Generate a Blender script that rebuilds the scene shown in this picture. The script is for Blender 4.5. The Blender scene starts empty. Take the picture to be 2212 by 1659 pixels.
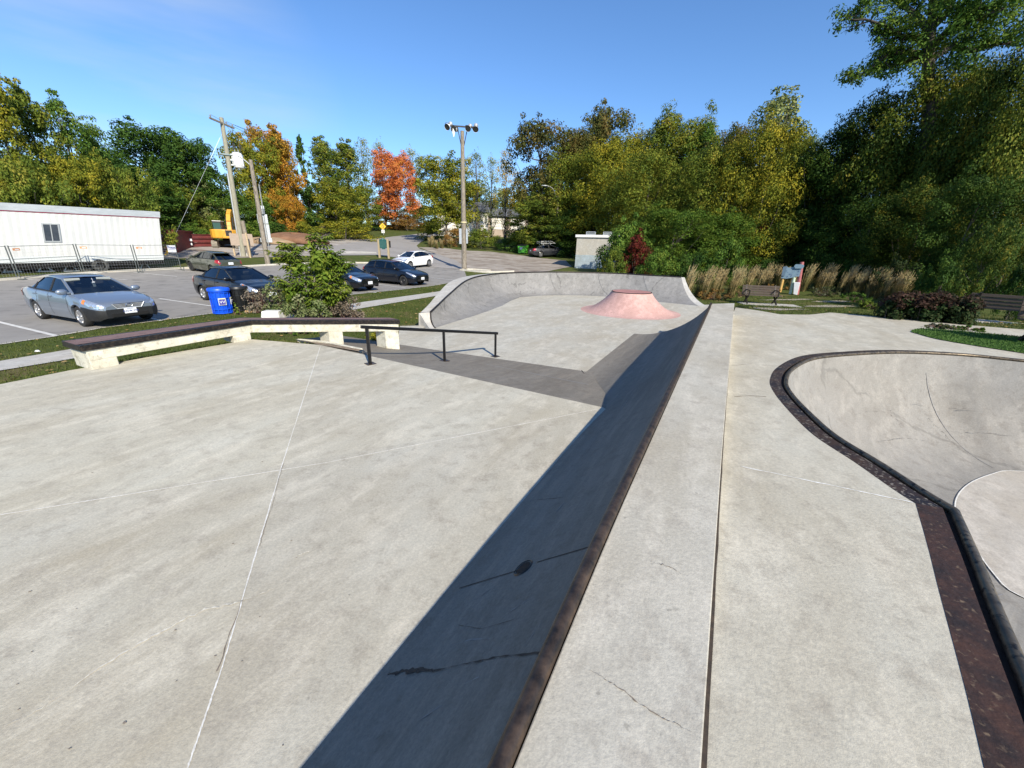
import bpy, bmesh, math, random
import numpy as np
from mathutils import Vector, Matrix
random.seed(7); RNG = np.random.default_rng(11)
C = bpy.context.scene.collection
PI = math.pi
# ---------------------------------------------------------------- survey of the place
# camera eye 2.5 m above the car park; sight(px,py) is the bearing of a surveyed point
F=832.; CX=1106.; CY=829.5; EYE=2.5
PIT=math.atan((829.5-535)/832.); ROLL=math.radians(1.5)
_f=Vector((0,math.cos(PIT),-math.sin(PIT))); _u=Vector((0,math.sin(PIT),math.cos(PIT))); _r=Vector((1,0,0))
UP=_u*math.cos(ROLL)-_r*math.sin(ROLL); RT=_r*math.cos(ROLL)+_u*math.sin(ROLL)
def sight(x,y): return _f+RT*((x-CX)/F)+UP*((CY-y)/F)
def g(x,y,z=0.0):
    d=sight(x,y); t=(z-EYE)/d.z
    return Vector((d.x*t,d.y*t,z))
def dep(x,y,r):
    d=sight(x,y); t=r/math.hypot(d.x,d.y)
    return Vector((d.x*t,d.y*t,EYE+d.z*t))
def atY(x,y,Y):
    d=sight(x,y); t=Y/d.y
    return Vector((d.x*t,Y,EYE+d.z*t))
def zat(x,y,p):            # height of a point seen at (x,y) standing above ground point p
    return dep(x,y,math.hypot(p[0],p[1])).z
# heights (m): car park 0, lower plaza, upper plaza, raised strip
ZB=.10; ZA=.47; ZS=1.18
def zdeck(x,y): return 1.185-.03*y
# ---------------------------------------------------------------- materials
MATS={}
def _new(name):
    m=bpy.data.materials.new(name); m.use_nodes=True; nt=m.node_tree
    b=nt.nodes['Principled BSDF']; return m,nt,b
def pm(name,c1,c2=None,scale=5.,rough=.6,metal=0.,bump=0.,bscale=None,coat=0.,spec=.5,stretch=None,detail=5.,lo=.35,hi=.65,c3=None,s3=60.,lo3=.62,hi3=.7):
    if name in MATS: return MATS[name]
    m,nt,b=_new(name); N=nt.nodes; L=nt.links
    b.inputs['Roughness'].default_value=rough; b.inputs['Metallic'].default_value=metal
    b.inputs['Specular IOR Level'].default_value=spec
    if coat: b.inputs['Coat Weight'].default_value=coat; b.inputs['Coat Roughness'].default_value=.04
    b.inputs['Base Color'].default_value=(*c1,1)
    if c2 is not None or bump:
        tc=N.new('ShaderNodeTexCoord'); vec=tc.outputs['Object']
        if stretch:
            mp=N.new('ShaderNodeMapping'); mp.inputs['Scale'].default_value=stretch
            L.new(vec,mp.inputs['Vector']); vec=mp.outputs['Vector']
    if c2 is not None:
        n=N.new('ShaderNodeTexNoise'); n.inputs['Scale'].default_value=scale; n.inputs['Detail'].default_value=detail; n.inputs['Roughness'].default_value=.65
        L.new(vec,n.inputs['Vector'])
        r=N.new('ShaderNodeValToRGB'); r.color_ramp.elements[0].position=lo; r.color_ramp.elements[1].position=hi
        r.color_ramp.elements[0].color=(*c1,1); r.color_ramp.elements[1].color=(*c2,1)
        L.new(n.outputs['Fac'],r.inputs['Fac']); out=r.outputs['Color']
        if c3 is not None:
            n3=N.new('ShaderNodeTexNoise'); n3.inputs['Scale'].default_value=s3; n3.inputs['Detail'].default_value=3
            L.new(vec,n3.inputs['Vector'])
            r3=N.new('ShaderNodeValToRGB'); r3.color_ramp.elements[0].position=lo3; r3.color_ramp.elements[1].position=hi3
            r3.color_ramp.elements[0].color=(0,0,0,1); r3.color_ramp.elements[1].color=(1,1,1,1)
            L.new(n3.outputs['Fac'],r3.inputs['Fac'])
            mx=N.new('ShaderNodeMix'); mx.data_type='RGBA'
            L.new(r3.outputs['Color'],mx.inputs[0]); L.new(out,mx.inputs[6]); mx.inputs[7].default_value=(*c3,1); out=mx.outputs[2]
        L.new(out,b.inputs['Base Color'])
    if bump:
        n2=N.new('ShaderNodeTexNoise'); n2.inputs['Scale'].default_value=bscale or scale*4; n2.inputs['Detail'].default_value=4
        L.new(vec,n2.inputs['Vector'])
        bp=N.new('ShaderNodeBump'); bp.inputs['Strength'].default_value=bump; bp.inputs['Distance'].default_value=.02
        L.new(n2.outputs['Fac'],bp.inputs['Height']); L.new(bp.outputs['Normal'],b.inputs['Normal'])
    MATS[name]=m; return m
def concrete(name,base,amp=.12,warm=(1.04,1.0,.93),cool=(.97,1.0,1.03),stain=(.75,.73,.72),dust=.35,streak=None,crack=0.0,pits=.25,speck=.5,panels=()):
    """weathered concrete: broad blotches, trowel mottling, pale dusting, fine speckle, pits, hairline cracks"""
    m,nt,b=_new(name); N=nt.nodes; L=nt.links
    b.inputs['Roughness'].default_value=.82; b.inputs['Specular IOR Level'].default_value=.25
    tc=N.new('ShaderNodeTexCoord'); vec=tc.outputs['Object']
    mp=N.new('ShaderNodeMapping')
    vr=N.new('ShaderNodeVectorRotate'); vr.rotation_type='Z_AXIS'; vr.inputs['Angle'].default_value=math.radians(-61.7); L.new(vec,vr.inputs['Vector'])
    mp.inputs['Scale'].default_value=streak or (.55,1.25,1)
    L.new(vr.outputs['Vector'],mp.inputs['Vector'])
    def noise(s,d=4,v=None,ro=.6):
        n=N.new('ShaderNodeTexNoise'); n.inputs['Scale'].default_value=s; n.inputs['Detail'].default_value=d; n.inputs['Roughness'].default_value=ro
        L.new(v or vec,n.inputs['Vector']); return n.outputs['Fac']
    def ramp(fac,p0,p1,c0=(0,0,0),c1=(1,1,1)):
        r=N.new('ShaderNodeValToRGB'); e=r.color_ramp.elements
        e[0].position=p0; e[1].position=p1; e[0].color=(*c0,1); e[1].color=(*c1,1)
        L.new(fac,r.inputs['Fac']); return r.outputs['Color']
    def mix(f,a,bb,mode='MIX'):
        x=N.new('ShaderNodeMix'); x.data_type='RGBA'; x.blend_type=mode
        for k,vv in ((0,f),(6,a),(7,bb)):
            if isinstance(vv,(int,float)): x.inputs[k].default_value=vv
            elif isinstance(vv,tuple): x.inputs[k].default_value=(*vv,1)
            else: L.new(vv,x.inputs[k])
        return x.outputs[2]
    B=Vector(base)
    cw=tuple(B[i]*warm[i]*(1-amp*.5) for i in range(3)); cc=tuple(B[i]*cool[i]*(1+amp*.5) for i in range(3))
    col=ramp(noise(.9,5,mp.outputs['Vector']),.3,.7,cw,cc)
    col=mix(ramp(noise(3.2,6,mp.outputs['Vector'],.7),.48,.75),col,tuple(min(1,x*1.32) for x in B)) if dust else col
    col=mix(ramp(noise(7.,5,None,.7),.5,.78),col,tuple(B[i]*stain[i] for i in range(3)))
    sp=ramp(noise(55.,3,None,.8),.3,.72,(.66,.66,.67),(1.28,1.27,1.25))
    col=mix(speck,col,sp,'MULTIPLY')
    for a,bb_,tone in panels:      # separate pours differ a little in tone either side of a joint
        dx,dy=bb_.x-a.x,bb_.y-a.y; ln=math.hypot(dx,dy); dp=N.new('ShaderNodeVectorMath'); dp.operation='DOT_PRODUCT'; dp.inputs[1].default_value=(-dy/ln,dx/ln,0); L.new(vec,dp.inputs[0])
        gt_=N.new('ShaderNodeMath'); gt_.operation='GREATER_THAN'; gt_.inputs[1].default_value=(-dy*a.x+dx*a.y)/ln; L.new(dp.outputs['Value'],gt_.inputs[0])
        col=mix(gt_.outputs[0],col,mix(1.0,col,(1+tone,1+tone,1+tone*.8),'MULTIPLY'))
    pt=ramp(noise(26.,2,None,.5),.71,.76)
    col=mix(N_scale(N,L,pt,pits),col,tuple(x*.38 for x in B))
    if crack:
        wn=N.new('ShaderNodeTexNoise'); wn.inputs['Scale'].default_value=2.2; wn.inputs['Detail'].default_value=4; L.new(vec,wn.inputs['Vector'])
        wm=mix(.35,vec,wn.outputs['Color'])
        v=N.new('ShaderNodeTexVoronoi'); v.feature='DISTANCE_TO_EDGE'; v.inputs['Scale'].default_value=.55; L.new(wm,v.inputs['Vector'])
        ln=ramp(v.outputs['Distance'],.003,.012,(1,1,1),(0,0,0))
        gate=ramp(noise(1.1,2),.50,.56)
        f=N.new('ShaderNodeMath'); f.operation='MULTIPLY'; L.new(ln,f.inputs[0]); L.new(gate,f.inputs[1])
        col=mix(N_scale(N,L,f.outputs[0],crack),col,tuple(x*.35 for x in B))
    L.new(col,b.inputs['Base Color'])
    bp=N.new('ShaderNodeBump'); bp.inputs['Strength'].default_value=.35; bp.inputs['Distance'].default_value=.006
    L.new(noise(70.,4,None,.7),bp.inputs['Height']); L.new(bp.outputs['Normal'],b.inputs['Normal'])
    return m
def N_scale(N,L,s,k):
    f=N.new('ShaderNodeMath'); f.operation='MULTIPLY'; f.inputs[1].default_value=k; L.new(s,f.inputs[0]); return f.outputs[0]
def foliage(name,cols,trans=.2,nscale=.45):
    """leaves: colour differs leaf by leaf and from branch to branch"""
    m=bpy.data.materials.new(name); m.use_nodes=True; nt=m.node_tree; N=nt.nodes; L=nt.links; N.clear()
    out=N.new('ShaderNodeOutputMaterial'); geo=N.new('ShaderNodeNewGeometry'); tc=N.new('ShaderNodeTexCoord'); oi=N.new('ShaderNodeObjectInfo')
    ad=N.new('ShaderNodeVectorMath'); ad.operation='ADD'; sc=N.new('ShaderNodeMath'); sc.operation='MULTIPLY'; sc.inputs[1].default_value=37.
    L.new(oi.outputs['Random'],sc.inputs[0]); L.new(tc.outputs['Object'],ad.inputs[0]); L.new(sc.outputs[0],ad.inputs[1])
    n=N.new('ShaderNodeTexNoise'); n.inputs['Scale'].default_value=nscale; n.inputs['Detail'].default_value=3; L.new(ad.outputs[0],n.inputs['Vector'])
    a=N.new('ShaderNodeMath'); a.operation='MULTIPLY_ADD'; a.inputs[1].default_value=.42; L.new(geo.outputs['Random Per Island'],a.inputs[0])
    s2=N.new('ShaderNodeMath'); s2.operation='MULTIPLY_ADD'; s2.inputs[1].default_value=1.5; s2.inputs[2].default_value=-.46; L.new(n.outputs['Fac'],s2.inputs[0])
    L.new(s2.outputs[0],a.inputs[2])
    r=N.new('ShaderNodeValToRGB'); e=r.color_ramp.elements
    while len(e)<len(cols): e.new(.5)
    for i,c in enumerate(cols): e[i].position=.1+.8*i/(len(cols)-1); e[i].color=(*c,1)
    L.new(a.outputs[0],r.inputs['Fac'])
    d=N.new('ShaderNodeBsdfPrincipled'); d.inputs['Roughness'].default_value=.6; d.inputs['Specular IOR Level'].default_value=.1
    t=N.new('ShaderNodeBsdfTranslucent'); mx=N.new('ShaderNodeMixShader'); mx.inputs[0].default_value=trans
    L.new(r.outputs['Color'],d.inputs['Base Color']); L.new(r.outputs['Color'],t.inputs['Color'])
    L.new(d.outputs[0],mx.inputs[1]); L.new(t.outputs[0],mx.inputs[2]); L.new(mx.outputs[0],out.inputs['Surface'])
    return m
# ---------------------------------------------------------------- mesh building
class MB:
    def __init__(s): s.v=[]; s.f=[]; s.m=[]
    def add(s,vs,fs,mi=0,M=None):
        o=len(s.v)
        for p in vs:
            p=Vector(p)
            if M is not None: p=M@p
            s.v.append(p)
        for f in fs: s.f.append([o+i for i in f]); s.m.append(mi)
        return s
    def box(s,c,d,mi=0,M=None,rz=0.,taper=1.):
        x,y,z=(k/2 for k in d); T=Matrix.Translation(c)@Matrix.Rotation(rz,4,'Z')
        if M is not None: T=M@T
        vs=[(sx*x*(taper if sz>0 else 1),sy*y*(taper if sz>0 else 1),sz*z) for sz in(-1,1) for sx,sy in((-1,-1),(1,-1),(1,1),(-1,1))]
        return s.add(vs,[(0,3,2,1),(4,5,6,7),(0,1,5,4),(1,2,6,5),(2,3,7,6),(3,0,4,7)],mi,T)
    def prism(s,poly,z0,z1,mi=0,M=None):
        n=len(poly); vs=[(p[0],p[1],z0) for p in poly]+[(p[0],p[1],z1) for p in poly]
        a=sum(poly[i][0]*poly[(i+1)%n][1]-poly[(i+1)%n][0]*poly[i][1] for i in range(n))
        fs=[list(range(n))[::-1],list(range(n,2*n))]+[(i,(i+1)%n,n+(i+1)%n,n+i) for i in range(n)]
        if a<0: fs=[f[::-1] for f in fs]
        return s.add(vs,fs,mi,M)
    def loft(s,rings,closed=True,mi=0,caps=False,M=None):
        n=len(rings[0]); vs=[p for r in rings for p in r]; fs=[]
        for i in range(len(rings)-1):
            for j in range(n if closed else n-1):
                k=(j+1)%n; fs.append((i*n+j,i*n+k,(i+1)*n+k,(i+1)*n+j))
        if caps: fs.append(list(range(n))[::-1]); fs.append([(len(rings)-1)*n+j for j in range(n)])
        return s.add(vs,fs,mi,M)
    def tube(s,pts,r,n=8,mi=0,M=None,caps=True):
        pts=[Vector(p) for p in pts]; rr=r if isinstance(r,(list,tuple)) else [r]*len(pts); rings=[]
        ref=None
        for i,p in enumerate(pts):
            t=((pts[min(i+1,len(pts)-1)]-pts[max(i-1,0)])).normalized()
            if ref is None: ref=Vector((0,0,1)) if abs(t.z)<.9 else Vector((1,0,0))
            a=t.cross(ref).normalized(); b=a.cross(t).normalized(); ref=b
            rings.append([p+(a*math.cos(2*PI*k/n)+b*math.sin(2*PI*k/n))*rr[i] for k in range(n)])
        return s.loft(rings,True,mi,caps,M)
    def beam(s,p,q,w,h,mi=0,M=None):
        p=Vector(p); q=Vector(q); t=(q-p).normalized(); ref=Vector((0,0,1)) if abs(t.z)<.95 else Vector((1,0,0))
        a=t.cross(ref).normalized(); b=a.cross(t).normalized()
        R=lambda c:[c+a*w/2+b*h/2,c-a*w/2+b*h/2,c-a*w/2-b*h/2,c+a*w/2-b*h/2]
        return s.loft([R(p),R(q)],True,mi,True,M)
    def lathe(s,prof,n=24,mi=0,M=None,caps=False):
        rings=[[(r*math.cos(2*PI*k/n),r*math.sin(2*PI*k/n),z) for k in range(n)] for r,z in prof]
        return s.loft(rings,True,mi,caps,M)
    def mesh(s,name,mats,smooth=None):
        me=bpy.data.meshes.new(name); me.from_pydata([tuple(p) for p in s.v],[],s.f)
        for m in (mats if isinstance(mats,(list,tuple)) else [mats]): me.materials.append(m)
        if any(s.m): me.polygons.foreach_set('material_index',s.m)
        bm=bmesh.new(); bm.from_mesh(me); bmesh.ops.recalc_face_normals(bm,faces=bm.faces); bm.to_mesh(me); bm.free()
        if smooth is not None:
            me.polygons.foreach_set('use_smooth',[True]*len(me.polygons)); me.set_sharp_from_angle(angle=math.radians(smooth))
        me.update(); return me
    def build(s,name,mats,parent=None,smooth=None,bevel=0,label=None):
        o=bpy.data.objects.new(name,s.mesh(name,mats,smooth)); C.objects.link(o)
        if parent is not None: o.parent=parent
        if bevel:
            b=o.modifiers.new('Bevel','BEVEL'); b.width=bevel; b.segments=2; b.limit_method='ANGLE'; b.angle_limit=math.radians(35)
        if label: o['label']=label
        return o
def build_each(mb,name,mats,parent=None,smooth=None,kind=None,bevel=0):
    n=len(mb.v); par=list(range(n))
    def fd(a):
        while par[a]!=a: par[a]=par[par[a]]; a=par[a]
        return a
    for f in mb.f:
        for q in f[1:]: par[fd(f[0])]=fd(q)
    gr={}
    for f,m in zip(mb.f,mb.m): gr.setdefault(fd(f[0]),[]).append((f,m))
    out=[]
    for L in gr.values():
        ids=sorted({q for f,_ in L for q in f}); mp={q:i for i,q in enumerate(ids)}
        k=MB(); k.v=[mb.v[q] for q in ids]; k.f=[[mp[q] for q in f] for f,_ in L]; k.m=[m for _,m in L]
        o=k.build(name,mats,parent,smooth,bevel)
        if kind: o['kind']=kind
        out.append(o)
    return out
def tag(o,label=None,cat=None,group=None,kind=None):
    if label: o['label']=label
    if cat: o['category']=cat
    if group: o['group']=group
    if kind: o['kind']=kind
    return o
def thing(name,label,cat,loc=(0,0,0),rz=0,group=None):
    o=bpy.data.objects.new(name,None); C.objects.link(o); o.location=loc; o.rotation_euler=(0,0,rz); o.empty_display_size=.3
    return tag(o,label,cat,group)
def kids(o): return [c for c in C.objects if c.parent==o]
def copy_tree(o,parent=None):
    c=o.copy(); C.objects.link(c); c.parent=parent
    for ch in kids(o): copy_tree(ch,c)
    return c
def text_geo(body,size,extrude=0.,bold=0.):
    cu=bpy.data.curves.new('txt','FONT'); cu.body=body; cu.size=size; cu.align_x='CENTER'; cu.align_y='CENTER'; cu.resolution_u=3
    cu.extrude=extrude; cu.offset=size*bold
    o=bpy.data.objects.new('txt',cu); C.objects.link(o)
    me=bpy.data.meshes.new_from_object(o.evaluated_get(bpy.context.evaluated_depsgraph_get()))
    vs=[v.co.copy() for v in me.vertices]; fs=[tuple(p.vertices) for p in me.polygons]
    bpy.data.objects.remove(o); bpy.data.meshes.remove(me); bpy.data.curves.remove(cu)
    return vs,fs
def plane_M(o,xax,yax):      # maps local xy (z = outward) onto a plane in space
    x=Vector(xax).normalized(); y=Vector(yax).normalized(); z=x.cross(y)
    return Matrix(((x.x,y.x,z.x,o[0]),(x.y,y.y,z.y,o[1]),(x.z,y.z,z.z,o[2]),(0,0,0,1)))
def structure(name,mb,mats,smooth=None):
    o=mb.build(name,mats,None,smooth); o['kind']='structure'; return o
def smooth01(t): t=np.clip(t,0,1); return t*t*(3-2*t)
def inpoly(poly,X,Y):
    ins=np.zeros(np.shape(X),bool); n=len(poly)
    for i in range(n):
        x0,y0=poly[i][:2]; x1,y1=poly[(i+1)%n][:2]
        if y0==y1: continue
        c=((y0>Y)!=(y1>Y))&(X<(x1-x0)*(Y-y0)/(y1-y0)+x0); ins^=c
    return ins
def polydist(poly,X,Y):
    d=np.full(np.shape(X),1e9); n=len(poly)
    for i in range(n):
        x0,y0=poly[i][:2]; x1,y1=poly[(i+1)%n][:2]; ex,ey=x1-x0,y1-y0; q=ex*ex+ey*ey+1e-9
        t=np.clip(((X-x0)*ex+(Y-y0)*ey)/q,0,1); d=np.minimum(d,np.hypot(X-x0-t*ex,Y-y0-t*ey))
    return d
def catmull(P,k=6,closed=False):
    P=[Vector(p) for p in P]; out=[]; n=len(P)
    for i in range(n if closed else n-1):
        a,b,c,d=(P[(i-1)%n] if closed or i>0 else P[0]),P[i],P[(i+1)%n],(P[(i+2)%n] if closed or i+2<n else P[-1])
        for j in range(k):
            t=j/k; out.append(.5*((2*b)+(c-a)*t+(2*a-5*b+4*c-d)*t*t+(3*b-a-3*c+d)*t**3))
    if not closed: out.append(P[-1])
    return out
# ================================================================ SKATE PARK
def V2(p): return (p.x,p.y)
_j=[g(0,1112,ZA),g(1290,884,ZA),g(692,748,ZA),g(405,1659,ZA)]
M_light=concrete('concrete plaza',(.468,.436,.355),amp=.30,dust=1,panels=[(_j[0],_j[1],.06),(_j[2],_j[3],-.05)],streak=(.5,1.3,1.3))
M_floor=concrete('concrete lower plaza',(.455,.428,.36),amp=.22,dust=1)
M_deck=concrete('concrete deck',(.478,.440,.352),amp=.30,dust=1)
M_strip=concrete('concrete strip',(.45,.42,.352),amp=.3,dust=1,pits=.4)
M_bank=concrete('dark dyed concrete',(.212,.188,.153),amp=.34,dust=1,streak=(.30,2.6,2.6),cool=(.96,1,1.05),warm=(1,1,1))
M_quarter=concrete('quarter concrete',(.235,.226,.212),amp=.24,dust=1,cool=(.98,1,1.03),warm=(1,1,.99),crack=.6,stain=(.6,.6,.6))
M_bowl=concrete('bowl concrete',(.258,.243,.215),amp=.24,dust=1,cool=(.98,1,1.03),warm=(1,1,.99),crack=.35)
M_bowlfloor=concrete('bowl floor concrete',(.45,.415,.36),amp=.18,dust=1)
M_pink=concrete('red dyed concrete',(.52,.325,.285),amp=.2,dust=1,warm=(1,.98,.96),cool=(1,1.03,1.04))
M_pinktop=concrete('red dyed concrete top',(.40,.20,.18),amp=.15,dust=1,warm=(1,.98,.96),cool=(1,1.03,1.04))
M_old=concrete('old cast concrete',(.60,.57,.47),amp=.25,dust=1,stain=(.45,.42,.36),pits=1)
M_walk=concrete('footpath concrete',(.46,.44,.40),amp=.12,dust=1)
M_kerb=concrete('kerb concrete',(.52,.49,.42),amp=.14,dust=1)
M_joint=pm('joint sealant pale',(.80,.79,.74),(.55,.53,.48),40,rough=.9)
M_jdark=pm('open joint',(.03,.024,.02),(.07,.05,.035),30,rough=.9)
M_crack=pm('crack dirt',(.15,.115,.085),(.26,.22,.18),25,rough=.95)
M_steel=pm('worn black steel',(.022,.02,.02),(.10,.075,.055),22,rough=.38,metal=.6,bump=.1,lo=.45,hi=.75)
M_coping=pm('worn coping steel',(.035,.028,.024),(.16,.105,.07),14,rough=.4,metal=.55,bump=.1,lo=.35,hi=.75)
M_rust=pm('rusty plate',(.088,.043,.027),(.040,.026,.02),9,rough=.6,metal=.35,bump=.25,bscale=40,c3=(.22,.15,.09),s3=45,lo3=.60,hi3=.74,stretch=(1,1,1))
M_plate=pm('worn painted plate',(.024,.021,.022),(.085,.048,.028),5,rough=.5,metal=.4,bump=.25,bscale=40,c3=(.30,.25,.19),s3=42,lo3=.56,hi3=.66)
M_bcop=pm('worn bowl coping',(.07,.057,.042),(.20,.155,.10),9,rough=.45,metal=.5,bump=.15,lo=.35,hi=.7,c3=(.02,.018,.016),s3=30,lo3=.55,hi3=.65)
M_blackpaint=pm('black rail paint',(.012,.012,.013),(.05,.045,.04),35,rough=.32,metal=.3,lo=.55,hi=.8)

# --- main lines
hipA=g(1303,880,ZA); hipB=g(1255,800,ZB)
K0=g(1090,1659,ZS); K1=g(1290,1185,ZS); K2=g(1537,656,ZS)
R0=g(1520,1659,ZS); R1=g(1560,1000,ZS); R2=g(1587,655,ZS)
cdir=(K2-K1).normalized(); cn=Vector((-cdir.y,cdir.x,0))          # cn points down the ramp, to the left
Kb=K0-(K1-K0).normalized()*3.2; Rb=R0-(R1-R0).normalized()*3.2
def lin(P,step):
    out=[]
    for a,b in zip(P[:-1],P[1:]):
        n=max(1,int((b-a).length/step)); out+=[a.lerp(b,k/n) for k in range(n)]
    out.append(P[-1])
    for it in range(6): out=[out[0]]+[(a+b*2+c)/4 for a,b,c in zip(out[:-2],out[1:-1],out[2:])]+[out[-1]]
    return out
cop=lin([Kb,K0,K1,K2],.22)[:-1]
def along(p): return (p-K1).dot(cdir)
sA=along(hipA)-.05; sB=along(hipB)+.25
WA=.87; WB=1.97
def arcprof(d,W,z0,z1):     # concave transition, flat at the foot
    h=z0-z1; u=max(0,W-d)
    if W<h*1.12: return z1+h*(1-math.sqrt(max(0,1-(.96*min(1,u/W))**2)))/(1-math.sqrt(1-.96**2))
    R=(W*W+h*h)/(2*h)
    return z1+R-math.sqrt(max(0,R*R-u*u))
rows=[]; NC=22
WNEAR=2.36
def Wat(sv): return WNEAR+(WB-WNEAR)*float(smooth01((sv-sA*.55)/(sB-sA*.55)))
def rampz(sv,d): return arcprof(d,Wat(sv),ZS,ZB) if d<Wat(sv) else ZB-.01
for p in cop+[K2]:
    W_=Wat(along(p)); row=[]
    for j in range(NC+1):
        d=W_*1.04*j/NC; row.append(Vector((p.x,p.y,0))+cn*d+Vector((0,0,rampz(along(p),d))))
    rows.append(row)
quarter=thing('long_ramp','long dark concrete ramp falling from the left side of the raised ledge strip','skate ramp',(0,0,0))
mb=MB(); mb.loft(rows,False)
end=rows[-1]; mb.add(end+[Vector((p.x,p.y,-.3)) for p in end],[(i,i+1,len(end)+i+1,len(end)+i) for i in range(len(end)-1)])
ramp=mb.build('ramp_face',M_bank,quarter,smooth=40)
# seams, cracks and drain in the ramp face (on A side the face is close to a plane)
def on_ramp(px,py,off=.004):
    d=sight(px,py); k=.3
    best=None
    for i in range(6000):
        k+=.004; q=Vector((0,0,EYE))+d*k
        s=along(q); base=K1+cdir*s
        # distance from the coping, using the nearest coping sample
        c=min(cop,key=lambda c_:abs(along(c_)-s)); dd=(q-c).dot(cn)
        if dd<0: continue
        if q.z<=rampz(s,dd): return q+Vector((0,0,off))
    return None
def ribbon(mb,pts,w,mi=0,jit=0.,taper=False,nrm=Vector((0,0,1))):
    pts=[Vector(p) for p in pts]; vs=[]; n=len(pts)
    for i,p in enumerate(pts):
        t=(pts[min(i+1,n-1)]-pts[max(i-1,0)]).normalized(); a=t.cross(nrm).normalized()
        ww=w*(1+jit*(random.random()*2-1)); 
        if taper: ww*=max(.15,min(1,3*min(i,n-1-i)/n))
        o=a*(random.random()-.5)*w*jit
        vs+= [p+a*ww/2+o,p-a*ww/2+o]
    mb.add(vs,[(2*i,2*i+1,2*i+3,2*i+2) for i in range(n-1)],mi)
def polyP(P,n=10):         # resample a pixel polyline
    out=[]
    for (a,b) in zip(P[:-1],P[1:]):
        for i in range(n): out.append((a[0]+(b[0]-a[0])*i/n,a[1]+(b[1]-a[1])*i/n))
    return out+[P[-1]]
nr=(cn*.66+Vector((0,0,.75))).normalized()
mb=MB()
for P,w,j in (([(992,1272),(1110,1236),(1128,1228)],.008,.2),([(1160,1216),(1283,1180)],.008,.2),([(838,1458),(905,1446),(945,1449),(1020,1432),(1080,1420),(1165,1412)],.006,.9),
              ([(1082,1098),(1150,1082),(1215,1076)],.004,.6),([(990,1352),(1040,1360),(1110,1340)],.002,.8)):
    pts=[on_ramp(x,y,.006) for x,y in polyP(P,7)]; pts=[p for p in pts if p]
    if len(pts)>2: ribbon(mb,pts,w,0,j,False,nr)
pts=[on_ramp(x,y,.006) for x,y in polyP([(838,1458),(870,1452),(905,1447),(945,1450)],6)]
ribbon(mb,[p for p in pts if p],.020,0,.9,True,nr)
build_each(mb,'seam',M_jdark,quarter)
mb=MB(); nc=[Vector((hipA.x,hipA.y,ZA))]
pts=[on_ramp(x,y,.020) for x,y in polyP([(1302,876),(1290,850),(1272,824),(1256,802)],5)]
ribbon(mb,[p for p in pts if p],.018,0,.2,False,nr); mb.build('corner_seam',M_jdark,quarter)
dc=on_ramp(1130,1228); Mx=plane_M(dc+nr*.006,(cn-Vector((0,0,.85))).normalized(),cdir)
mb=MB(); mb.lathe([(.058,0),(.066,.006),(.052,.012),(.046,.004)],24,0,Mx); mb.add([(.048*math.cos(k*PI/12),.048*math.sin(k*PI/12),.003) for k in range(24)],[list(range(24))],1,Mx)
mb.build('drain_hole',[M_coping,pm('painted hole shade',(.012,.01,.009),rough=.9)],quarter,smooth=40)  # raised ring; flat dark disc paints the shade inside a hole
mb=MB(); mb.tube([p+Vector((0,0,.004))+cn*.012 for p in cop+[K2]],.030,10); mb.build('coping',M_coping,quarter,smooth=60)

mb=MB(); random.seed(21)
for P,w in (([(1020,1300),(1075,1262)],.006),([(1190,1120),(1235,1065)],.006),([(960,1400),(1020,1382),(1060,1380)],.004),([(1090,1330),(1150,1290)],.005),([(1245,1010),(1300,925)],.007),([(900,1560),(960,1520)],.005),([(1330,900),(1372,842)],.008),([(1130,1400),(1170,1345)],.004),([(1000,1480),(1060,1452)],.004),([(1365,800),(1400,770)],.008),([(1420,760),(1450,742)],.01)):
    pts=[on_ramp(x,y,.004) for x,y in polyP(P,6)]; pts=[p for p in pts if p]
    if len(pts)>2: ribbon(mb,pts,w,0,.9,True,nr)
build_each(mb,'scuff_mark',pm('pale scuff',(.30,.29,.27),(.20,.19,.18),40,rough=.9),quarter)
# --- raised strip
gap=.012
right=[Rb,R0,R1,R2]; left=[Kb,K0,K1,K2]
mb=MB()
poly=[V2(p-cn*.02) for p in cop+[K2]]+[V2(p+cn*gap*.5) for p in lin(right,.3)][::-1]
mb.prism(poly,-.3,ZS)
strip=mb.build('ledge_strip',M_strip); tag(strip,'long raised concrete ledge strip with a flat top running from the foreground to the benches','ledge')
bv=strip.modifiers.new('Bevel','BEVEL'); bv.width=.005; bv.segments=2; bv.limit_method='ANGLE'
mb=MB()
for P in ([(1255,1438),(1300,1462),(1330,1480),(1380,1518),(1430,1550),(1466,1566),(1495,1583)],[(1405,1212),(1440,1222),(1475,1240)]):
    ribbon(mb,[g(x+random.uniform(-2,2),y+random.uniform(-2,2),ZS+.0025) for x,y in polyP(P,8)],.0028,0,.9,True)
for P in ():
    ribbon(mb,[g(x+random.uniform(-2,2),y,ZS+.0025) for x,y in polyP(P,8)],.003,0,.9)
build_each(mb,'crack',M_crack,strip)

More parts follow.
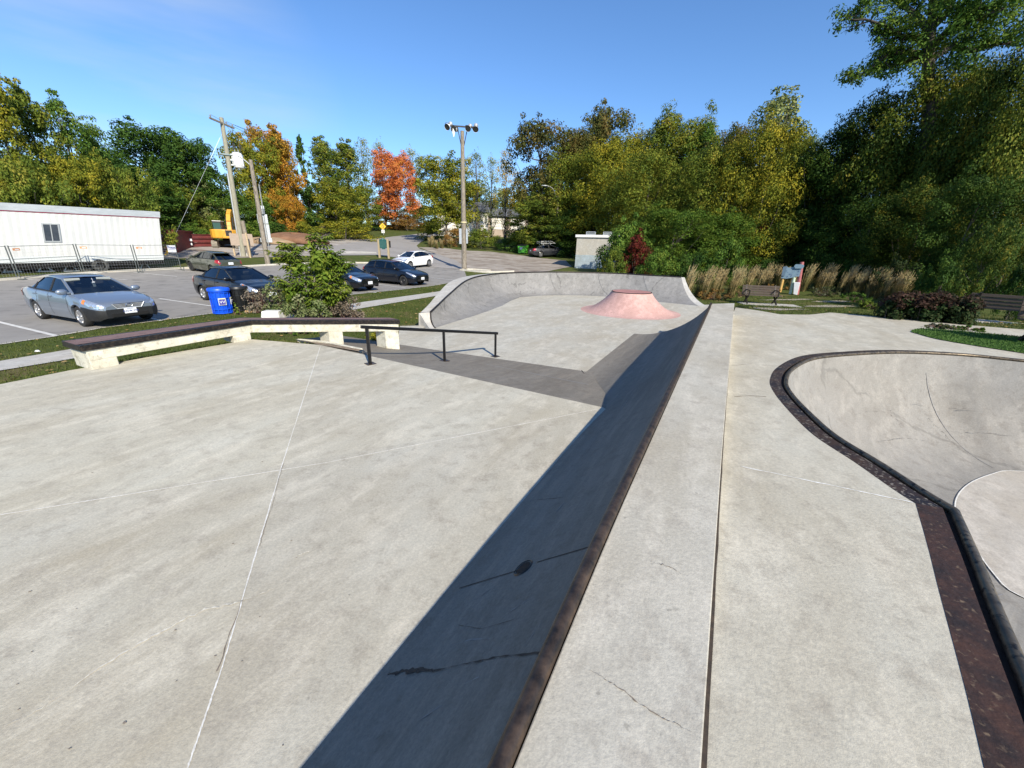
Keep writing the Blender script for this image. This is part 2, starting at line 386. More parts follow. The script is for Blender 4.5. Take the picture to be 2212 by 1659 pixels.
# --- upper plaza
Aedge=[hipA,g(690,745,ZA),g(545,733,ZA)]
Aleft=[g(150,800,ZA),g(0,830,ZA)]
al=(Aleft[1]-Aleft[0]).normalized(); Aleft.append(Aleft[1]+al*6)
c_in=[p+cn*.72 for p in (Kb,K0,K1)]+[hipA-cn*.14-cdir*.1]
polyA=[V2(p) for p in Aedge+Aleft]+[(-11,-3),V2(Kb+cn*.72)]+[V2(p) for p in c_in[1:]]
mb=MB(); mb.prism(polyA,-.2,ZA)
for P,w in (([(0,1112),(700,1000),(1290,884)],.0085),([(692,748),(610,1002),(480,1440),(405,1659)],.0075)):
    ribbon(mb,[g(x,y,ZA+.003) for x,y in polyP(P,40)],w,1,.38)
for P,w in (([(10,1567),(90,1530),(200,1452),(300,1390),(395,1338),(440,1317),(520,1298),(575,1277),(620,1258)],.009),([(640,1200),(655,1194),(676,1188)],.007),([(452,1320),(500,1303),(545,1290)],.004)):
    ribbon(mb,[g(x+random.uniform(-1.5,1.5),y+random.uniform(-1.5,1.5),ZA+.003) for x,y in polyP(P,7)],w,2,.95,True)
for P,w in (([(612,1000),(585,1100),(560,1180)],.003),([(520,1298),(470,1450)],.004)):
    ribbon(mb,[g(x+random.uniform(-2,2),y,ZA+.0045) for x,y in polyP(P,9)],w,3,.9)
# dead leaves and grit lying on the slab are specks of the surface
for i in range(38):
    x=random.uniform(30,1200); y=random.uniform(820,1640); p=g(x,y,ZA+.004)
    if p.x>-.6+.55*p.y*.5: continue
    r=random.uniform(.004,.010); a=random.uniform(0,6.28); e=random.uniform(.3,.7)
    mb.add([p+Vector((r*math.cos(a+k*PI/3)*(1 if k%3 else e),r*math.sin(a+k*PI/3)*e,0)) for k in range(6)],[list(range(6))],3)
upper=structure('upper_plaza',mb,[M_light,M_joint,pm('pale scratch',(.72,.69,.58),(.42,.38,.32),40,rough=.9),M_crack])

# --- bank from the upper to the lower plaza
bf=[hipB+cn*-.2+Vector((0,0,-.004)),hipB,g(932,754,ZB),g(865,744,ZB)]; bf.append(bf[-1]+(bf[-1]-bf[-2]).normalized()*2.4)
ae=[hipA-cn*.25,hipA,g(900,795,ZA),g(690,745,ZA)]; ae.append(ae[-1]+(ae[-1]-ae[-2]).normalized()*.9)
mb=MB(); rows=[]
for i in range(11):
    t=i/10; rows.append([a.lerp(b,t)-Vector((0,0,.03*math.sin(PI*t)+.002)) for a,b in zip(ae,bf)])
mb.loft(rows,False)
ribbon(mb,[ (ae[1].lerp(bf[1],.55)).lerp(ae[2].lerp(bf[2],.8),k/10)+Vector((0,0,-.024)) for k in range(11)],.012,1,.3)
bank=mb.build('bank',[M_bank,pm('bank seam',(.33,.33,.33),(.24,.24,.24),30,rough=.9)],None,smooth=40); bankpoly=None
tag(bank,'grey sloping concrete bank dropping from the upper plaza edge under the grind rail','skate bank')
def bankz(p):
    a=ae[1]; b=ae[3]; n=Vector((-(b-a).y,(b-a).x,0)).normalized()
    if n.y<0: n=-n
    D=abs((bf[2]-a).dot(n)); t=min(1,max(0,(p-a).dot(n)/D)); return ZA+(ZB-ZA)*t-.03*math.sin(PI*t)
# soil pocket and little ridge beside the bank
mb=MB(); S0=[g(690,745,ZA+.004),g(735,752,ZA+.004),g(790,761,ZA+.004)]; S1=[g(644,736,ZA-.05),g(700,741,ZA-.06),g(780,757,ZA-.02)]
mb.loft([S0,[a.lerp(b,.5)+Vector((0,0,.03)) for a,b in zip(S0,S1)],S1],False)
structure('soil_patch',mb,pm('soil',(.16,.11,.07),(.30,.24,.17),18,rough=.95,bump=.6))
mb=MB(); ribbon(mb,[]if 0 else [p+Vector((0,0,.035)) for p in S1],.09); mb.tube([p for p in S1],.05,6)
tag(mb.build('concrete_ridge',M_old,None,smooth=60),'low broken concrete ridge beside the soil pocket at the bank edge','kerb')

# --- lower plaza
QB=[g(941,709,ZB),g(1023,684,ZB),g(1070,667,ZB),g(1097,656,ZB),g(1104,650,ZB),g(1123,643,ZB),g(1168,639,ZB),g(1232,638,ZB),g(1307,641,ZB),g(1426,653,ZB),g(1512,661.5,ZB)]
QC=[g(930,675,.50),g(950,656,.66),g(971,636,.82),g(1007,607,1.12),g(1045,595.5,1.2),g(1103,590,1.23),g(1200,588,1.27),g(1329,591,1.27),g(1400,595,1.26),g(1472,599,1.25)]
qb=catmull(QB,6); qc=catmull(QC,6)
def resample(P,n):
    L=[0]
    for a,b in zip(P[:-1],P[1:]): L.append(L[-1]+(b-a).length)
    out=[]
    for i in range(n):
        s=L[-1]*i/(n-1); k=0
        while k<len(L)-2 and L[k+1]<s: k+=1
        out.append(P[k].lerp(P[k+1],(s-L[k])/max(1e-6,L[k+1]-L[k])))
    return out
N=70; qb=resample(qb,N); qc=resample(qc,N)
polyB=[V2(hipB-cn*.3-Vector((0,.3,0))),V2(g(932,754,ZB)-Vector((0,.3,0))),V2(g(864,744,ZB)-Vector((0,.3,0))),V2(g(864,704,ZB)),V2(g(917,703,ZB)),V2(qb[0]+Vector((-.35,-.1,0)))]
polyB+=[V2(p+Vector((0,.15,0))) for p in qb[8::6]]+[(10.0,19.4),(8.2,13.6),V2(K2+cn*.2+cdir*.3),V2(K2+cn*1.6)]
mb=MB(); mb.prism(polyB,-.2,ZB)
structure('lower_plaza',mb,M_floor)
# --- quarter pipe round the far end
qp=thing('quarter_pipe','curved grey concrete quarter pipe with steel coping wrapping the far end of the lower plaza','quarter pipe')
rows=[]
for a,b in zip(qb,qc):
    d=Vector((b.x-a.x,b.y-a.y,0)); W=d.length; row=[]
    for j in range(13):
        t=j/12; z=arcprof(W*(1-t),W,b.z,ZB-.004); row.append(Vector((a.x,a.y,0))+d*t+Vector((0,0,z)))
    rows.append(row)
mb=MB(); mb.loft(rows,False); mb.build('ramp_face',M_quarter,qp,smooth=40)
# deck behind the coping with an outer skirt
outn=[]
for i in range(N):
    t=(qc[min(i+1,N-1)]-qc[max(i-1,0)]); n=Vector((-t.y,t.x,0)).normalized(); outn.append(n)
wd=[.34+.30*float(smooth01(i/18)) for i in range(N)]
d0=[p+Vector((0,0,-.012)) for p in qc]; d1=[p+n*w+Vector((0,0,-.02)) for p,n,w in zip(qc,outn,wd)]
nose=[qb[0]+Vector((-.28,.0,0)) ]
d2=[p+n*(w+.08)+Vector((0,0,-p.z-.25)) for p,n,w in zip(qc,outn,wd)]
mb=MB(); mb.loft([d0,d1,d2],False)
# the left end: a sloping concrete nose closing the ramp
e0=rows[0]; out0=[p+Vector((-.16,-.10,0)) for p in e0]; 
nose_out=[p.lerp(d1[0],j/12)+Vector((-.12*(1-j/12)-.02,-.14,0)) for j,p in enumerate(e0)]
mb.loft([e0,nose_out,[Vector((p.x-.03,p.y-.05,-.3)) for p in nose_out]],False)
mb.add([nose_out[-1],d1[0],d2[0],Vector((nose_out[-1].x-.03,nose_out[-1].y-.05,-.3))],[(0,1,2,3)])
mb.build('deck',M_old if 0 else M_walk,qp,smooth=30)
mb=MB(); mb.tube([p+Vector((0,0,.012)) for p in qc],.032,8); 
mb.tube([qc[0]+Vector((0,0,.012)),e0[9]+Vector((-.03,0,.03)),e0[6]+Vector((-.03,0,.02)),e0[3]+Vector((-.02,0,.01)),e0[0]],.022,8); mb.build('coping',M_steel,qp,smooth=60)
# right end: pale cheek with a sloping concrete edge
e1=rows[-1]; dirr=(qc[-1]-qc[-4]).normalized()
ck=[p+Vector((dirr.x,dirr.y,0))*(.16+.30*(1-j/12)) + Vector((0,0,0)) for j,p in enumerate(e1)]
mb=MB(); mb.loft([[p+Vector((0,0,.003)) for p in e1],ck,[Vector((p.x+.02,p.y+.01,-.3)) for p in ck]],False)
bk=[Vector((p.x,p.y,-.3)) for p in (e1[-1],ck[-1])]; mb.add([e1[-1],ck[-1],bk[1],bk[0]],[(0,1,2,3)])
mb.build('end_cheek',M_walk,qp,smooth=40)
mb=MB()
for k in (14,24,33,43,53,62):
    ribbon(mb,[p+Vector((0,-.012,.004)) for p in rows[k]],.014,0,.3)
ribbon(mb,[rows[i][5]+Vector((0,0,.006)) for i in range(18,36)],.012,0,.8)
build_each(mb,'seam',pm('quarter seam',(.12,.12,.12),(.2,.2,.2),30,rough=.9),qp)
# --- volcano
vc=Vector((4.85,16.35,ZB))
vol=thing('volcano','pink concrete volcano mound with a flat darker red top on the lower plaza','skate obstacle',vc)
Rb_,Rt,Hv=2.02,.80,.80; prof=[(Rb_+.12,-.01)]
for i in range(15):
    t=i/14; u=1-t
    prof.append((Rt+(Rb_-Rt)*u, Hv*(1-math.sin(min(1,u)*PI/2)**.82) if u<1 else 0.0))
mb=MB(); mb.lathe(prof,64); mb.build('mound',M_pink,vol,smooth=50)
mb=MB(); mb.lathe([(Rt+.005,Hv-.02),(Rt+.012,Hv+.012),(Rt-.03,Hv+.016)],64); mb.build('rim',M_steel,vol,smooth=30)
mb=MB(); mb.add([((Rt-.03)*math.cos(k*PI/32),(Rt-.03)*math.sin(k*PI/32),Hv+.014) for k in range(64)],[list(range(64))]); mb.build('top',M_pinktop,vol)

# --- deck on the right, with the bowl
def onz(px,py,fn):
    z=1.0
    for i in range(30):
        p=g(px,py,z); z=fn(p.x,p.y)
    return Vector((p.x,p.y,fn(p.x,p.y)))
rimP=[(2212,776),(2068,762),(1928,756),(1816,760),(1731,769),(1681,792),(1663,820),(1672,848),(1709,893),(1759,941),(1844,997),(1928,1056),(1978,1088)]
rimQ=[(1978,1088),(2004,1179),(2029,1278),(2082,1475),(2126,1659)]
rim1=[onz(x,y,zdeck) for x,y in rimP]; rim2=[onz(x,y,zdeck) for x,y in rimQ]
far=[Vector((13.4,4.2,0)),Vector((13.6,-.5,0)),Vector((10.5,-4.2,0)),Vector((5.5,-5.0,0)),Vector((2.0,-3.4,0)),Vector((1.0,-1.2,0))]
far=[Vector((p.x,p.y,zdeck(p.x,p.y))) for p in far]
cv1=catmull([rim1[0]+(rim1[0]-rim1[1])]+rim1,5)[5:]              # far side round to the corner
cv2=catmull(rim2,6)
tail=catmull([rim2[-2],rim2[-1]]+far[::-1]+[rim1[0],rim1[1]],6)
tail=tail[7:-7]
rim=cv1[:-1]+cv2+tail
rim=[Vector((p.x,p.y,zdeck(p.x,p.y))) for p in rim]
icorner=len(cv1)-1; inear=icorner+len(cv2)-1
cen=Vector((7.2,.2,0))
def inset(P,w):
    n=len(P); out=[]
    a=sum(P[i].x*P[(i+1)%n].y-P[(i+1)%n].x*P[i].y for i in range(n))
    sg=1 if a>0 else -1
    for i in range(n):
        t1=(P[i]-P[i-1]); t2=(P[(i+1)%n]-P[i]); t1.z=t2.z=0
        t1.normalize(); t2.normalize(); n1=Vector((-t1.y,t1.x,0))*sg; n2=Vector((-t2.y,t2.x,0))*sg
        b=(n1+n2).normalized(); k=1/max(.5,b.dot(n1)); q=P[i]+b*w*k
        out.append(Vector((q.x,q.y,zdeck(q.x,q.y))))
    return out
rimA=inset(rim,.115); rimB=inset(rim,.165); rimS=inset(rim,.18)
dedge=[onz(x,y,zdeck) for x,y in ((1589,664),(1640,671),(1685,679),(1749,679.7),(1794,675),(1921,686),(2065,700),(2212,712))]
outer=[V2(R2-cn*.008)]+[V2(p) for p in dedge]+[(24,9.5),(24,-7),(.4,-7),V2(Rb-cn*.008)]+[V2(p-cn*.008) for p in lin(right,.4)[1:-1]]
bm=bmesh.new()
def loop(P):
    vs=[bm.verts.new((p[0],p[1],0)) for p in P]
    return [bm.edges.new((vs[i],vs[(i+1)%len(vs)])) for i in range(len(vs))]
es=loop(outer)+loop(rim); bmesh.ops.triangle_fill(bm,use_beauty=True,edges=es)
for v in bm.verts: v.co.z=zdeck(v.co.x,v.co.y)
bmesh.ops.recalc_face_normals(bm,faces=bm.faces)
if sum(f.normal.z for f in bm.faces)<0: bmesh.ops.reverse_faces(bm,faces=bm.faces)
# edge skirt of the slab
oe=[e for e in bm.edges if len(e.link_faces)==1]
r=bmesh.ops.extrude_edge_only(bm,edges=oe)
for v in [x for x in r['geom'] if isinstance(x,bmesh.types.BMVert)]: v.co.z-=.25
me=bpy.data.meshes.new('right_deck'); bm.to_mesh(me); bm.free(); me.materials.append(M_deck); me.materials.append(M_joint); me.materials.append(M_crack)
dk=bpy.data.objects.new('right_deck',me); C.objects.link(dk); dk['kind']='structure'
def odk(x,y,o=.003): p=onz(x,y,zdeck); p.z+=o; return p
mb=MB()
ribbon(mb,[odk(x,y) for x,y in polyP([(1600,1008),(1972,1086)],24)],.010,0,.6)
for P,w in (([(1586,857),(1620,855),(1655,857)],.008),([(2010,723),(1990,716),(1960,711)],.010),([(1580,790),(1625,786)],.006)):
    ribbon(mb,[odk(x,y) for x,y in polyP(P,6)],w,1,.6)
structure('deck_joint',mb,[M_joint,M_crack])
mb=MB(); ribbon(mb,[p+Vector((0,0,max(zdeck(p.x,p.y),0)-p.z+.004)) for p in lin(right,.2)],.017,0,.25)
structure('expansion_joint',mb,M_jdark)
bowl=thing('bowl','sunken grey concrete skate bowl with a steel rim in the right foreground','skate bowl')
def band(a,b,za,zb,idx):
    return [a[i]+Vector((0,0,za)) for i in idx],[b[i]+Vector((0,0,zb)) for i in idx]
n=len(rim); i1=list(range(0,icorner+1)); i2=list(range(icorner,n))+[0]
for nm,idx,mt in (('rim_plate',i1,M_plate),('rim_plate',i2,M_rust)):
    mb=MB(); a,b=band(rim,rimA,.0015,.004,idx); c=[p+Vector((0,0,-.05)) for p in b]; a0=[p+Vector((0,0,-.01)) for p in a]
    mb.loft([a0,a,b,c],False); o=mb.build(nm,mt,bowl)
    o['label']='black painted worn rim plate' if mt is M_plate else 'brown rusted rim plate'
mb=MB(); a=[p+Vector((0,0,-.028)) for p in rimA]; b=[p+Vector((0,0,-.028)) for p in rimS]; mb.loft([a+[a[0]],b+[b[0]]],False); mb.build('rim_groove',M_jdark,bowl)
for idx,mt in ((i1,M_coping),(i2,M_coping)):
    mb=MB(); mb.tube([rimB[i]+Vector((0,0,-.002)) for i in idx],.023,10); mb.build('coping',M_bcop,bowl,smooth=60)
# bowl wall: from the coping down to a flat bottom
ZF=-.40
flatP=[(2212,1018),(2152,1023),(2096,1042),(2065,1075),(2063,1106),(2073,1125),(2117,1204),(2161,1257),(2212,1296)]
flat=[g(x,y,ZF) for x,y in flatP]; flat+=[flat[-1]+Vector((.75,-.55,0)),flat[-1]+Vector((1.9,-1.2,0)),Vector((8.6,.9,ZF)),Vector((10.4,1.6,ZF)),Vector((10.8,3.0,ZF)),Vector((9.6,4.4,ZF))]
fl=catmull(flat,8,True); fl=fl+[fl[0]]; fl=resample(fl,len(rim)+1)[:-1]
# pair each rim sample with the flat sample in the same bearing from the middle
cf=sum(fl,Vector())/len(fl); _c=catmull(flat,16,True)
for _ in range(60): _c=[(_c[i-1]+_c[i]*2+_c[(i+1)%len(_c)])/4 for i in range(len(_c))]
dense=resample(_c+[_c[0]],900)
rows=[]
cums=[0]
for i in range(n): cums.append(cums[-1]+(rimS[(i+1)%n]-rimS[i]).length)
s0=min(range(900),key=lambda k:(dense[k]-Vector((rimS[0].x,rimS[0].y,ZF))).length)
orient=1 if (sum(dense[i].x*dense[(i+1)%900].y-dense[(i+1)%900].x*dense[i].y for i in range(900))>0)==(sum(rimS[i].x*rimS[(i+1)%n].y-rimS[(i+1)%n].x*rimS[i].y for i in range(n))>0) else -1
# nearest-point pairing, smoothed so that it never runs backwards
near=[]
for p in rimS:
    q=Vector((p.x,p.y,ZF)); near.append(min(range(900),key=lambda k:(dense[k]-q).length))
u=[near[0]]
for k in near[1:]:
    d=(k-u[-1]+450)%900-450; u.append(u[-1]+d)
u=np.array(u,float)
for it in range(40): u[1:-1]=(u[:-2]+u[1:-1]*2+u[2:])/4
for i,p in enumerate(rimS):
    q=dense[int(round(u[i]))%900]; d=Vector((q.x-p.x,q.y-p.y,0)); W=d.length; z0=p.z-.025; row=[]
    for j in range(17):
        t=j/16; tt=1-(1-t)**1.25 if 0 else t
        row.append(Vector((p.x,p.y,0))+d*tt+Vector((0,0,arcprof(W*tt,W,z0,ZF) if W>z0-ZF else ZF+(z0-ZF)*(1-tt)**2)))
    rows.append(row)
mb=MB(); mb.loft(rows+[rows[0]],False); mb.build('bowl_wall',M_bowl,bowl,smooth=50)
mb=MB(); mb.add([p+Vector((0,0,.006)) for p in dense[::6]],[list(range(150))]); mb.build('bowl_floor',M_bowlfloor,bowl)
mb=MB(); ribbon(mb,[p+Vector((0,0,.011)) for p in dense[::4]+[dense[0]]],.012,0,.1); mb.build('floor_edge',M_joint,bowl)
mb=MB()
def wl(i,j0=1,j1=15,w=.010,off=.008): 
    c=Vector((cf.x,cf.y,1.2)); ribbon(mb,[rows[i][j]+(c-rows[i][j]).normalized()*off for j in range(j0,j1+1)],w,0,.4)
for i in (8,30,44,52): wl(i%n)
build_each(mb,'seam',pm('bowl seam',(.2,.195,.19),(.28,.27,.26),30,rough=.9),bowl)
mb=MB()
def onbowl(px,py):
    d=sight(px,py); best=None; bd=1e9
    for i in range(0,75):
        for j in range(17):
            v=rows[i][j]-Vector((0,0,EYE)); t=v.dot(d)/d.dot(d); e=(v-d*t).length/v.length
            if e<bd: bd=e; best=(i,j)
    i,j=best; r=rows[i][j]; nn=(Vector((cf.x,cf.y,2.0))-r).normalized()
    v=r-Vector((0,0,EYE)); k=v.dot(nn)/d.dot(nn); q=Vector((0,0,EYE))+d*k
    return q+nn*.01 if (q-r).length<.22 else None
R3=lambda x,y:((2900+x*.5118)*.5486,(1300+y*.5118)*.5486)
for P,w in (([(860,660),(950,640),(1030,615),(1060,620),(1110,635),(1170,625),(1240,600),(1240,570)],.009),([(1130,590),(1170,640),(1240,700),(1300,760),(1360,815)],.013),([(1390,575),(1440,620),(1460,660),(1510,720),(1580,780),(1680,890),(1800,970),(1900,1030),(2010,1090)],.012),
            ([(950,900),(1050,870),(1150,850),(1270,830),(1400,845),(1480,850),(1550,890)],.010),([(1620,770),(1720,790),(1860,785),(2000,800),(2212,830)],.012),([(1000,960),(1100,1040),(1250,1120),(1400,1190),(1640,1290)],.010),([(1590,600),(1650,605),(1750,600),(1850,625),(1940,630)],.010),([(1010,380),(1060,460),(1100,540)],.006),([(1500,600),(1390,570),(1360,560)],.008)):
    Q=[R3(*p) for p in P]; pts=[onbowl(x+random.uniform(-1,1),y+random.uniform(-1.5,1.5)) for x,y in polyP(Q,5)]; pts=[p for p in pts if p]
    if len(pts)>3 and max((a-b).length for a,b in zip(pts[:-1],pts[1:]))<.6: ribbon(mb,pts,w*.36,0,.7,True,Vector((-.3,-.5,.8)).normalized())
build_each(mb,'crack',pm('bowl crack',(.11,.10,.09),(.2,.19,.175),25,rough=.95),bowl)

# --- kinked grind ledge
ZL=.88
ledge=thing('grind_ledge','long kinked concrete grind ledge with black steel edge and faded red top','skate ledge')
Fr=[g(171,747.6,ZL),g(543,692,ZL),g(864,691,ZL)]; Bk=[g(132,736,ZL),g(519,686,ZL),g(839,686,ZL)]
def capring(f,b,zt,zb,i=0.):
    fv=(f-b).normalized()*i; f=f-fv; b=b+fv
    return [Vector((f.x,f.y,zt)),Vector((b.x,b.y,zt)),Vector((b.x,b.y,zb)),Vector((f.x,f.y,zb))]
mb=MB(); mb.loft([capring(f,b,ZL,ZL-.095) for f,b in zip(Fr,Bk)],True,0,True); mb.build('steel_cap',M_steel,ledge,bevel=.008)
mb=MB(); mb.loft([[f.lerp(b,.18)+Vector((0,0,.004)),f.lerp(b,.86)+Vector((0,0,.004))] for f,b in zip(Fr,Bk)],False)
mb.build('top_surface',concrete('faded red concrete',(.19,.125,.115),amp=.2,dust=1,warm=(1,1,1),cool=(1,1.02,1.04)),ledge)
mb=MB()
e0=(Fr[1]-Fr[0]).normalized()*.06; e2=(Fr[1]-Fr[2]).normalized()*.02
ff=[Fr[0]+e0,Fr[1],Fr[2]+e2]; bb=[Bk[0]+e0,Bk[1],Bk[2]+e2]
mb.loft([capring(f,b,ZL-.09,ZL-.27,.03) for f,b in zip(ff,bb)],True,0,True)
mb.build('beam',M_old,ledge,bevel=.01)
def supp(f0,b0,f1,b1,z0,tp=0.):
    m=MB(); r1=capring(f0,b0,ZL-.25,z0,.035); r2=capring(f1,b1,ZL-.25,z0,.035)
    m.loft([r1,r2],True,0,True); m.build('support',M_old,ledge,bevel=.012)
tv=lambda a,t:(a[0].lerp(a[1],t)); tw=lambda a,t:(a[1].lerp(a[2],t))
l1=(Fr[1]-Fr[0]).length; l2=(Fr[2]-Fr[1]).length
for t0,t1,fn,z in ((.06/l1,.40/l1,tv,ZA-.02),(1-.42/l1,1-.06/l1,tv,ZA-.02),(.50,.50+.30/l2,tw,.0),(1-.33/l2,1-.03/l2,tw,.0)):
    supp(fn(Fr,t0),fn(Bk,t0),fn(Fr,t1),fn(Bk,t1),z)
# --- flat-down rail
rail=thing('grind_rail','black square steel grind rail on three posts standing over the grey bank','handrail')
a=g(800,786,ZA); b=g(1070,770,ZB); za=zat(797,704,a); zb=zat(1070,718,b); 
mid=a.lerp(b,.53); mid.z=bankz(mid)
d=(b-a); d.z=0; d.normalize(); rs=(zb-za)/((b-a).to_2d().length)
mb=MB(); mb.beam(Vector((a.x,a.y,za-.02))-d*.10-Vector((0,0,rs*.10)),Vector((b.x,b.y,zb-.02))+d*.06+Vector((0,0,rs*.06)),.055,.055); mb.build('top_bar',M_blackpaint,rail,bevel=.006)
for p in (a,mid,b):
    t=(p-a).to_2d().length/(b-a).to_2d().length; zt=za+(zb-za)*t-.04
    mb=MB(); mb.beam(Vector((p.x,p.y,p.z-.02)),Vector((p.x,p.y,zt)),.05,.05); po=mb.build('post',M_blackpaint,rail,bevel=.005)
    mb=MB(); mb.box((p.x,p.y,p.z+.004),(.16,.16,.012),0,None,math.atan2(d.y,d.x)); mb.build('base_plate',M_coping,po)
# ================================================================ GROUND
rimxy=[V2(p) for p in rim]
_qpi=[V2(p) for p in qb]+[V2(p) for p in qc][::-1]
def T(x,y):
    X=np.asarray(x,float); Y=np.asarray(y,float); sh=X.shape; X=np.atleast_1d(X).ravel(); Y=np.atleast_1d(Y).ravel()
    r=np.hypot(X,Y)
    base=np.where(r>34,.06*(r-30),np.where(r<26,0,.06*np.maximum(r-26,0)**2/16))
    base=np.where(r>45,.9+.09*(r-45),base)
    base=np.where(r>120,7.65+(r-120)*.02,base)
    # the wooded bank on the right side climbs a little behind the park
    z=base.copy()
    near=r<45
    xn,yn=X[near],Y[near]
    zz=z[near]
    dA=np.where(inpoly(polyA,xn,yn),0,polydist(polyA,xn,yn)); zz=np.maximum(zz,(ZA-.03)*smooth01(1-dA/1.5))
    dD=np.where(inpoly(outer,xn,yn),0,polydist(outer,xn,yn))
    sr=(xn-R1.x)*(-cn.x)+(yn-R1.y)*(-cn.y)
    lift=np.clip(1.185-.03*np.clip(yn,-10,13),.7,1.3)-.04
    zz=np.maximum(zz,lift*smooth01(1-dD/9.)*smooth01((sr+.1)/.4))
    zz=np.where(inpoly(polyB,xn,yn),np.minimum(zz,ZB-.06),zz)
    # keep clear of the curved ramps and the bank
    db=np.where(inpoly(rimxy,xn,yn),polydist(rimxy,xn,yn),-polydist(rimxy,xn,yn))
    zz=np.where(db>-.25,-2.2,zz)
    rampzone=[V2(hipA+cn*-.2),V2(hipB+cn*.3),V2(K2+cn*2.1+cdir*.3),V2(K2+cdir*.3-cn*.5),V2(K1)]
    zz=np.where(inpoly(rampzone,xn,yn),np.minimum(zz,-.05),zz)
    bankzone=[V2(hipA),V2(ae[3]),V2(bf[3]+(bf[4]-bf[3])*.35),V2(bf[1])]
    dbk=np.where(inpoly(bankzone,xn,yn),0,polydist(bankzone,xn,yn)); zz=np.where((dbk<.12)&~inpoly(polyA,xn,yn),np.minimum(zz,-.05),zz)
    z[near]=zz
    return z.reshape(sh) if sh else float(z[0])
_Tc={}
def T1(x,y):
    k=(round(x,3),round(y,3))
    if k not in _Tc: _Tc[k]=float(T(np.array([x]),np.array([y]))[0])
    return _Tc[k]
def gt(px,py):
    d=sight(px,py); h=math.hypot(d.x,d.y); k=np.arange(1.0,320,.03)
    X=d.x*k/h; Y=d.y*k/h; Z=EYE+d.z*k/h; hit=Z<=T(X,Y)+1e-4
    i=int(np.argmax(hit)) if hit.any() else int((118-1)/.03)
    if k[i]>118: i=int((118-1)/.03)
    return Vector((X[i],Y[i],min(Z[i],float(T(X[i:i+1],Y[i:i+1])[0]))))
# one sheet of ground out to the horizon
NA,NR=420,175
rad=.4*(480/.4)**(np.arange(NR)/(NR-1)); ang=np.arange(NA)*2*PI/NA
Xg=(rad[:,None]*np.sin(ang)[None,:]).ravel(); Yg=(rad[:,None]*np.cos(ang)[None,:]).ravel(); Zg=T(Xg,Yg)
me=bpy.data.meshes.new('ground'); nv=NA*NR
me.vertices.add(nv); me.vertices.foreach_set('co',np.stack([Xg,Yg,Zg],1).astype(np.float32).ravel())
ii,jj=np.meshgrid(np.arange(NR-1),np.arange(NA),indexing='ij'); j2=(jj+1)%NA
quads=np.stack([ii*NA+jj,(ii+1)*NA+jj,(ii+1)*NA+j2,ii*NA+j2],-1).reshape(-1,4)[:, ::-1]
me.loops.add(quads.size); me.loops.foreach_set('vertex_index',quads.astype(np.int32).ravel())
me.polygons.add(len(quads)); me.polygons.foreach_set('loop_start',np.arange(len(quads),dtype=np.int32)*4)
me.polygons.foreach_set('use_smooth',np.ones(len(quads),bool))
me.update(calc_edges=True); me.validate()
M_grass=pm('grass ground',(.055,.080,.018),(.098,.112,.032),1.3,rough=.95,bump=.9,bscale=45,lo=.3,hi=.7,c3=(.15,.12,.055),s3=.9,lo3=.56,hi3=.72,spec=.1)
me.materials.append(M_grass)
go=bpy.data.objects.new('ground',me); C.objects.link(go); go['kind']='structure'
def drape(name,pts,mat,off,step=2.2,fn=None):
    bm=bmesh.new(); f=bm.faces.new([bm.verts.new((p[0],p[1],0)) for p in pts])
    if f.normal.z<0 or sum(pts[i][0]*pts[(i+1)%len(pts)][1]-pts[(i+1)%len(pts)][0]*pts[i][1] for i in range(len(pts)))<0: f.normal_flip()
    bmesh.ops.triangulate(bm,faces=bm.faces)
    for k in range(7):
        es=[e for e in bm.edges if e.calc_length()>step*max(1,.04*math.hypot(*e.verts[0].co.xy))]
        if not es: break
        bmesh.ops.subdivide_edges(bm,edges=es,cuts=1); bmesh.ops.triangulate(bm,faces=[f for f in bm.faces if len(f.verts)>3])
    zs=T(np.array([v.co.x for v in bm.verts]),np.array([v.co.y for v in bm.verts])) if fn is None else [fn(v.co.x,v.co.y) for v in bm.verts]
    for v,z in zip(bm.verts,zs): v.co.z=z+off
    bmesh.ops.recalc_face_normals(bm,faces=bm.faces)
    if sum(f.normal.z for f in bm.faces)<0: bmesh.ops.reverse_faces(bm,faces=bm.faces)
    me=bpy.data.meshes.new(name); bm.to_mesh(me); bm.free(); me.materials.append(mat)
    me.polygons.foreach_set('use_smooth',[True]*len(me.polygons))
    o=bpy.data.objects.new(name,me); C.objects.link(o); o['kind']='structure'; return o
def P2(L): return [gt(x,y) for x,y in L]
M_asph=pm('old asphalt',(.235,.222,.205),(.30,.285,.262),.7,rough=.9,bump=.35,bscale=60,lo=.3,hi=.7,c3=(.17,.16,.15),s3=1.7,lo3=.56,hi3=.75,spec=.2)
M_road=pm('road asphalt',(.27,.255,.24),(.34,.32,.30),.35,rough=.9,bump=.3,bscale=40,lo=.3,hi=.7,c3=(.20,.19,.175),s3=.8,lo3=.58,hi3=.72,spec=.2,stretch=(.5,1.5,1))
M_gravel=pm('gravel',(.25,.21,.17),(.40,.36,.31),.5,rough=.95,bump=.8,bscale=30,lo=.35,hi=.65,c3=(.17,.13,.10),s3=1.2,lo3=.5,hi3=.66,stretch=(.6,1.6,1))
M_yard=pm('yard gravel',(.26,.225,.19),(.44,.41,.37),.25,rough=.95,bump=.8,bscale=20,lo=.35,hi=.65,c3=(.18,.14,.11),s3=.6,lo3=.5,hi3=.66,stretch=(.5,1.8,1))
M_white=pm('road paint',(.68,.67,.63),(.42,.41,.39),8,rough=.8,lo=.4,hi=.75)
lotnear=P2([(0,745),(122,727),(218,709.7),(347,693),(463,677),(557,663),(763,636.5),(875,625),(932,618),(990,608)])
d0=(lotnear[0]-lotnear[2]).normalized(); lotL=[lotnear[0]+d0*9]
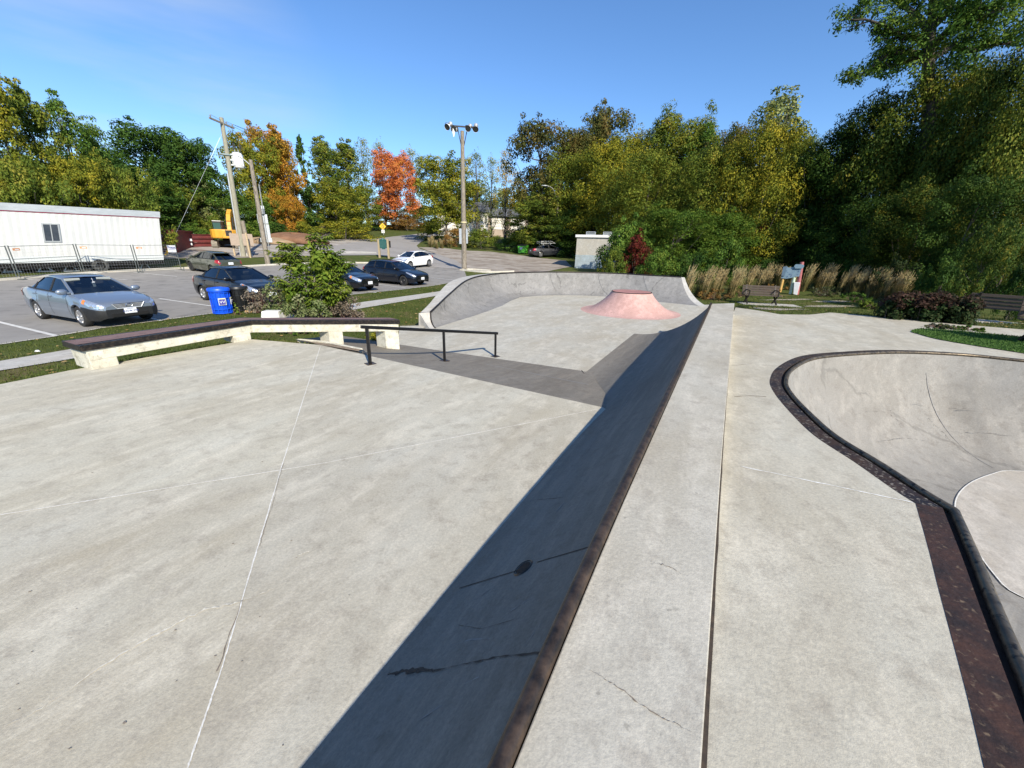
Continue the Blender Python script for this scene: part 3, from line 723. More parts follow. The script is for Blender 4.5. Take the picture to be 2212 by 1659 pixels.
lotfar=P2([(600,573),(576,574),(523,577),(407,580.5),(218,590),(41,603),(0,607)])
d1=(lotfar[-1]-lotfar[-3]).normalized(); lotL2=[lotfar[-1]+d1*11]
lotmid=P2([(1010,603),(1004,587),(996,580),(960,566),(900,560),(868,566),(850,569),(796,570),(722,569),(612,572)])
drape('parking_lot',lotnear+lotmid+lotfar+lotL2+lotL,M_asph,.012)
road=P2([(686,552),(722,552),(812,551.5),(860,557),(868,566),(900,573),(960,580),(1000,582),(1004,577),(985,563),(943,549),(905,537),(900,531),(908,524),(920,517),(945,510),(990,504.5),(1040,502),(1035,498),(985,500),(920,503.5),(885,507.5),(850,511),(812,516),(760,524),(700,535)])
drape('road',road,M_road,.03)
drape('gravel_yard',P2([(300,562),(400,558),(523,557),(612,555),(700,553),(720,540),(810,517),(760,517),(650,519),(560,523),(470,524),(380,528),(250,532)]),M_yard,.02)
drape('pale_gravel',P2([(690,549.5),(760,549),(815,549),(812,545),(760,543),(700,545)]),pm('pale gravel',(.55,.52,.46),(.42,.39,.34),1.2,rough=.95,bump=.5),.05)
drape('gravel_lot',P2([(903,534),(943,549),(985,563),(1004,577),(1018,585),(1060,589),(1130,589),(1185,586),(1235,576),(1222,563),(1160,557),(1110,550),(1060,544),(1000,541),(960,536)]),M_gravel,.022)
walkT=[(-160,818),(0,782),(148,757),(781,653.7),(932,632.6),(962,628)]; walkB=[(972,635),(912,645),(791,665),(149,778),(0,803),(-160,842)]
walkp=P2(walkT[1:]); walkq=P2(walkB[:-1]); wd_=(walkp[0]-walkp[1]).normalized()*8
drape('footpath',walkp+walkq+[walkq[-1]+wd_,walkp[0]+wd_],M_walk,.02)
mb=MB(); 
for a,b in zip(lotnear[:-1],lotnear[1:]): ribbon(mb,[a.lerp(b,k/6)+Vector((0,0,.02)) for k in range(7)],.09,0,.25)
structure('lot_edging',mb,M_kerb)
def onT(p,o=0): return Vector((p.x,p.y,T1(p.x,p.y)+o))
def seg(a,b,n): return [a.lerp(b,k/n) for k in range(n+1)]
mb=MB()
for a,b in (((-60,683),(122,727)),((344,646),(462,663)),((288,588.6),(382,598)),((224,601),(275,605)),((377,585),(424,588.5)),((57,604),(90,606)),((803,613),(876,622.5)),((795,630),(813,633)),((318,687.5),(349,694)),((560,600),(640,606)),((640,580),(700,584)),((930,600),(985,606)),((700,596),(760,602))):
    A_,B_=gt(*a),gt(*b); ribbon(mb,[onT(p,.022) for p in seg(A_,B_,8)],.10,0,.06)
structure('parking_lines',mb,M_white)
mb=MB()
for i in range(40):
    px,py=random.uniform(0,900),random.uniform(590,680); p=gt(px,py)
    if not inpoly([V2(q) for q in lotnear+lotmid+lotfar+lotL2+lotL],np.array([p.x]),np.array([p.y]))[0]: continue
    t=random.uniform(0,3.1); L=random.uniform(.6,2.6); q=p+Vector((math.cos(t)*L,math.sin(t)*L,0))
    ribbon(mb,[onT(x+Vector((random.uniform(-.06,.06),random.uniform(-.06,.06),0)),.02) for x in seg(p,q,8)],.035,0,.8,True)
structure('asphalt_cracks',mb,pm('tar',(.13,.125,.12),(.2,.19,.18),8,rough=.9))
def kerb(mb,pts,w=.16,h=.13):
    pts=[onT(p) for p in catmull(pts,6)]
    for k in range(len(pts)-1):
        pass
    rings=[]
    for i,p in enumerate(pts):
        t=(pts[min(i+1,len(pts)-1)]-pts[max(i-1,0)]); t.z=0; t.normalize(); n=Vector((-t.y,t.x,0))
        rings.append([p+n*w/2+Vector((0,0,-.1)),p+n*w*.48+Vector((0,0,h)),p-n*w*.42+Vector((0,0,h)),p-n*w/2+Vector((0,0,-.1))])
    mb.loft(rings,False)
mb=MB(); kerb(mb,lotL2+lotfar[::-1]+P2([(612,572)]))
kerb(mb,P2([(612,572),(660,570.5),(722,568.5),(796,569),(850,568.5),(866,565),(862,558)]))
kerb(mb,P2([(994,584),(1050,589),(1110,587.5)]),.18); kerb(mb,P2([(994,584),(1018,583),(1060,585.5)]),.18)
structure('kerb',mb,M_kerb,smooth=30)
# island and verges get their own grass tone through the ground sheet; the small turf oval lies on the deck
R5=lambda x,y:((3200+x*.376)*.5486,(900+y*.376)*.5486)
ov=[(1030,1080),(1130,1052),(1500,1075),(2000,1120),(2212,1140)]; ov2=[(2212,1310),(1700,1230),(1300,1160),(1100,1105)]
o1=[onz(*R5(*p),zdeck) for p in ov]; o2=[onz(*R5(*p),zdeck) for p in ov2]
ovp=catmull(o1+[o1[-1]+(o1[-1]-o1[-2])*2.2,o2[0]+(o2[0]-o2[1])*1.2]+o2,4,True)
turf=pm('turf',(.055,.12,.022),(.08,.145,.03),2.5,rough=.95,bump=.8,bscale=60,spec=.1)
drape('turf_oval',[V2(p) for p in ovp],turf,.012,fn=zdeck)
# worn earth in the lawn by the benches
def blob(c,rx,ry,rot,n=22,j=.25):
    return [(c.x+(rx*math.cos(k*2*PI/n)*math.cos(rot)-ry*math.sin(k*2*PI/n)*math.sin(rot))*(1+random.uniform(-j,j)),c.y+(rx*math.cos(k*2*PI/n)*math.sin(rot)+ry*math.sin(k*2*PI/n)*math.cos(rot))*(1+random.uniform(-j,j))) for k in range(n)]
M_dirt=pm('worn earth',(.25,.2,.13),(.40,.36,.29),2.5,rough=.95,bump=.5)
for px,py,rx,ry in ((1700,648,1.7,.25),(1655,668,1.5,.35),(1795,652,1.2,.3),(1790,662,1.5,.35)):
    drape('worn_earth',blob(gt(px,py),rx,ry,.2),M_dirt,.02,.6)
# grass blades where the lawn is near enough to show its pile
def blades(name,polys,dens,h,zf,mat,excl=(),lim=60000):
    VS=[];n0=0
    for poly in polys:
        P=np.array([(p[0],p[1]) for p in poly]); lo=P.min(0); hi=P.max(0); A=(hi-lo).prod(); m=int(min(lim,A*dens))
        xy=RNG.uniform(lo,hi,(m,2)); k=inpoly([tuple(q) for q in P],xy[:,0],xy[:,1])
        for e in excl: k&=~inpoly(e,xy[:,0],xy[:,1])
        xy=xy[k]; z=zf(xy[:,0],xy[:,1]); m=len(xy)
        a=RNG.uniform(0,2*PI,m); w=RNG.uniform(.006,.014,m); hh=h*RNG.uniform(.4,1.3,m); lx=RNG.normal(0,.5,m)*hh; ly=RNG.normal(0,.5,m)*hh
        b=np.stack([xy[:,0],xy[:,1],z],1); s=np.stack([np.cos(a)*w,np.sin(a)*w,np.zeros(m)],1)
        VS.append(np.stack([b-s,b+s,b+np.stack([lx,ly,hh],1)],1).reshape(-1,3))
    V=np.concatenate(VS); me=bpy.data.meshes.new(name); me.vertices.add(len(V)); me.vertices.foreach_set('co',V.astype(np.float32).ravel())
    nf=len(V)//3; me.loops.add(nf*3); me.loops.foreach_set('vertex_index',np.arange(nf*3,dtype=np.int32)); me.polygons.add(nf); me.polygons.foreach_set('loop_start',np.arange(nf,dtype=np.int32)*3); me.update(calc_edges=True)
    me.materials.append(mat); o=bpy.data.objects.new(name,me); C.objects.link(o); tag(o,None,None,None,'stuff'); return o
F_grass=foliage('grass blades',[(.045,.068,.014),(.075,.105,.022),(.115,.135,.035),(.20,.17,.075)],.25,.6)
verge=lotnear+walkp[::-1]+[walkp[0]+wd_,lotnear[0]+d0*8]
verge2=walkq[1:-0][:]  # toward the plaza
nearA=walkq+[walkq[-1]+wd_]+[Vector((*polyA[5],0))]+[Vector((*polyA[i],0)) for i in (4,3,2,1)]+P2([(800,725),(866,712),(915,690),(945,655)])
lotpoly=[V2(q) for q in lotnear+lotmid+lotfar+lotL2+lotL]; walkpoly=[V2(q) for q in walkp+walkq+[walkq[-1]+wd_,walkp[0]+wd_]]
bl=blades('lawn_grass',[verge,nearA],900,.055,lambda x,y:T(x,y)-.005,F_grass,[lotpoly,walkpoly,polyA,polyB],90000)
bl['label']='short mown grass verges between the footpath, the car park and the plaza'; bl['category']='grass'
lawn=[R2+Vector((.4,.3,0)),dedge[3],dedge[4],dedge[6],dedge[7]]+P2([(2212,690),(2000,655),(1800,632),(1700,640),(1560,640),(1520,650)])
bl=blades('lawn_grass',[lawn],260,.07,lambda x,y:T(x,y)-.005,F_grass,[outer,polyB],50000); bl['label']='patchy lawn around the benches beyond the right deck'; bl['category']='grass'
bl=blades('turf_grass',[ovp],1500,.03,lambda x,y:1.185-.03*y+.01,foliage('turf blades',[(.06,.12,.028),(.085,.16,.036),(.13,.19,.05)],.2),[],40000); bl['label']='bright turf blades of the grass oval on the right deck'; bl['category']='grass'

# fallen leaves scattered over the verges and the lawn
VS=[]
for poly,n in ((verge,260),(nearA,240),(lawn,420)):
    P_=np.array([(p[0],p[1]) for p in poly]); lo,hi=P_.min(0),P_.max(0); xy=RNG.uniform(lo,hi,(n*4,2)); k_=inpoly([tuple(q) for q in P_],xy[:,0],xy[:,1])
    for e_ in (lotpoly,walkpoly,polyA,polyB,outer): k_&=~inpoly(e_,xy[:,0],xy[:,1])
    for x,y in xy[k_][:n]:
        z=T1(x,y)+.05; a_=random.uniform(0,6.28); s_=random.uniform(.03,.06); c_,d_=math.cos(a_)*s_,math.sin(a_)*s_; t_=random.uniform(-.02,.02)
        VS+=[(x+c_,y+d_,z),(x-d_*.6,y+c_*.6,z+t_),(x-c_,y-d_,z),(x+d_*.6,y-c_*.6,z-t_*.5)]
V_=np.array(VS); me=bpy.data.meshes.new('fallen_leaves'); me.vertices.add(len(V_)); me.vertices.foreach_set('co',V_.astype(np.float32).ravel()); nq=len(V_)//4
me.loops.add(nq*4); me.loops.foreach_set('vertex_index',np.arange(nq*4,dtype=np.int32)); me.polygons.add(nq); me.polygons.foreach_set('loop_start',np.arange(nq,dtype=np.int32)*4); me.update(calc_edges=True)
me.materials.append(foliage('fallen leaf',[(.16,.09,.03),(.30,.19,.06),(.36,.26,.12),(.22,.10,.04)],.1)); fo_=bpy.data.objects.new('fallen_leaves',me); C.objects.link(fo_); tag(fo_,'brown and yellow fallen leaves scattered over the grass verges and lawn','leaves',None,'stuff')
# ================================================================ CARS
M_tyre=pm('tyre rubber',(.018,.018,.018),(.03,.029,.027),20,rough=.85)
M_rim=pm('alloy rim',(.62,.62,.62),rough=.28,metal=.9)
M_rimdark=pm('steel rim',(.05,.05,.052),rough=.45,metal=.6)
M_trim=pm('black plastic',(.012,.012,.013),(.02,.02,.02),30,rough=.55)
M_under=pm('underbody',(.006,.006,.006),rough=.9)
M_chrome=pm('chrome',(.72,.73,.74),rough=.15,metal=1.)
M_bright=pm('satin metal',(.55,.57,.60),rough=.4,metal=.3)
M_amber=pm('amber lens',(.75,.22,.02),rough=.2,coat=1)
M_red=pm('red lens',(.42,.012,.015),(.25,.006,.01),12,rough=.15,coat=1)
M_white_p=pm('plate white',(.78,.80,.82),rough=.4)
M_blue_ink=pm('plate ink',(.05,.07,.22),rough=.5)
M_seat=pm('seat cloth',(.03,.03,.034),(.05,.05,.055),20,rough=.9)
def lens_mat():
    m,nt,b=_new('headlamp lens'); b.inputs['Base Color'].default_value=(.72,.74,.76,1); b.inputs['Roughness'].default_value=.12; b.inputs['Metallic'].default_value=.75
    b.inputs['Coat Weight'].default_value=1; n=nt.nodes.new('ShaderNodeTexVoronoi'); n.inputs['Scale'].default_value=11
    t=nt.nodes.new('ShaderNodeTexCoord'); nt.links.new(t.outputs['Object'],n.inputs['Vector'])
    bp=nt.nodes.new('ShaderNodeBump'); bp.inputs['Strength'].default_value=.5; bp.inputs['Distance'].default_value=.03; nt.links.new(n.outputs['Distance'],bp.inputs['Height']); nt.links.new(bp.outputs[0],b.inputs['Normal']); return m
M_lens=lens_mat()
def glass_mat(name,tint,mixf):
    m=bpy.data.materials.new(name); m.use_nodes=True; nt=m.node_tree; N=nt.nodes; L=nt.links; N.clear()
    out=N.new('ShaderNodeOutputMaterial'); t=N.new('ShaderNodeBsdfTransparent'); t.inputs[0].default_value=(*tint,1)
    gl=N.new('ShaderNodeBsdfGlossy'); gl.inputs['Roughness'].default_value=.03; gl.inputs['Color'].default_value=(.9,.95,1,1)
    fr=N.new('ShaderNodeFresnel'); fr.inputs['IOR'].default_value=1.55
    a=N.new('ShaderNodeMath'); a.operation='ADD'; a.inputs[1].default_value=mixf; L.new(fr.outputs[0],a.inputs[0])
    mx=N.new('ShaderNodeMixShader'); L.new(a.outputs[0],mx.inputs[0]); L.new(t.outputs[0],mx.inputs[1]); L.new(gl.outputs[0],mx.inputs[2]); L.new(mx.outputs[0],out.inputs['Surface']); return m
M_glass=glass_mat('window glass',(.42,.47,.47),.03); M_glassdark=glass_mat('tinted glass',(.10,.11,.12),.03)
def paint(name,c,metal=0.,rough=.35,coat=1.):
    return pm(name,c,rough=rough,metal=metal,coat=coat)
def interp(tab,x):
    if x<=tab[0][0]: return tab[0][1]
    for (a,b),(c,d) in zip(tab[:-1],tab[1:]):
        if x<=c: return b+(d-b)*(x-a)/(c-a) if c>a else d
    return tab[-1][1]
def make_car(name,label,group,p):
    """p: L,W,H, wb, fo (front overhang), R wheel radius, top: [(x,z)] of bonnet/belt/boot, gh: greenhouse points"""
    root=thing(name,label,p.get('cat','car'),(0,0,0),0,group)
    L_,W_=p['L'],p['W']/2; xf=L_/2; xr=-L_/2; xw1=xf-p['fo']; xw2=xw1-p['wb']; R=p['R']
    body=p['paint']; ax=R+.055
    top=sorted(p['top']); sill=p.get('sill',.20)
    wt=[(xr,W_*.78),(xr+.04,W_*.86),(xr+.16,W_*.93),(xr+.45,W_*.985),(xr+1.0,W_),(xf-1.2,W_),(xf-.6,W_*.985),(xf-.28,W_*.94),(xf-.10,W_*.86),(xf-.02,W_*.74),(xf,W_*.66)]
    zl0=[(xr,.38),(xr+.12,.27),(xr+.5,sill),(xf-.6,sill),(xf-.12,.22),(xf,.30)]
    def arch(x):
        z=interp(zl0,x)
        for xw in (xw1,xw2):
            if abs(x-xw)<ax: z=max(z,R+math.sqrt(ax*ax-(x-xw)**2)*1.0)
        return z
    xs=set([xr,xr+.02,xr+.05,xr+.1,xr+.18,xr+.3,xr+.45,xf-.45,xf-.3,xf-.18,xf-.1,xf-.05,xf-.02,xf])
    for xw in (xw1,xw2):
        for k in range(-9,10): xs.add(xw+ax*math.sin(k/9*PI/2))
        xs.add(xw-ax-.003); xs.add(xw+ax+.003)
    k=xr+.5
    while k<xf-.5: xs.add(k); k+=.12
    for x,z in top: xs.add(x)
    xs=sorted(xs)
    def section(x):
        w=interp(wt,x); zt=interp(top,x); zl=min(arch(x),zt-.12); zb=interp(zl0,x); h=zt-zb
        Z=lambda f:max(zl+(.001 if f>0 else 0)*f,zb+h*f)
        flare=.018*sum(1 for xw in (xw1,xw2) if abs(x-xw)<ax+.08)
        return [(w*.93+flare*.6,zl),(w*.985+flare,max(Z(.22),zl+.002)),(w*1.0+flare,max(Z(.45),zl+.004)),(w*.995+flare*.5,max(Z(.62),zl+.008)),(w*.985,max(Z(.66),zl+.012)),(w*.975,max(Z(.86),zl+.05)),(w*.925,max(Z(.965),zl+.08)),(w*.84,zt),(w*.45,zt+.018),(0,zt+.026)]
    rings=[]
    for x in xs:
        s=section(x); rings.append([(x,y,z) for y,z in s]+[(x,-y,z) for y,z in s[-2::-1]])
    mb=MB(); mb.loft(rings,False)
    for rg in (rings[0],rings[-1]): mb.add(rg,[list(range(len(rg)))])
    mb.build('body',body,root,smooth=38)
    def surf(x,v,side):
        s=section(x); i=min(len(s)-2,int(v)); f=v-i; y=s[i][0]+(s[i+1][0]-s[i][0])*f; z=s[i][1]+(s[i+1][1]-s[i][1])*f
        return Vector((x,y*side,z))
    def patch(m,x0,x1,v0,v1,side,off=.006,nx=8,nv=5,mi=0,shape=None):
        rows=[]
        for i in range(nx+1):
            x=x0+(x1-x0)*i/nx; row=[]
            for j in range(nv+1):
                a,b=(v0,v1) if shape is None else shape(i/nx)
                v=a+(b-a)*j/nv; q=surf(x,v,side)
                e=.01; n=(surf(min(xf,x+e),v,side)-surf(max(xr,x-e),v,side)).cross(surf(x,min(8.9,v+.05),side)-surf(x,max(0,v-.05),side))
                n=n.normalized() if n.length>1e-9 else Vector((0,side,0))
                if n.y*side<-.2 or (n.y*side<.05 and n.z<0): n=-n
                row.append(q+n*off)
            rows.append(row)
        m.loft(rows,False,mi)
    # dark inner volume: wheel wells, floor
    mb=MB(); mb.box((0,0,.42),(L_-.5,p['W']*.72,.30)); 
    for xw in (xw1,xw2): mb.box((xw,0,R+.12),(ax*2,p['W']*.80,ax*1.2))
    mb.build('underbody',M_under,root)
    # greenhouse
    (xa,za),(xb,zb),(xc,zc),(xd,zd_)=p['gh']; H=p['H']
    wb_=W_*.86; wr=W_*p.get('wr',.66)
    def wbelt(x): return min(wb_,interp(wt,x)*.87)
    def rz(x): 
        t=(x-xc)/(xb-xc); return zc+(zb-zc)*t+(H-max(zb,zc))*4*t*(1-t)
    mb=MB(); rows=[]
    for i in range(13):
        x=xc+(xb-xc)*i/12; z=rz(x); wx=wr*(1-.06*abs(2*i/12-1)**3)
        rows.append([(x,wx,z-.075),(x,wx*.985,z-.035),(x,wx*.90,z-.012),(x,wx*.5,z),(x,0,z+.006),(x,-wx*.5,z),(x,-wx*.90,z-.012),(x,-wx*.985,z-.035),(x,-wx,z-.075)])
    mb.loft(rows,False); mb.build('roof',body,root,smooth=50)
    ends=lambda x:(Vector((x,wr*.94,rz(x)-.045)))
    A0=Vector((xa,wbelt(xa)*.98,za)); A1=ends(xb); D0=Vector((xd,wbelt(xd)*.96,zd_)); D1=ends(xc)
    mb=MB()
    for s in (1,-1):
        S=lambda v:Vector((v.x,v.y*s,v.z))
        mb.beam(S(A0),S(A1),.055,.07); mb.loft([[S(D0)+Vector((p.get('cw',.16),0,-.02)),S(D0)+Vector((-.05,-.08*s,-.02))],[S(D1)+Vector((p.get('cw',.16)*.6,.02*s,0)),S(D1)+Vector((-.03,-.09*s,0))]],False)
    build_each(mb,'roof_pillar',body,root,smooth=40)
    # side glass with black door pillars
    xm=p.get('bp',(xa*.42+xd*.58)+.15)
    xs_side=[xa-.10,xm,xd+p.get('cw',.16)]
    if p.get('dp'): xs_side.insert(2,p['dp'])
    def sideq(x,lo):   # a point on the side glass plane
        if lo: return Vector((x,wbelt(x)*1.0+.004,interp(top,x)+.012))
        # top edge runs under the roof rail; slope near the ends follows the pillars
        return None
    def topx(x):
        if x>xb: t=(x-xb)/(xa-xb); return Vector((x,A1.y+(A0.y-A1.y)*t,(A1.z-.02)+(A0.z-A1.z)*t-.01))
        if x<xc: t=(x-xc)/(xd-xc); return Vector((x,D1.y+(D0.y-D1.y)*t,(D1.z-.02)+(D0.z-D1.z)*t-.01))
        t=(x-xc)/(xb-xc); return Vector((x,D1.y+(A1.y-D1.y)*t+.012,rz(x)-.085))
    for s in (1,-1):
        S=lambda v:Vector((v.x,v.y*s,v.z))
        for k in range(len(xs_side)-1):
            xh,xl=xs_side[k],xs_side[k+1]; n=7; pts=[xh-.02+(xl+.02-xh+.02)*i/n for i in range(n+1)]
            m=MB(); m.loft([[S(sideq(x,1)),S(topx(x))] for x in pts],False); m.build('side_window',p.get('sg',M_glass),root,smooth=60)
        m=MB()
        for xk in xs_side[1:-1]: m.beam(S(sideq(xk,1)),S(topx(xk)),.07,.03)
        m.tube([S(sideq(x,1))+Vector((0,.004*s,-.004)) for x in [xa-.02+(xd-xa+.02)*i/12 for i in range(13)]],.013,6)
        build_each(m,'window_trim',M_trim,root)
    def pane(nm,b0,t0,inset,mat,bow):
        m=MB(); rows=[]
        for i in range(7):
            f=i/6; l=b0.lerp(t0,f); w=l.y-inset; rows.append([Vector((l.x+bow*(1-(2*j/8-1)**2),w*(1-2*j/8),l.z+.012)) for j in range(9)])
        m.loft(rows,False); return m.build(nm,mat,root,smooth=60)
    pane('windshield',A0+Vector((.02,0,.0)),A1+Vector((.02,0,.0)),.03,p.get('wg',M_glass),.06)
    pane('rear_window',D0,D1,.07,p.get('rg',M_glassdark),-.05)
    # cabin
    mb=MB(); mb.box((xa-.35,0,za-.02),(.5,wb_*1.8,.06))
    for y in (-.36,.36):
        mb.box((xm+.25,y,.82),(.16,.46,.5)); mb.box((xm+.22,y,1.17),(.10,.24,.17)); 
    mb.box((xm-.62,0,.86),(.16,1.15,.45)); 
    for y in (-.38,.38): mb.box((xm-.68,y,1.13),(.09,.22,.13))
    build_each(mb,'seat',M_seat,root,bevel=.03)
    mb=MB(); Mx=Matrix.Translation((xm+.78,.36,.98))@Matrix.Rotation(math.radians(-62),4,'Y')
    mb.lathe([(.17,0),(.185,.012),(.17,.024),(.158,.012),(.17,0)],20,0,Mx); mb.build('steering_wheel',M_trim,root,smooth=60)
    # wheels
    for xw in (xw1,xw2):
        for s in (1,-1):
            Mw=Matrix.Translation((xw,s*(W_-.115),R))@Matrix.Rotation(-s*PI/2,4,'X')
            m=MB(); m.lathe([(R*.62,-.09),(R*.93,-.10),(R,-.07),(R,.07),(R*.94,.10),(R*.68,.105),(R*.62,.085)],28,0,Mw)
            wo=m.build('wheel',M_tyre,root,smooth=40)
            m=MB(); m.lathe([(R*.66,.095),(R*.63,.100),(R*.58,.06),(R*.55,-.05)],28,0,Mw)
            ns=p.get('spokes',6)
            if ns:
                for k in range(ns):
                    a=2*PI*k/ns+.3; Ms=Mw@Matrix.Rotation(a,4,'Z'); m.loft([[(R*.10,-.035,.075),(R*.10,.035,.075),(R*.10,.04,.05),(R*.10,-.04,.05)],[(R*.60,-.045,.085),(R*.60,.045,.085),(R*.60,.05,.06),(R*.60,-.05,.06)]],True,0,True,Ms)
                m.lathe([(.0,.088),(.05,.085),(.06,.06)],14,0,Mw)
                m.add([(R*.57*math.cos(k*PI/10),R*.57*math.sin(k*PI/10),.02) for k in range(20)],[list(range(20))],1,Mw)
            else:
                m.lathe([(0,.07),(R*.22,.07),(R*.30,.045),(R*.52,.055),(R*.58,.075)],24,0,Mw)
                for k in range(9): m.lathe([(.018,.0),(.018,.003)],6,1,Mw@Matrix.Translation((R*.42*math.cos(k*.698),R*.42*math.sin(k*.698),.055)),True)
            m.build('rim',[p.get('rim',M_rim),M_under],wo,smooth=35)
    # lights
    hl=p.get('hl',(.62,4.1,6.2)); tl=p.get('tl',(.30,4.0,6.3))
    for s in (1,-1):
        m=MB(); 
        sh=(lambda t:(hl[1]+.9*(1-t)**1.5,hl[2]+.15*(t)))
        patch(m,xf-hl[0],xf-.012,hl[1],hl[2],s,.010,10,5,0,sh); m.build('headlight',p.get('hm',M_lens),root,smooth=50)
        if p.get('amber'):
            m=MB(); patch(m,xf-hl[0]+.10,xf-hl[0]+.20,hl[1]+.55,hl[2]-.55,s,.016,4,4); m.build('turn_signal',M_amber,root,smooth=50)
        m=MB(); patch(m,xr+.012,xr+tl[0],tl[1],tl[2],s,.010,8,5); m.build('taillight',M_red,root,smooth=50)
        # mirror
        mp=Vector((xa-.16,s*(wbelt(xa)+.15),za+.06)); m=MB(); Mm=Matrix.Translation(mp)@Matrix.Diagonal((.55,1.0,.72,1))
        m.lathe([(.0,-.13),(.06,-.12),(.11,-.07),(.125,0),(.11,.07),(.06,.12),(0,.13)],14,0,Mm@Matrix.Rotation(PI/2,4,'X')); m.beam(mp+Vector((0,-s*.05,-.02)),Vector((xa-.14,s*wbelt(xa)*.98,za+.02)),.05,.05)
        m.build('mirror',p.get('mm',body),root,smooth=60)
        # door seams and handles
        m=MB()
        for xk in (xa-.18,xm,xd+.42 if xd>xw2-.2 else xw2+.30):
            pts=[surf(xk,v,s)+Vector((0,.004*s,0)) for v in (.4,1,2,3,4,5,6)]; ribbon(m,pts,.014,0,0,False,Vector((0,1,0)))
        build_each(m,'door_seam',M_under,root)
        for xk in (xm+.14,xm-.80):
            q=surf(xk,4.9,s); m=MB(); m.box((q.x,q.y+.018*s,q.z),(.20,.03,.04)); m.build('door_handle',p.get('dh',body),root,bevel=.01)
        m=MB(); patch(m,xw1-ax-.05,xw2+ax+.05,2.75,3.0,s,.012,20,1); m.build('side_moulding',p.get('sm',body),root)
    # front face
    gz0,gz1,gw=p.get('grille',(.56,.70,.42))
    m=MB(); xg=xf+.004
    ring=lambda x,w0,w1,z0,z1:[(x,-w0,z0),(x,w0,z0),(x,w1,z1),(x,-w1,z1)]
    m.loft([ring(xg-.05,gw*.75,gw,gz0,gz1),ring(xg+.012,gw*.75,gw,gz0,gz1)],True,0,True)
    for k in range(p.get('bars',4)):
        z=gz0+.02+(gz1-gz0-.04)*k/max(1,p.get('bars',4)-1); t=(z-gz0)/(gz1-gz0); m.box((xg+.018,0,z),(.014,(gw*.75+(gw*.25)*t)*1.92,.012),1)
    if p.get('gchrome'): m.tube([(xg+.014,-gw,gz1),(xg+.014,-gw*.75,gz0),(xg+.014,gw*.75,gz0),(xg+.014,gw,gz1)],.014,6,1)
    gm=m.build('grille',[M_trim,M_bright if p.get('gchrome') else M_trim],root)
    em=MB(); Me=plane_M((xg+.024,0,(gz0+gz1)/2+.01),(0,1,0),(0,0,1))
    if p.get('emb')=='oval': em.lathe([(.085,0),(.095,.010),(.085,.014),(.072,.006)],20,0,Me@Matrix.Diagonal((1,.55,1,1)))
    else: em.lathe([(.062,0),(.068,.01),(.058,.012)],20,0,Me); vs,fs=text_geo('V',.07); em.add(vs,fs,0,Me@Matrix.Translation((0,0,.008)))
    em.build('emblem',M_chrome,gm,smooth=40)
    # bumpers
    bmat=p.get('bump',body)
    if bmat is not body:
        m=MB()
        for s in (1,-1): patch(m,xf-.62,xf-.001,.05,3.55,s,.016,12,6)
        m.loft([[(xf-.03,y*interp(wt,xf-.0)*1.0,z) for z in (.27,.62)] for y in (-1,1)],False); m.loft([[(xf+.012,y*interp(wt,xf)*1.0,z) for z in (.29,.40,.50,gz0-.012)] for y in (-1,-.5,0,.5,1)],False)
        m.build('bumper',bmat,root,smooth=45)
    m=MB(); m.box((xf+.008,0,.36),(.05,.92,.11)); m.build('air_intake',M_under,root,bevel=.01)
    m=MB(); m.box((xr-.004,0,.40),(.05,p['W']*.62,.16)); m.build('rear_valance',M_trim,root,bevel=.01)
    def plate(o,x,sgn,txt):
        m=MB(); Mp=plane_M((x,0,o),(0,sgn,0),(0,0,1)); m.box((0,0,0),(.31,.155,.012),0,Mp)
        po=m.build('license_plate',M_white_p,root,bevel=.004)
        if txt:
            vs,fs=text_geo(txt,.085); m=MB(); m.add(vs,fs,0,Mp@Matrix.Translation((0,-.008,.009))); m.lathe([(.0,.0085),(.014,.0085)],8,0,Mp@Matrix.Translation((.005,-.008,0))); m.box((0,.062,.008),(.16,.010,.002),0,Mp); m.build('plate_number',M_blue_ink,po)
        else:
            m=MB(); m.box((0,-.006,.008),(.24,.055,.003),0,Mp); m.build('plate_number',pm('plate ink faint',(.30,.33,.45),(.7,.72,.75),90,rough=.5),po)
    plate(p.get('pz',.47),xf+.030,1,p.get('plate'))
    plate(p.get('rpz',.78),xr-.012,-1,None)
    for f in p.get('extra',[]): f(root,locals())
    return root
def put(o,front,rear,p,side):
    """stand a car so that the given side's wheels touch the surveyed ground points"""
    h=(front-rear); h.z=0; h.normalize(); left=Vector((-h.y,h.x,0)); c=(front+rear)/2-left*side*(p['W']/2-.1)
    L_=p['L']; xw1=L_/2-p['fo']; xm=xw1-p['wb']/2; c=c-h*xm
    o.location=(c.x,c.y,T1(c.x,c.y)+.012); o.rotation_euler=(0,0,math.atan2(h.y,h.x))
    # follow the slope
    zf=T1(*(c+h*xw1).xy); zr=T1(*(c+h*(xw1-p['wb'])).xy); o.rotation_euler=(0,-math.atan2(zf-zr,p['wb']),math.atan2(h.y,h.x)); o.location.z=(zf+zr)/2+.012
GC='cars standing in the car park'
silver=paint('silver blue paint',(.24,.285,.345),metal=.5,rough=.34); black=paint('black paint',(.004,.005,.007),rough=.3,coat=.45); navy=paint('blue black paint',(.004,.006,.012),rough=.3,coat=.45)
olive=paint('olive paint',(.085,.092,.062),metal=.4,rough=.35); whitep=paint('white paint',(.80,.80,.79),rough=.3); grey=paint('dark grey paint',(.02,.022,.028),rough=.35)
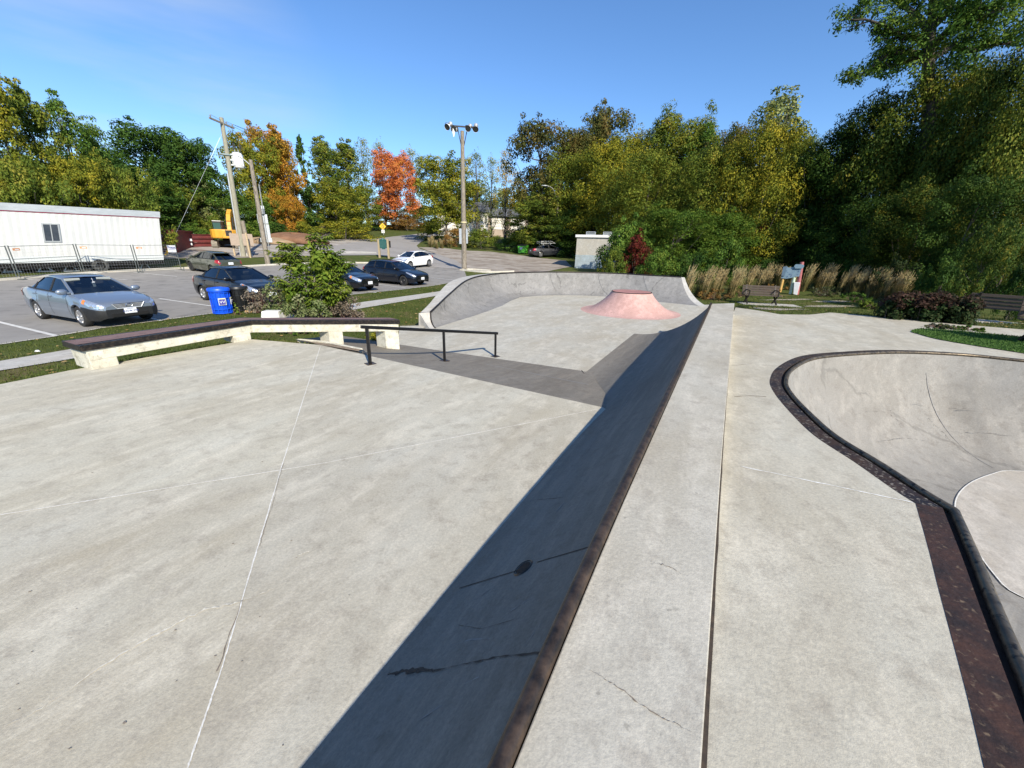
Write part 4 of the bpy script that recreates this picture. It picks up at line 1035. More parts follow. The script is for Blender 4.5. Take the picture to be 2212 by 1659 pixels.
sedan=dict(L=4.5,W=1.74,H=1.46,wb=2.61,fo=.90,R=.31,paint=silver,
  top=[(-2.25,.80),(-2.20,.92),(-2.10,.985),(-1.55,1.03),(-1.2,1.0),(.2,.955),(1.0,.95),(1.12,.94),(1.6,.86),(1.95,.785),(2.12,.735),(2.2,.69),(2.25,.64)],
  gh=[(1.05,.955),(.20,1.385),(-.95,1.40),(-1.60,1.03)],bp=-.22,dp=-1.22,amber=True,gchrome=True,emb='oval',bump=M_trim,plate='BZEW\u00b7398',hl=(.66,4.2,6.6),grille=(.555,.70,.40),cw=.12,pz=.47)
sil=make_car('parked_car','silver blue sedan with black front bumper parked facing the plaza, nearest the grass verge',GC,sedan)
def gl(x,y): p=gt(x,y); return Vector((p.x,p.y,0))
put(sil,gl(186,707),gl(92,690),sedan,-1); sil.scale=(.95,.95,.95)
# small pale tag hanging behind the windscreen
m=MB(); m.box((.55,.02,1.17),(.012,.07,.15)); m.tube([(.55,.02,1.24),(.50,.02,1.36)],.004,5); m.build('hanging_tag',M_white_p,sil)
m=MB(); 
for y in (-.38,.38): m.box((.34,y,1.325),(.03,.36,.08))
build_each(m,'sun_visor',pm('visor cloth',(.34,.36,.34),rough=.9),sil,bevel=.01)
jetta=dict(sedan); jetta.update(paint=black,bump=black,gchrome=False,emb='ring',plate=None,amber=True,spokes=5,L=4.4,grille=(.56,.70,.36),sg=M_glass,cw=.14,
  top=[(-2.2,.80),(-2.15,.93),(-2.05,1.0),(-1.5,1.04),(-1.15,1.0),(.2,.96),(1.0,.955),(1.12,.945),(1.6,.87),(1.9,.79),(2.07,.735),(2.15,.69),(2.2,.64)],gh=[(1.0,.955),(.18,1.39),(-.95,1.41),(-1.52,1.04)])
hd=(gl(176,708)-gl(78,690)).normalized()
wf,wr_=gl(878,618),gl(804,611); hdw=(wf-wr_).normalized()
b1=make_car('parked_car','glossy black sedan parked behind the blue and black litter bins',GC,jetta); rear=gl(447,649); put(b1,rear+hdw*jetta['wb'],rear,jetta,-1)
b2=copy_tree(b1); b2['label']='black sedan half hidden behind the leafy sapling, parked beside the black wagon'
fr=gl(752,630); put(b2,fr,fr-hdw*jetta['wb'],jetta,-1)
def rails(root,lc):
    m=MB(); 
    for s in (1,-1): m.tube([(.15,s*.55,1.475),(.0,s*.56,1.515),(-1.55,s*.56,1.49),(-1.7,s*.55,1.43)],.016,6)
    build_each(m,'roof_rail',M_trim,root)
wagon=dict(sedan); wagon.update(paint=navy,bump=navy,gchrome=False,emb='ring',plate=None,amber=False,spokes=0,rim=M_rimdark,L=4.56,W=1.8,H=1.48,wb=2.63,fo=.86,R=.315,grille=(.58,.66,.40),bars=2,hl=(.62,4.6,6.4),
  top=[(-2.28,.60),(-2.26,.80),(-2.20,.95),(-2.1,1.02),(-1.0,1.0),(.2,.97),(1.0,.96),(1.12,.95),(1.6,.88),(1.95,.79),(2.14,.73),(2.23,.68),(2.28,.63)],gh=[(1.05,.965),(.25,1.40),(-1.75,1.40),(-2.16,1.02)],bp=-.20,dp=-1.12,cw=.22,wr=.68,extra=[rails],tl=(.26,4.2,6.6))
wg=make_car('parked_car','dark blue black wagon with steel wheels parked nearest the quarter pipe',GC,wagon); put(wg,wf,wr_,wagon,-1)
def spoiler(root,lc):
    m=MB(); m.box((lc['xc']-.10,0,lc['zc']+.0),(.28,1.05,.03)); m.build('spoiler',lc['body'],root,bevel=.012)
hatch=dict(sedan); hatch.update(paint=olive,bump=olive,gchrome=False,emb='ring',plate=None,amber=False,spokes=5,rim=M_rimdark,L=4.3,W=1.73,H=1.45,wb=2.6,fo=.88,R=.31,sg=M_glassdark,
  top=[(-2.15,.72),(-2.12,.90),(-2.05,.98),(-1.9,1.0),(-1.2,1.0),(.2,.96),(1.0,.95),(1.1,.94),(1.55,.86),(1.85,.79),(2.02,.73),(2.1,.69),(2.15,.64)],gh=[(1.0,.955),(.2,1.38),(-1.15,1.38),(-1.92,.99)],bp=-.22,dp=-1.15,cw=.34,tl=(.34,4.3,6.7),extra=[spoiler])
ol=make_car('parked_car','olive green hatchback seen from behind, parked against the far kerb near the fence',GC,hatch)
of=gl(417,585.5); put(ol,of,of+hdw*hatch['wb'],hatch,1)
wh=dict(hatch); wh.update(paint=whitep,bump=whitep,sg=M_glassdark,rim=M_rim,spokes=5,hl=(.6,4.3,6.2),hm=M_lens,L=4.3,grille=(.36,.50,.50),bars=2)
ww=make_car('parked_car','white hatchback coming out of the road mouth behind the black wagon',GC,wh); a_,b_=gl(896,580),gl(917,577.5); hh=(a_-b_).normalized()
mid_=(a_+b_)/2; put(ww,mid_+hh*wh['wb']/2,mid_-hh*wh['wb']/2,wh,1)
def rack(root,lc):
    m=MB(); z0,z1=1.58,1.84; xs_=(-1.25,.55)
    q=lambda x,y,z:(x,y,z)
    for z,xe in ((z0,.75),(z1,.15)):
        P_=[(-1.2,-.6,z),(xe,-.6,z),(xe,.6,z),(-1.2,.6,z),(-1.2,-.6,z)]
        for a,b in zip(P_[:-1],P_[1:]): m.beam(a,b,.035,.035)
    for x0,x1 in ((-1.2,-1.2),(-.5,-.5),(.75,.15)):
        for y in (-.6,.6): m.beam((x0,y,z0),(x1,y,z1),.035,.035)
    for y in (-.6,.6): m.beam((-.5,y,z0),(-1.2,y,z1),.02,.02); m.beam((-.5,y,z1),(.3,y,z0),.02,.02)
    for x in (-.9,.1):
        m.beam((x,-.62,z0),(x,.62,z0),.04,.04)
        for y in (-.55,.55): m.beam((x,y,1.40),(x,y,z0),.04,.04)
    m.build('roof_rack',pm('rack metal',(.55,.55,.52),rough=.5,metal=.3),root)
dark=dict(jetta); dark.update(paint=grey,bump=grey,spokes=7,amber=False,extra=[rack],L=4.8,wb=2.85,fo=.95,R=.34,W=1.82,H=1.48,tl=(.34,3.6,6.9),
  top=[(-2.4,.84),(-2.35,.98),(-2.25,1.04),(-1.6,1.06),(-1.2,1.02),(.2,.97),(1.1,.96),(1.25,.95),(1.7,.88),(2.1,.80),(2.27,.745),(2.35,.70),(2.4,.65)],gh=[(1.1,.965),(.25,1.40),(-.95,1.42),(-1.62,1.06)])
dk_=make_car('parked_car','dark grey sedan with a metal roof rack parked under the trees beside the dumpster',GC,dark); a_,b_=gl(1204.6,555.6),gl(1174,556.6); hh=(a_-b_).normalized(); mid_=(a_+b_)/2
put(dk_,mid_+hh*dark['wb']/2,mid_-hh*dark['wb']/2,dark,-1)
# ================================================================ THINGS STANDING ABOUT
def G3(px,py): return gt(px,py)
M_wood=pm('weathered wood',(.20,.165,.125),(.34,.30,.24),6,rough=.9,bump=.4,stretch=(6,6,.6),c3=(.09,.07,.055),s3=5,lo3=.56,hi3=.64)
M_polewood=pm('utility pole wood',(.24,.225,.165),(.37,.35,.27),5,rough=.9,bump=.3,stretch=(6,6,.5))
M_galv=pm('galvanised steel',(.42,.44,.45),(.56,.58,.59),9,rough=.45,metal=.5)
M_lampglass=pm('lamp glass',(.035,.035,.03),rough=.3)
M_whitemetal=pm('white enamel',(.80,.80,.78),(.68,.68,.66),6,rough=.4)
M_wire=pm('cable',(.02,.02,.022),rough=.6)
def tilt_pole(mb,a,b,r0,r1,n=12,mi=0,seg=8): mb.tube([a.lerp(b,k/seg) for k in range(seg+1)],[r0+(r1-r0)*k/seg for k in range(seg+1)],n,mi)
# --- utility pole with transformer
b=G3(526,554); r=math.hypot(b.x,b.y); t=dep(478,254,r)
up=thing('utility_pole','tall grey wooden utility pole carrying a white transformer can',"pole",b)
ax=(t-b).normalized(); L0=(t-b).length; side=Vector((-b.y,b.x,0)).normalized()*-1   # to the right as seen from the park
away=Vector((b.x,b.y,0)).normalized()
mb=MB(); tilt_pole(mb,Vector((0,0,-.3)),t-b,.24,.155); mb.build('shaft',M_polewood,up,smooth=60)
mb=MB(); q=b+side*.62; mb.tube([Vector(side*.52)+Vector((0,0,-.3)),side*.36+ax*3.2],[.2,.17],10); mb.build('stub_pole',M_wood,up,smooth=60)
mb=MB(); mb.tube([ -side*.22+Vector((0,0,-.2)),-side*.20+ax*L0*.62],.075,8); mb.build('conduit',M_galv,up,smooth=60)
mb=MB(); ca=ax*(L0-.45); dirc=(side*.55+away*.83).normalized(); mb.beam(ca-dirc*1.5-away*.15,ca+dirc*1.5-away*.15,.11,.13)
mb.build('crossarm',M_wood,up)
for k in (-1.35,.55,1.35):
    mb=MB(); mb.lathe([(.03,0),(.03,.08),(.07,.09),(.05,.14),(.065,.16),(.04,.22),(0,.23)],10,0,Matrix.Translation(ca+dirc*k-away*.15+Vector((0,0,.06)))); mb.build('insulator',pm('porcelain',(.25,.27,.28),rough=.3),up,smooth=40)
tr=ax*(L0*.72)+side*.75; mb=MB(); mb.lathe([(0,-.62),(.36,-.60),(.40,-.55),(.40,.50),(.36,.58),(.2,.64),(0,.66)],22,0,Matrix.Translation(tr)); 
for k in range(7): mb.box((tr.x+.42*math.cos(k*.9),tr.y+.42*math.sin(k*.9),tr.z-.05),(.05,.05,.8))
tf=mb.build('transformer',M_whitemetal,up,smooth=40)
for k in (-.12,.14):
    mb=MB(); mb.lathe([(.03,.6),(.05,.66),(.035,.7),(.05,.75),(.03,.8),(.03,.9)],8,0,Matrix.Translation(tr+side*k)); mb.build('bushing',pm('porcelain'),tf,smooth=40) if 0 else mb.build('bushing',MATS['porcelain'],tf,smooth=40)
mb=MB(); mb.beam(ax*(L0*.72),tr,.08,.12); mb.beam(ax*(L0*.72)-Vector((0,0,.4)),tr-Vector((0,0,.4)),.08,.10); mb.build('bracket',M_galv,up)
cuts=[]
for k in (.55,1.05):
    c=ax*(L0-2.1)+side*k; mb=MB(); mb.tube([c+Vector((0,0,.25)),c,c-Vector((0,0,.3))],.05,7); mb.beam(c+Vector((0,0,.2)),c+side*.28-Vector((0,0,.25)),.05,.04); mb.beam(c,ax*(L0-2.1)+Vector((0,0,.05)),.04,.04); mb.build('fuse_cutout',M_trim,up)
    mb=MB(); mb.tube([c-Vector((0,0,.3)),tr.lerp(c,.5)+side*.1,tr+side*(k-.85)*.5+Vector((0,0,.9))],.016,5); mb.build('jumper_wire',M_wire,up)
    mb=MB(); mb.tube([c+Vector((0,0,.25)),c+side*.5+Vector((0,0,.6)),ca+dirc*(k)-Vector((0,0,.05))],.014,5); mb.build('jumper_wire',M_wire,up)
# guy wire with its yellow guard
ga=G3(357,553)-b; gy=ax*(L0-1.0); mb=MB(); mb.tube([gy,gy.lerp(ga,.5),ga],.011,5); gw=mb.build('guy_wire',M_galv,up)
mb=MB(); mb.tube([ga+(gy-ga)*.005,ga+(gy-ga)*.16],.085,8); mb.build('guy_guard',pm('yellow plastic',(.80,.48,.06),rough=.5),gw,smooth=60)
mb=MB(); mb.tube([gy.lerp(gy.lerp(ga,.22),k/4) for k in range(1,5)],.035,6); mb.build('guy_insulator',pm('pale fibre rod',(.55,.72,.78),rough=.4),gw)
wires=[]
for k,(px,py) in ((.55,(760,330)),(1.35,(770,318)),(-1.35,(740,345))):
    e=dep(px,py,r+28)-b; s0=ca+dirc*k-away*.15+Vector((0,0,.28)); mb=MB(); mb.tube([s0.lerp(e,j/10)-Vector((0,0,1.0*4*(j/10)*(1-j/10))) for j in range(11)],.013,4); mb.build('power_line',M_wire,up)
# --- street lamp on a wooden pole, sign boards seen from behind
b=G3(579,573); r=math.hypot(b.x,b.y); t=dep(541,345,r)
lp=thing('street_lamp','leaning wooden street lamp pole with four sign backs fixed on it','street lamp',b); L1=(t-b).length; ax=(t-b).normalized(); side=Vector((b.y,-b.x,0)).normalized(); away=Vector((b.x,b.y,0)).normalized()
mb=MB(); tilt_pole(mb,Vector((0,0,-.3)),t-b,.20,.13); mb.build('shaft',M_wood,lp,smooth=60)
a0=ax*(L1-.45); mb=MB(); mb.tube(catmull([a0,a0-side*.45+Vector((0,0,.42)),a0-side*.85+Vector((0,0,.66)),a0-side*1.25+Vector((0,0,.66))],5),.045,8); mb.build('arm',M_galv,lp,smooth=60)
hd_=a0-side*1.55+Vector((0,0,.60)); mb=MB(); mb.lathe([(0,-.42),(.09,-.38),(.13,-.2),(.15,.1),(.10,.3),(.05,.42),(0,.43)],12,0,Matrix.Translation(hd_)@Matrix.Rotation(math.atan2(side.y,side.x),4,'Z')@Matrix.Rotation(PI/2,4,'Y')@Matrix.Diagonal((.6,1,1,1))); mb.build('lamp_head',pm('lamp head grey green',(.22,.27,.26),rough=.45),lp,smooth=60)
for y0,y1,w_,dx in ((439,456,.55,.12),(457.5,478,.72,.16),(479.5,510,.72,.18),(510.5,520,.84,.18)):
    def onp(y): return (573-y)/(573-345)*L1
    s0,s1=onp(y0),onp(y1); c=ax*((s0+s1)/2)+away*.22+side*dx; Mp=plane_M(c,side,ax); mb=MB(); mb.box((0,0,0),(w_,s0-s1,.02),0,Mp); mb.build('sign_back',M_galv,lp,bevel=.01)
mb=MB(); mb.beam(ax*1.2+side*.28+away*.2,ax*6.2+side*.30+away*.2,.06,.06); mb.build('sign_post',M_galv,lp)
mb=MB(); mb.box(ax*4.2+side*.22+away*.15,(.24,.24,.4)); mb.build('junction_box',M_galv,lp)
# --- floodlight pole
b=G3(1003,583); r=math.hypot(b.x,b.y); t=dep(998.5,283,r)
fp=thing('floodlight_pole','tall wooden pole with a crossbar of four floodlights at the car park mouth','light pole',b); L2=(t-b).length; ax=(t-b).normalized()
mb=MB(); tilt_pole(mb,Vector((0,0,-.3)),t-b,.24,.15); mb.build('shaft',M_wood,fp,smooth=60)
cb=ax*(L2-.35); X=Vector((1,0,0)); l_=dep(971,271.5,r)-b; r_=dep(1027,275.5,r)-b
mb=MB(); mb.beam(l_,r_,.10,.10); mb.beam(ax*(L2-1.6),l_.lerp(r_,.30),.06,.06); mb.beam(ax*(L2-1.6),l_.lerp(r_,.70),.06,.06); mb.build('crossbar',M_trim,fp)
def flood(px,py,aim,broken=False):
    c=dep(px,py,r-.25)-b; d=Vector(aim).normalized(); z=-d; x=z.cross(Vector((0,1,.1))).normalized(); y=z.cross(x)
    Mf=Matrix(((x.x,y.x,z.x,c.x),(x.y,y.y,z.y,c.y),(x.z,y.z,z.z,c.z),(0,0,0,1)))@Matrix.Diagonal((.82,.82,.82,1))
    mb=MB(); mb.lathe([(.30,-.18),(.29,-.13),(.23,.05),(.13,.22),(.09,.36),(.07,.42)],20,0,Mf); f=mb.build('floodlight',M_whitemetal,fp,smooth=50)
    mb=MB(); mb.lathe([(.285,-.165),(.15,-.15),(0,-.145)],20,0,Mf); mb.build('lamp_lens',M_lampglass,f)
    mb=MB(); mb.lathe([(.0,.40),(.16,.42),(.22,.50),(.22,.64),(.14,.72),(0,.74)],14,0,Mf); mb.build('ballast_housing',M_galv,f,smooth=40)
    mb=MB(); mb.tube(catmull([Mf@Vector((.31,0,-.05)),Mf@Vector((.36,0,.25)),Mf@Vector((0,.1,.45))],4),.02,5); mb.build('yoke',M_trim,f)
    if broken:
        mb=MB(); mb.loft([[Mf@Vector((-.12,-.02,-.16)),Mf@Vector((.12,-.02,-.16))],[c+Vector((-.10,-.3,-.30)),c+Vector((.10,-.3,-.28))],[c+Vector((-.02,-.3,-.62)),c+Vector((.03,-.3,-.62))]],False); mb.build('hanging_cover',M_whitemetal,f)
for px,py,aim,bk in ((967.5,273,(-.35,-.75,-.55),0),(981,279,(-.25,-.93,-.2),1),(1012,276.5,(-.2,-.85,-.5),0),(1027.5,277.5,(0.02,-.78,-.62),0)): flood(px,py,aim,bk)
mb=MB(); mb.box(Vector((-.28,-.12,2.9)),(.22,.2,1.3)); mb.box(Vector((.30,-.12,2.9)),(.16,.16,1.2)); mb.build('switch_box',M_galv,fp,bevel=.01)
mb=MB(); mb.lathe([(.245,4.0),(.26,4.03),(.26,4.09),(.245,4.12)],14); mb.build('band',pm('pale band',(.6,.52,.3),rough=.7),fp)
# --- second lamp by the dark car
b=G3(1201,551); r=math.hypot(b.x,b.y); t=dep(1205,424,r)
l2=thing('street_lamp','slim street lamp with a long curved arm in front of the dark trees behind the parked dark grey sedan','street lamp',b)
l2['label']='slim street lamp with a long curved arm among the dark trees behind the dumpster'
mb=MB(); tilt_pole(mb,Vector((0,0,-.3)),t-b,.14,.10); mb.build('shaft',M_wood,l2,smooth=60)
tt=t-b; e=dep(1176,401,r-1)-b; mb=MB(); mb.tube(catmull([tt-Vector((0,0,.6)),tt.lerp(e,.35)+Vector((0,0,.35)),tt.lerp(e,.75)+Vector((0,0,.25)),e],6),.05,7); mb.build('arm',M_galv,l2,smooth=60)
mb=MB(); mb.lathe([(0,-.4),(.12,-.3),(.16,0),(.1,.35),(0,.42)],12,0,Matrix.Translation(e)@Matrix.Rotation(PI/2,4,'Y')@Matrix.Diagonal((.5,1,1,1))); mb.build('lamp_head',M_galv,l2,smooth=60)
# --- site office trailer
Rg=G3(358,580.5); Lg=G3(0,594.5); d=(Lg-Rg); d.z=0; span=d.length; d.normalize(); out=Vector((-d.y,d.x,0)); 
if out.dot(Vector((-Rg.x,-Rg.y,0)))<0: out=-out
zr0=zat(357,560.5,Rg); zr1=zat(342,458,Rg); zl0=zat(0,569,Lg); tl_=math.atan2(zl0-zr0,span)
ex=(d*math.cos(tl_)+Vector((0,0,math.sin(tl_)))).normalized(); ez=ex.cross(-out).normalized()
if ez.z<0: ez=-ez
Hh=(zr1-zr0)*.985; _o=Rg+Vector((0,0,zr0-Rg.z)); _d=sight(342,458); _q=Vector((0,0,EYE))+_d*((_o-Vector((0,0,EYE))).dot(out)/_d.dot(out)); ez=(_q-_o).normalized(); Hh=(_q-_o).length; LT=17.0; DT=3.3
tlr=thing('site_trailer','long white ribbed site office trailer with a grey roof band behind the fence','trailer',Rg)
o0=Vector((0,0,zr0-Rg.z))
def TP(u,h,dd=0.): return o0+ex*u+ez*h-out*dd
Mt=plane_M(o0,ex,ez)  # local x along, y up, z = ex x ez
sg_=1 if ex.cross(ez).dot(out)>0 else -1
M_siding=pm('white ribbed siding',(.62,.62,.59),(.54,.55,.53),.6,rough=.5,lo=.4,hi=.7)
mb=MB(); n_=int(LT/.15); rows=[]
top_=[];bot_=[]
for k in range(n_+1):
    u=LT*k/n_; o_=(.010 if k%2 else 0); bot_.append(TP(u,.0,-o_)); top_.append(TP(u,Hh-.42,-o_))
mb.loft([bot_,top_],False)
mb.add([TP(0,0),TP(0,Hh-.05),TP(0,Hh-.05,DT),TP(0,0,DT)],[(0,1,2,3)]); mb.add([TP(0,0,DT),TP(LT,0,DT),TP(LT,Hh-.05,DT),TP(0,Hh-.05,DT)],[(0,1,2,3)]); mb.add([TP(LT,0),TP(LT,Hh-.05),TP(LT,Hh-.05,DT),TP(LT,0,DT)],[(0,1,2,3)]); mb.add([TP(0,0),TP(LT,0),TP(LT,0,DT),TP(0,0,DT)],[(0,1,2,3)])
mb.build('wall',M_siding,tlr)
mb=MB(); mb.loft([[TP(-.06,Hh-.36,-.05),TP(LT,Hh-.36,-.05)],[TP(-.06,Hh+.02,-.05),TP(LT,Hh+.02,-.05)],[TP(-.06,Hh+.05,DT+.05),TP(LT,Hh+.05,DT+.05)],[TP(-.06,Hh-.3,DT+.05),TP(LT,Hh-.3,DT+.05)]],False); mb.add([TP(-.06,Hh-.36,-.05),TP(-.06,Hh+.02,-.05),TP(-.06,Hh+.05,DT+.05),TP(-.06,Hh-.3,DT+.05)],[(0,1,2,3)]); mb.build('roof',pm('galvanised roof edge',(.40,.43,.44),(.52,.55,.56),2,rough=.5,metal=.2,stretch=(1,1,8)),tlr)
mb=MB(); mb.loft([[TP(-.02,Hh-.405,-.03),TP(LT,Hh-.405,-.03)],[TP(-.02,Hh-.37,-.03),TP(LT,Hh-.37,-.03)]],False); mb.build('red_stripe',pm('maroon stripe',(.32,.03,.08),rough=.5),tlr)
mb=MB(); mb.loft([[TP(-.02,-.02,-.03),TP(LT,-.02,-.03)],[TP(-.02,.34,-.03),TP(LT,.34,-.03)]],False); mb.build('lower_trim',pm('pale lower trim',(.60,.63,.62),rough=.5),tlr)
mb=MB(); mb.loft([[TP(-.03,-.30,.05),TP(LT,-.30,.05)],[TP(-.03,-.02,-.02),TP(LT,-.02,-.02)]],False); mb.loft([[TP(0,-.02,0),TP(LT,-.02,0)],[TP(0,-.28,.3),TP(LT,-.28,.3)],[TP(0,-.28,DT-.3),TP(LT,-.28,DT-.3)]],False); mb.build('chassis',M_under,tlr)
def ray_on(px,py):   # point on the trailer's face
    dd=sight(px,py); nrm=out; o_=Rg+o0; k=(o_-Vector((0,0,EYE))).dot(nrm)/dd.dot(nrm); q=Vector((0,0,EYE))+dd*k-Rg; return q
w0=ray_on(88,482); w1=ray_on(133,523); 
def obl(q):
    v=q-o0; c_=ex.dot(ez); a_=v.dot(ex); b_=v.dot(ez); return ((a_-c_*b_)/(1-c_*c_),(b_-c_*a_)/(1-c_*c_))
uu=[obl(q)[0] for q in (w0,w1)]; hh_=[obl(q)[1] for q in (w0,w1)]
u0,u1=min(uu),max(uu); h0,h1=min(hh_),max(hh_)
def frame(parent,u0,u1,h0,h1,fw,mat,gm):
    mb=MB()
    for (a,b_,c,d_) in ((u0,u1,h0,h0+fw),(u0,u1,h1-fw,h1),(u0,u0+fw,h0+fw,h1-fw),(u1-fw,u1,h0+fw,h1-fw),((u0+u1)/2-fw*.3,(u0+u1)/2+fw*.3,h0+fw,h1-fw)):
        P=[TP(a,c,-.05),TP(b_,c,-.05),TP(b_,d_,-.05),TP(a,d_,-.05)]; Q=[p-out*.05 for p in P]; mb.loft([P,Q],True,0,True)
    w=mb.build('window',mat,parent)
    mb=MB(); mb.add([TP(u0+fw,h0+fw,-.03),TP(u1-fw,h0+fw,-.03),TP(u1-fw,h1-fw,-.03),TP(u0+fw,h1-fw,-.03)],[(0,1,2,3)]); mb.build('pane',gm,w)
frame(tlr,u0,u1,h0,h1,.065,pm('window alu',(.45,.46,.45),rough=.4,metal=.3),pm('dark pane',(.035,.045,.065),(.06,.07,.09),2,rough=.08,coat=1))
for px in (193,228):
    c=G3(px,588)-Rg; 
    mb=MB(); Mw=Matrix.Translation(Vector((c.x,c.y,c.z+.38))-out*.55)@Matrix.Rotation(math.atan2(d.y,d.x),4,'Z')@Matrix.Rotation(PI/2,4,'X'); mb.lathe([(.22,-.12),(.36,-.13),(.40,-.08),(.40,.08),(.36,.13),(.22,.12),(.2,.02),(0,.0)],22,0,Mw); mb.build('wheel',pm('dusty tyre',(.03,.03,.03),(.10,.10,.09),3,rough=.9),tlr,smooth=40)
for px in (12,150,335,90):
    c=G3(px,585)-Rg-out*.5; u_=(c-o0).dot(ex); topz=TP(u_,-.1,.5)
    mb=MB(); base=Vector((topz.x,topz.y,c.z)); 
    for s in (-.3,.3): mb.beam(base+d*s,topz,.06,.06)
    mb.box(base+Vector((0,0,.02)),(.7,.3,.05),0,None,math.atan2(d.y,d.x)); mb.build('jack_stand',M_galv,tlr)
# --- site fence panels
pts=[G3(-95,615),G3(41.7,604),G3(181,591.5),G3(301,588.5),G3(394,583.5)]
htop=[zat(165,527,pts[2])-pts[2].z]; hF=htop[0]
M_fence=pm('fence steel',(.10,.115,.11),(.17,.185,.18),12,rough=.5,metal=.5)
for i,(A_,B_) in enumerate(zip(pts[:-1],pts[1:])):
    f=thing('fence_panel',['mesh site fence panel cut by the left edge of the photo','mesh site fence panel in front of the trailer window','mesh site fence panel before the trailer wheels','mesh site fence panel with a white company sign hung on it'][i],'fence panel',A_,0,'site fence panels')
    e_=(B_-A_); L_=e_.length; u=e_.normalized(); nrm=Vector((-u.y,u.x,0)).normalized()
    a_=u*.06; b_=e_-u*.06; Z=lambda z:Vector((0,0,z))
    for q in (a_,b_):
        mb=MB(); mb.tube([q,q+Z(hF)],.026,8); po=mb.build('post',M_fence,f,smooth=60)
        mb=MB(); mb.beam(q+nrm*.35+Z(.02),q-nrm*.35+Z(.02),.08,.05); mb.build('foot',M_fence,po)
    mb=MB()
    for z in (hF-.04,hF*.60,hF*.50,.15): mb.tube([a_+Z(z),b_+Z(z)],.014,6)
    build_each(mb,'rail',M_fence,f)
    mb=MB(); nw=int(L_/.13)
    for k in range(1,nw): q=a_.lerp(b_,k/nw); mb.beam(q+Z(.15),q+Z(hF-.04),.0035,.0035)
    for k in range(1,9): z=.15+(hF-.2)*k/9; mb.beam(a_+Z(z),b_+Z(z),.0035,.0035)
    ms=mb.build('wire_mesh',M_galv,f)
    q=a_+u*.28+Z(hF-.2); mb=MB(); Mp=plane_M(q-nrm*0,u,Vector((0,0,1))); sgn=1 if (u.cross(Vector((0,0,1)))).dot(-A_)>0 else -1
    mb.box((0,0,.02*sgn),(.30,.12,.012),0,Mp); tg=mb.build('tag',pm('orange tag',(.62,.28,.12),rough=.6),f); mb=MB(); mb.box((.02,-.01,.03*sgn),(.17,.04,.006),0,Mp); mb.build('tag_panel',M_white_p,tg)
def facing(c): 
    v=Vector((c.x,c.y,0)).normalized(); return v
A_,B_=pts[3],pts[4]; u=(B_-A_); u.z=0; u.normalize(); nn=Vector((u.y,-u.x,0)); nn=nn if nn.dot(-A_)>0 else -nn
r=math.hypot(*B_.xy); s0=dep(360,530,r-.3); s1=dep(381.5,545,r-.3); w_=(Vector((s1.x-s0.x,s1.y-s0.y,0))).length; h_=s0.z-s1.z; c=(s0+s1)/2
sx=Vector((s1.x-s0.x,s1.y-s0.y,0)).normalized()
sn=thing('company_sign','white sign board reading Procon in blue letters hung on the fence','sign',c); Ms=plane_M((0,0,0),sx,(0,0,1))
mb=MB(); mb.box((0,0,0),(w_,h_,.02),0,Ms); mb.build('board',pm('sign board white',(.62,.63,.64),(.56,.57,.58),3,rough=.6),sn)
vs,fs=text_geo('Procon',h_*.62,.012,.035); 
ww_=max(v.x for v in vs)-min(v.x for v in vs); mb=MB(); mb.add(vs,fs,0,Ms@Matrix.Translation((0,h_*.22,.015))@Matrix.Diagonal((w_*.92/ww_,1,1,1))); mb.build('lettering',M_blue_ink,sn)
mb=MB(); mb.box((0,-h_*.12,.014),(w_*.82,h_*.06,.004),0,Ms); mb.box((0,-h_*.33,.014),(w_*.22,h_*.06,.004),0,Ms); build_each(mb,'fine_print',M_blue_ink,sn)
# --- red shipping container
b=G3(385,546); fx=Vector((b.y,-b.x,0)).normalized(); bk_=Vector((b.x,b.y,0)).normalized(); fx=(fx*.94-bk_*.25).normalized(); bk_=Vector((-fx.y,fx.x,0))
ct=thing('shipping_container','rusty red shipping container beside the white trailer end','container',b); Hc=zat(376,496,b)-b.z; Wc=2.5
M_cont=pm('container red',(.20,.035,.03),(.14,.03,.025),1.6,rough=.6,bump=.1,c3=(.11,.05,.03),s3=3,lo3=.6,hi3=.7)
mb=MB(); prof=[]
nk=14
for k in range(nk+1):
    x=-Wc*k/nk; o_=.03 if k%2 else 0; prof.append(fx*x+bk_*o_)
mb.loft([[p+Vector((0,0,.15)) for p in prof],[p+Vector((0,0,Hc-.12)) for p in prof]],False)
side_=[bk_*(6*k/30)+fx*(-.03 if k%2 else 0) for k in range(31)]; mb.loft([[p+Vector((0,0,.15)) for p in side_],[p+Vector((0,0,Hc-.12)) for p in side_]],False)
mb.build('wall',M_cont,ct)
for z in (.08,Hc-.06):
    mb=MB(); mb.beam(fx*.02-bk_*.02+Vector((0,0,z)),-fx*Wc-bk_*.02+Vector((0,0,z)),.1,.14); mb.beam(Vector((0,0,z)),bk_*6+Vector((0,0,z)),.1,.14); mb.build('rail',M_cont,ct)
mb=MB(); mb.beam(Vector((0,0,0)),Vector((0,0,Hc)),.14,.14); mb.build('corner_post',M_cont,ct)
mb=MB(); mb.add([Vector((.02,0,Hc)),-fx*Wc+Vector((0,0,Hc)),-fx*Wc+bk_*6+Vector((0,0,Hc)),bk_*6+Vector((0,0,Hc))],[(0,1,2,3)]); mb.build('roof',M_cont,ct)
Mc=plane_M(-fx*1.3-bk_*.03+Vector((0,0,Hc*.70)),fx,(0,0,1)); mb=MB(); mb.box((-.18,0,0),(.42,.46,.01),0,Mc); mb.box((-.16,-.05,.008),(.18,.2,.01),1,Mc); mb.box((.20,.02,0),(.12,.10,.01),0,Mc); mb.box((.42,.02,0),(.07,.26,.01),0,Mc); build_each(mb,'marking',[pm('faded white marking',(.62,.55,.52),(.4,.2,.18),9,rough=.7),M_cont],ct)
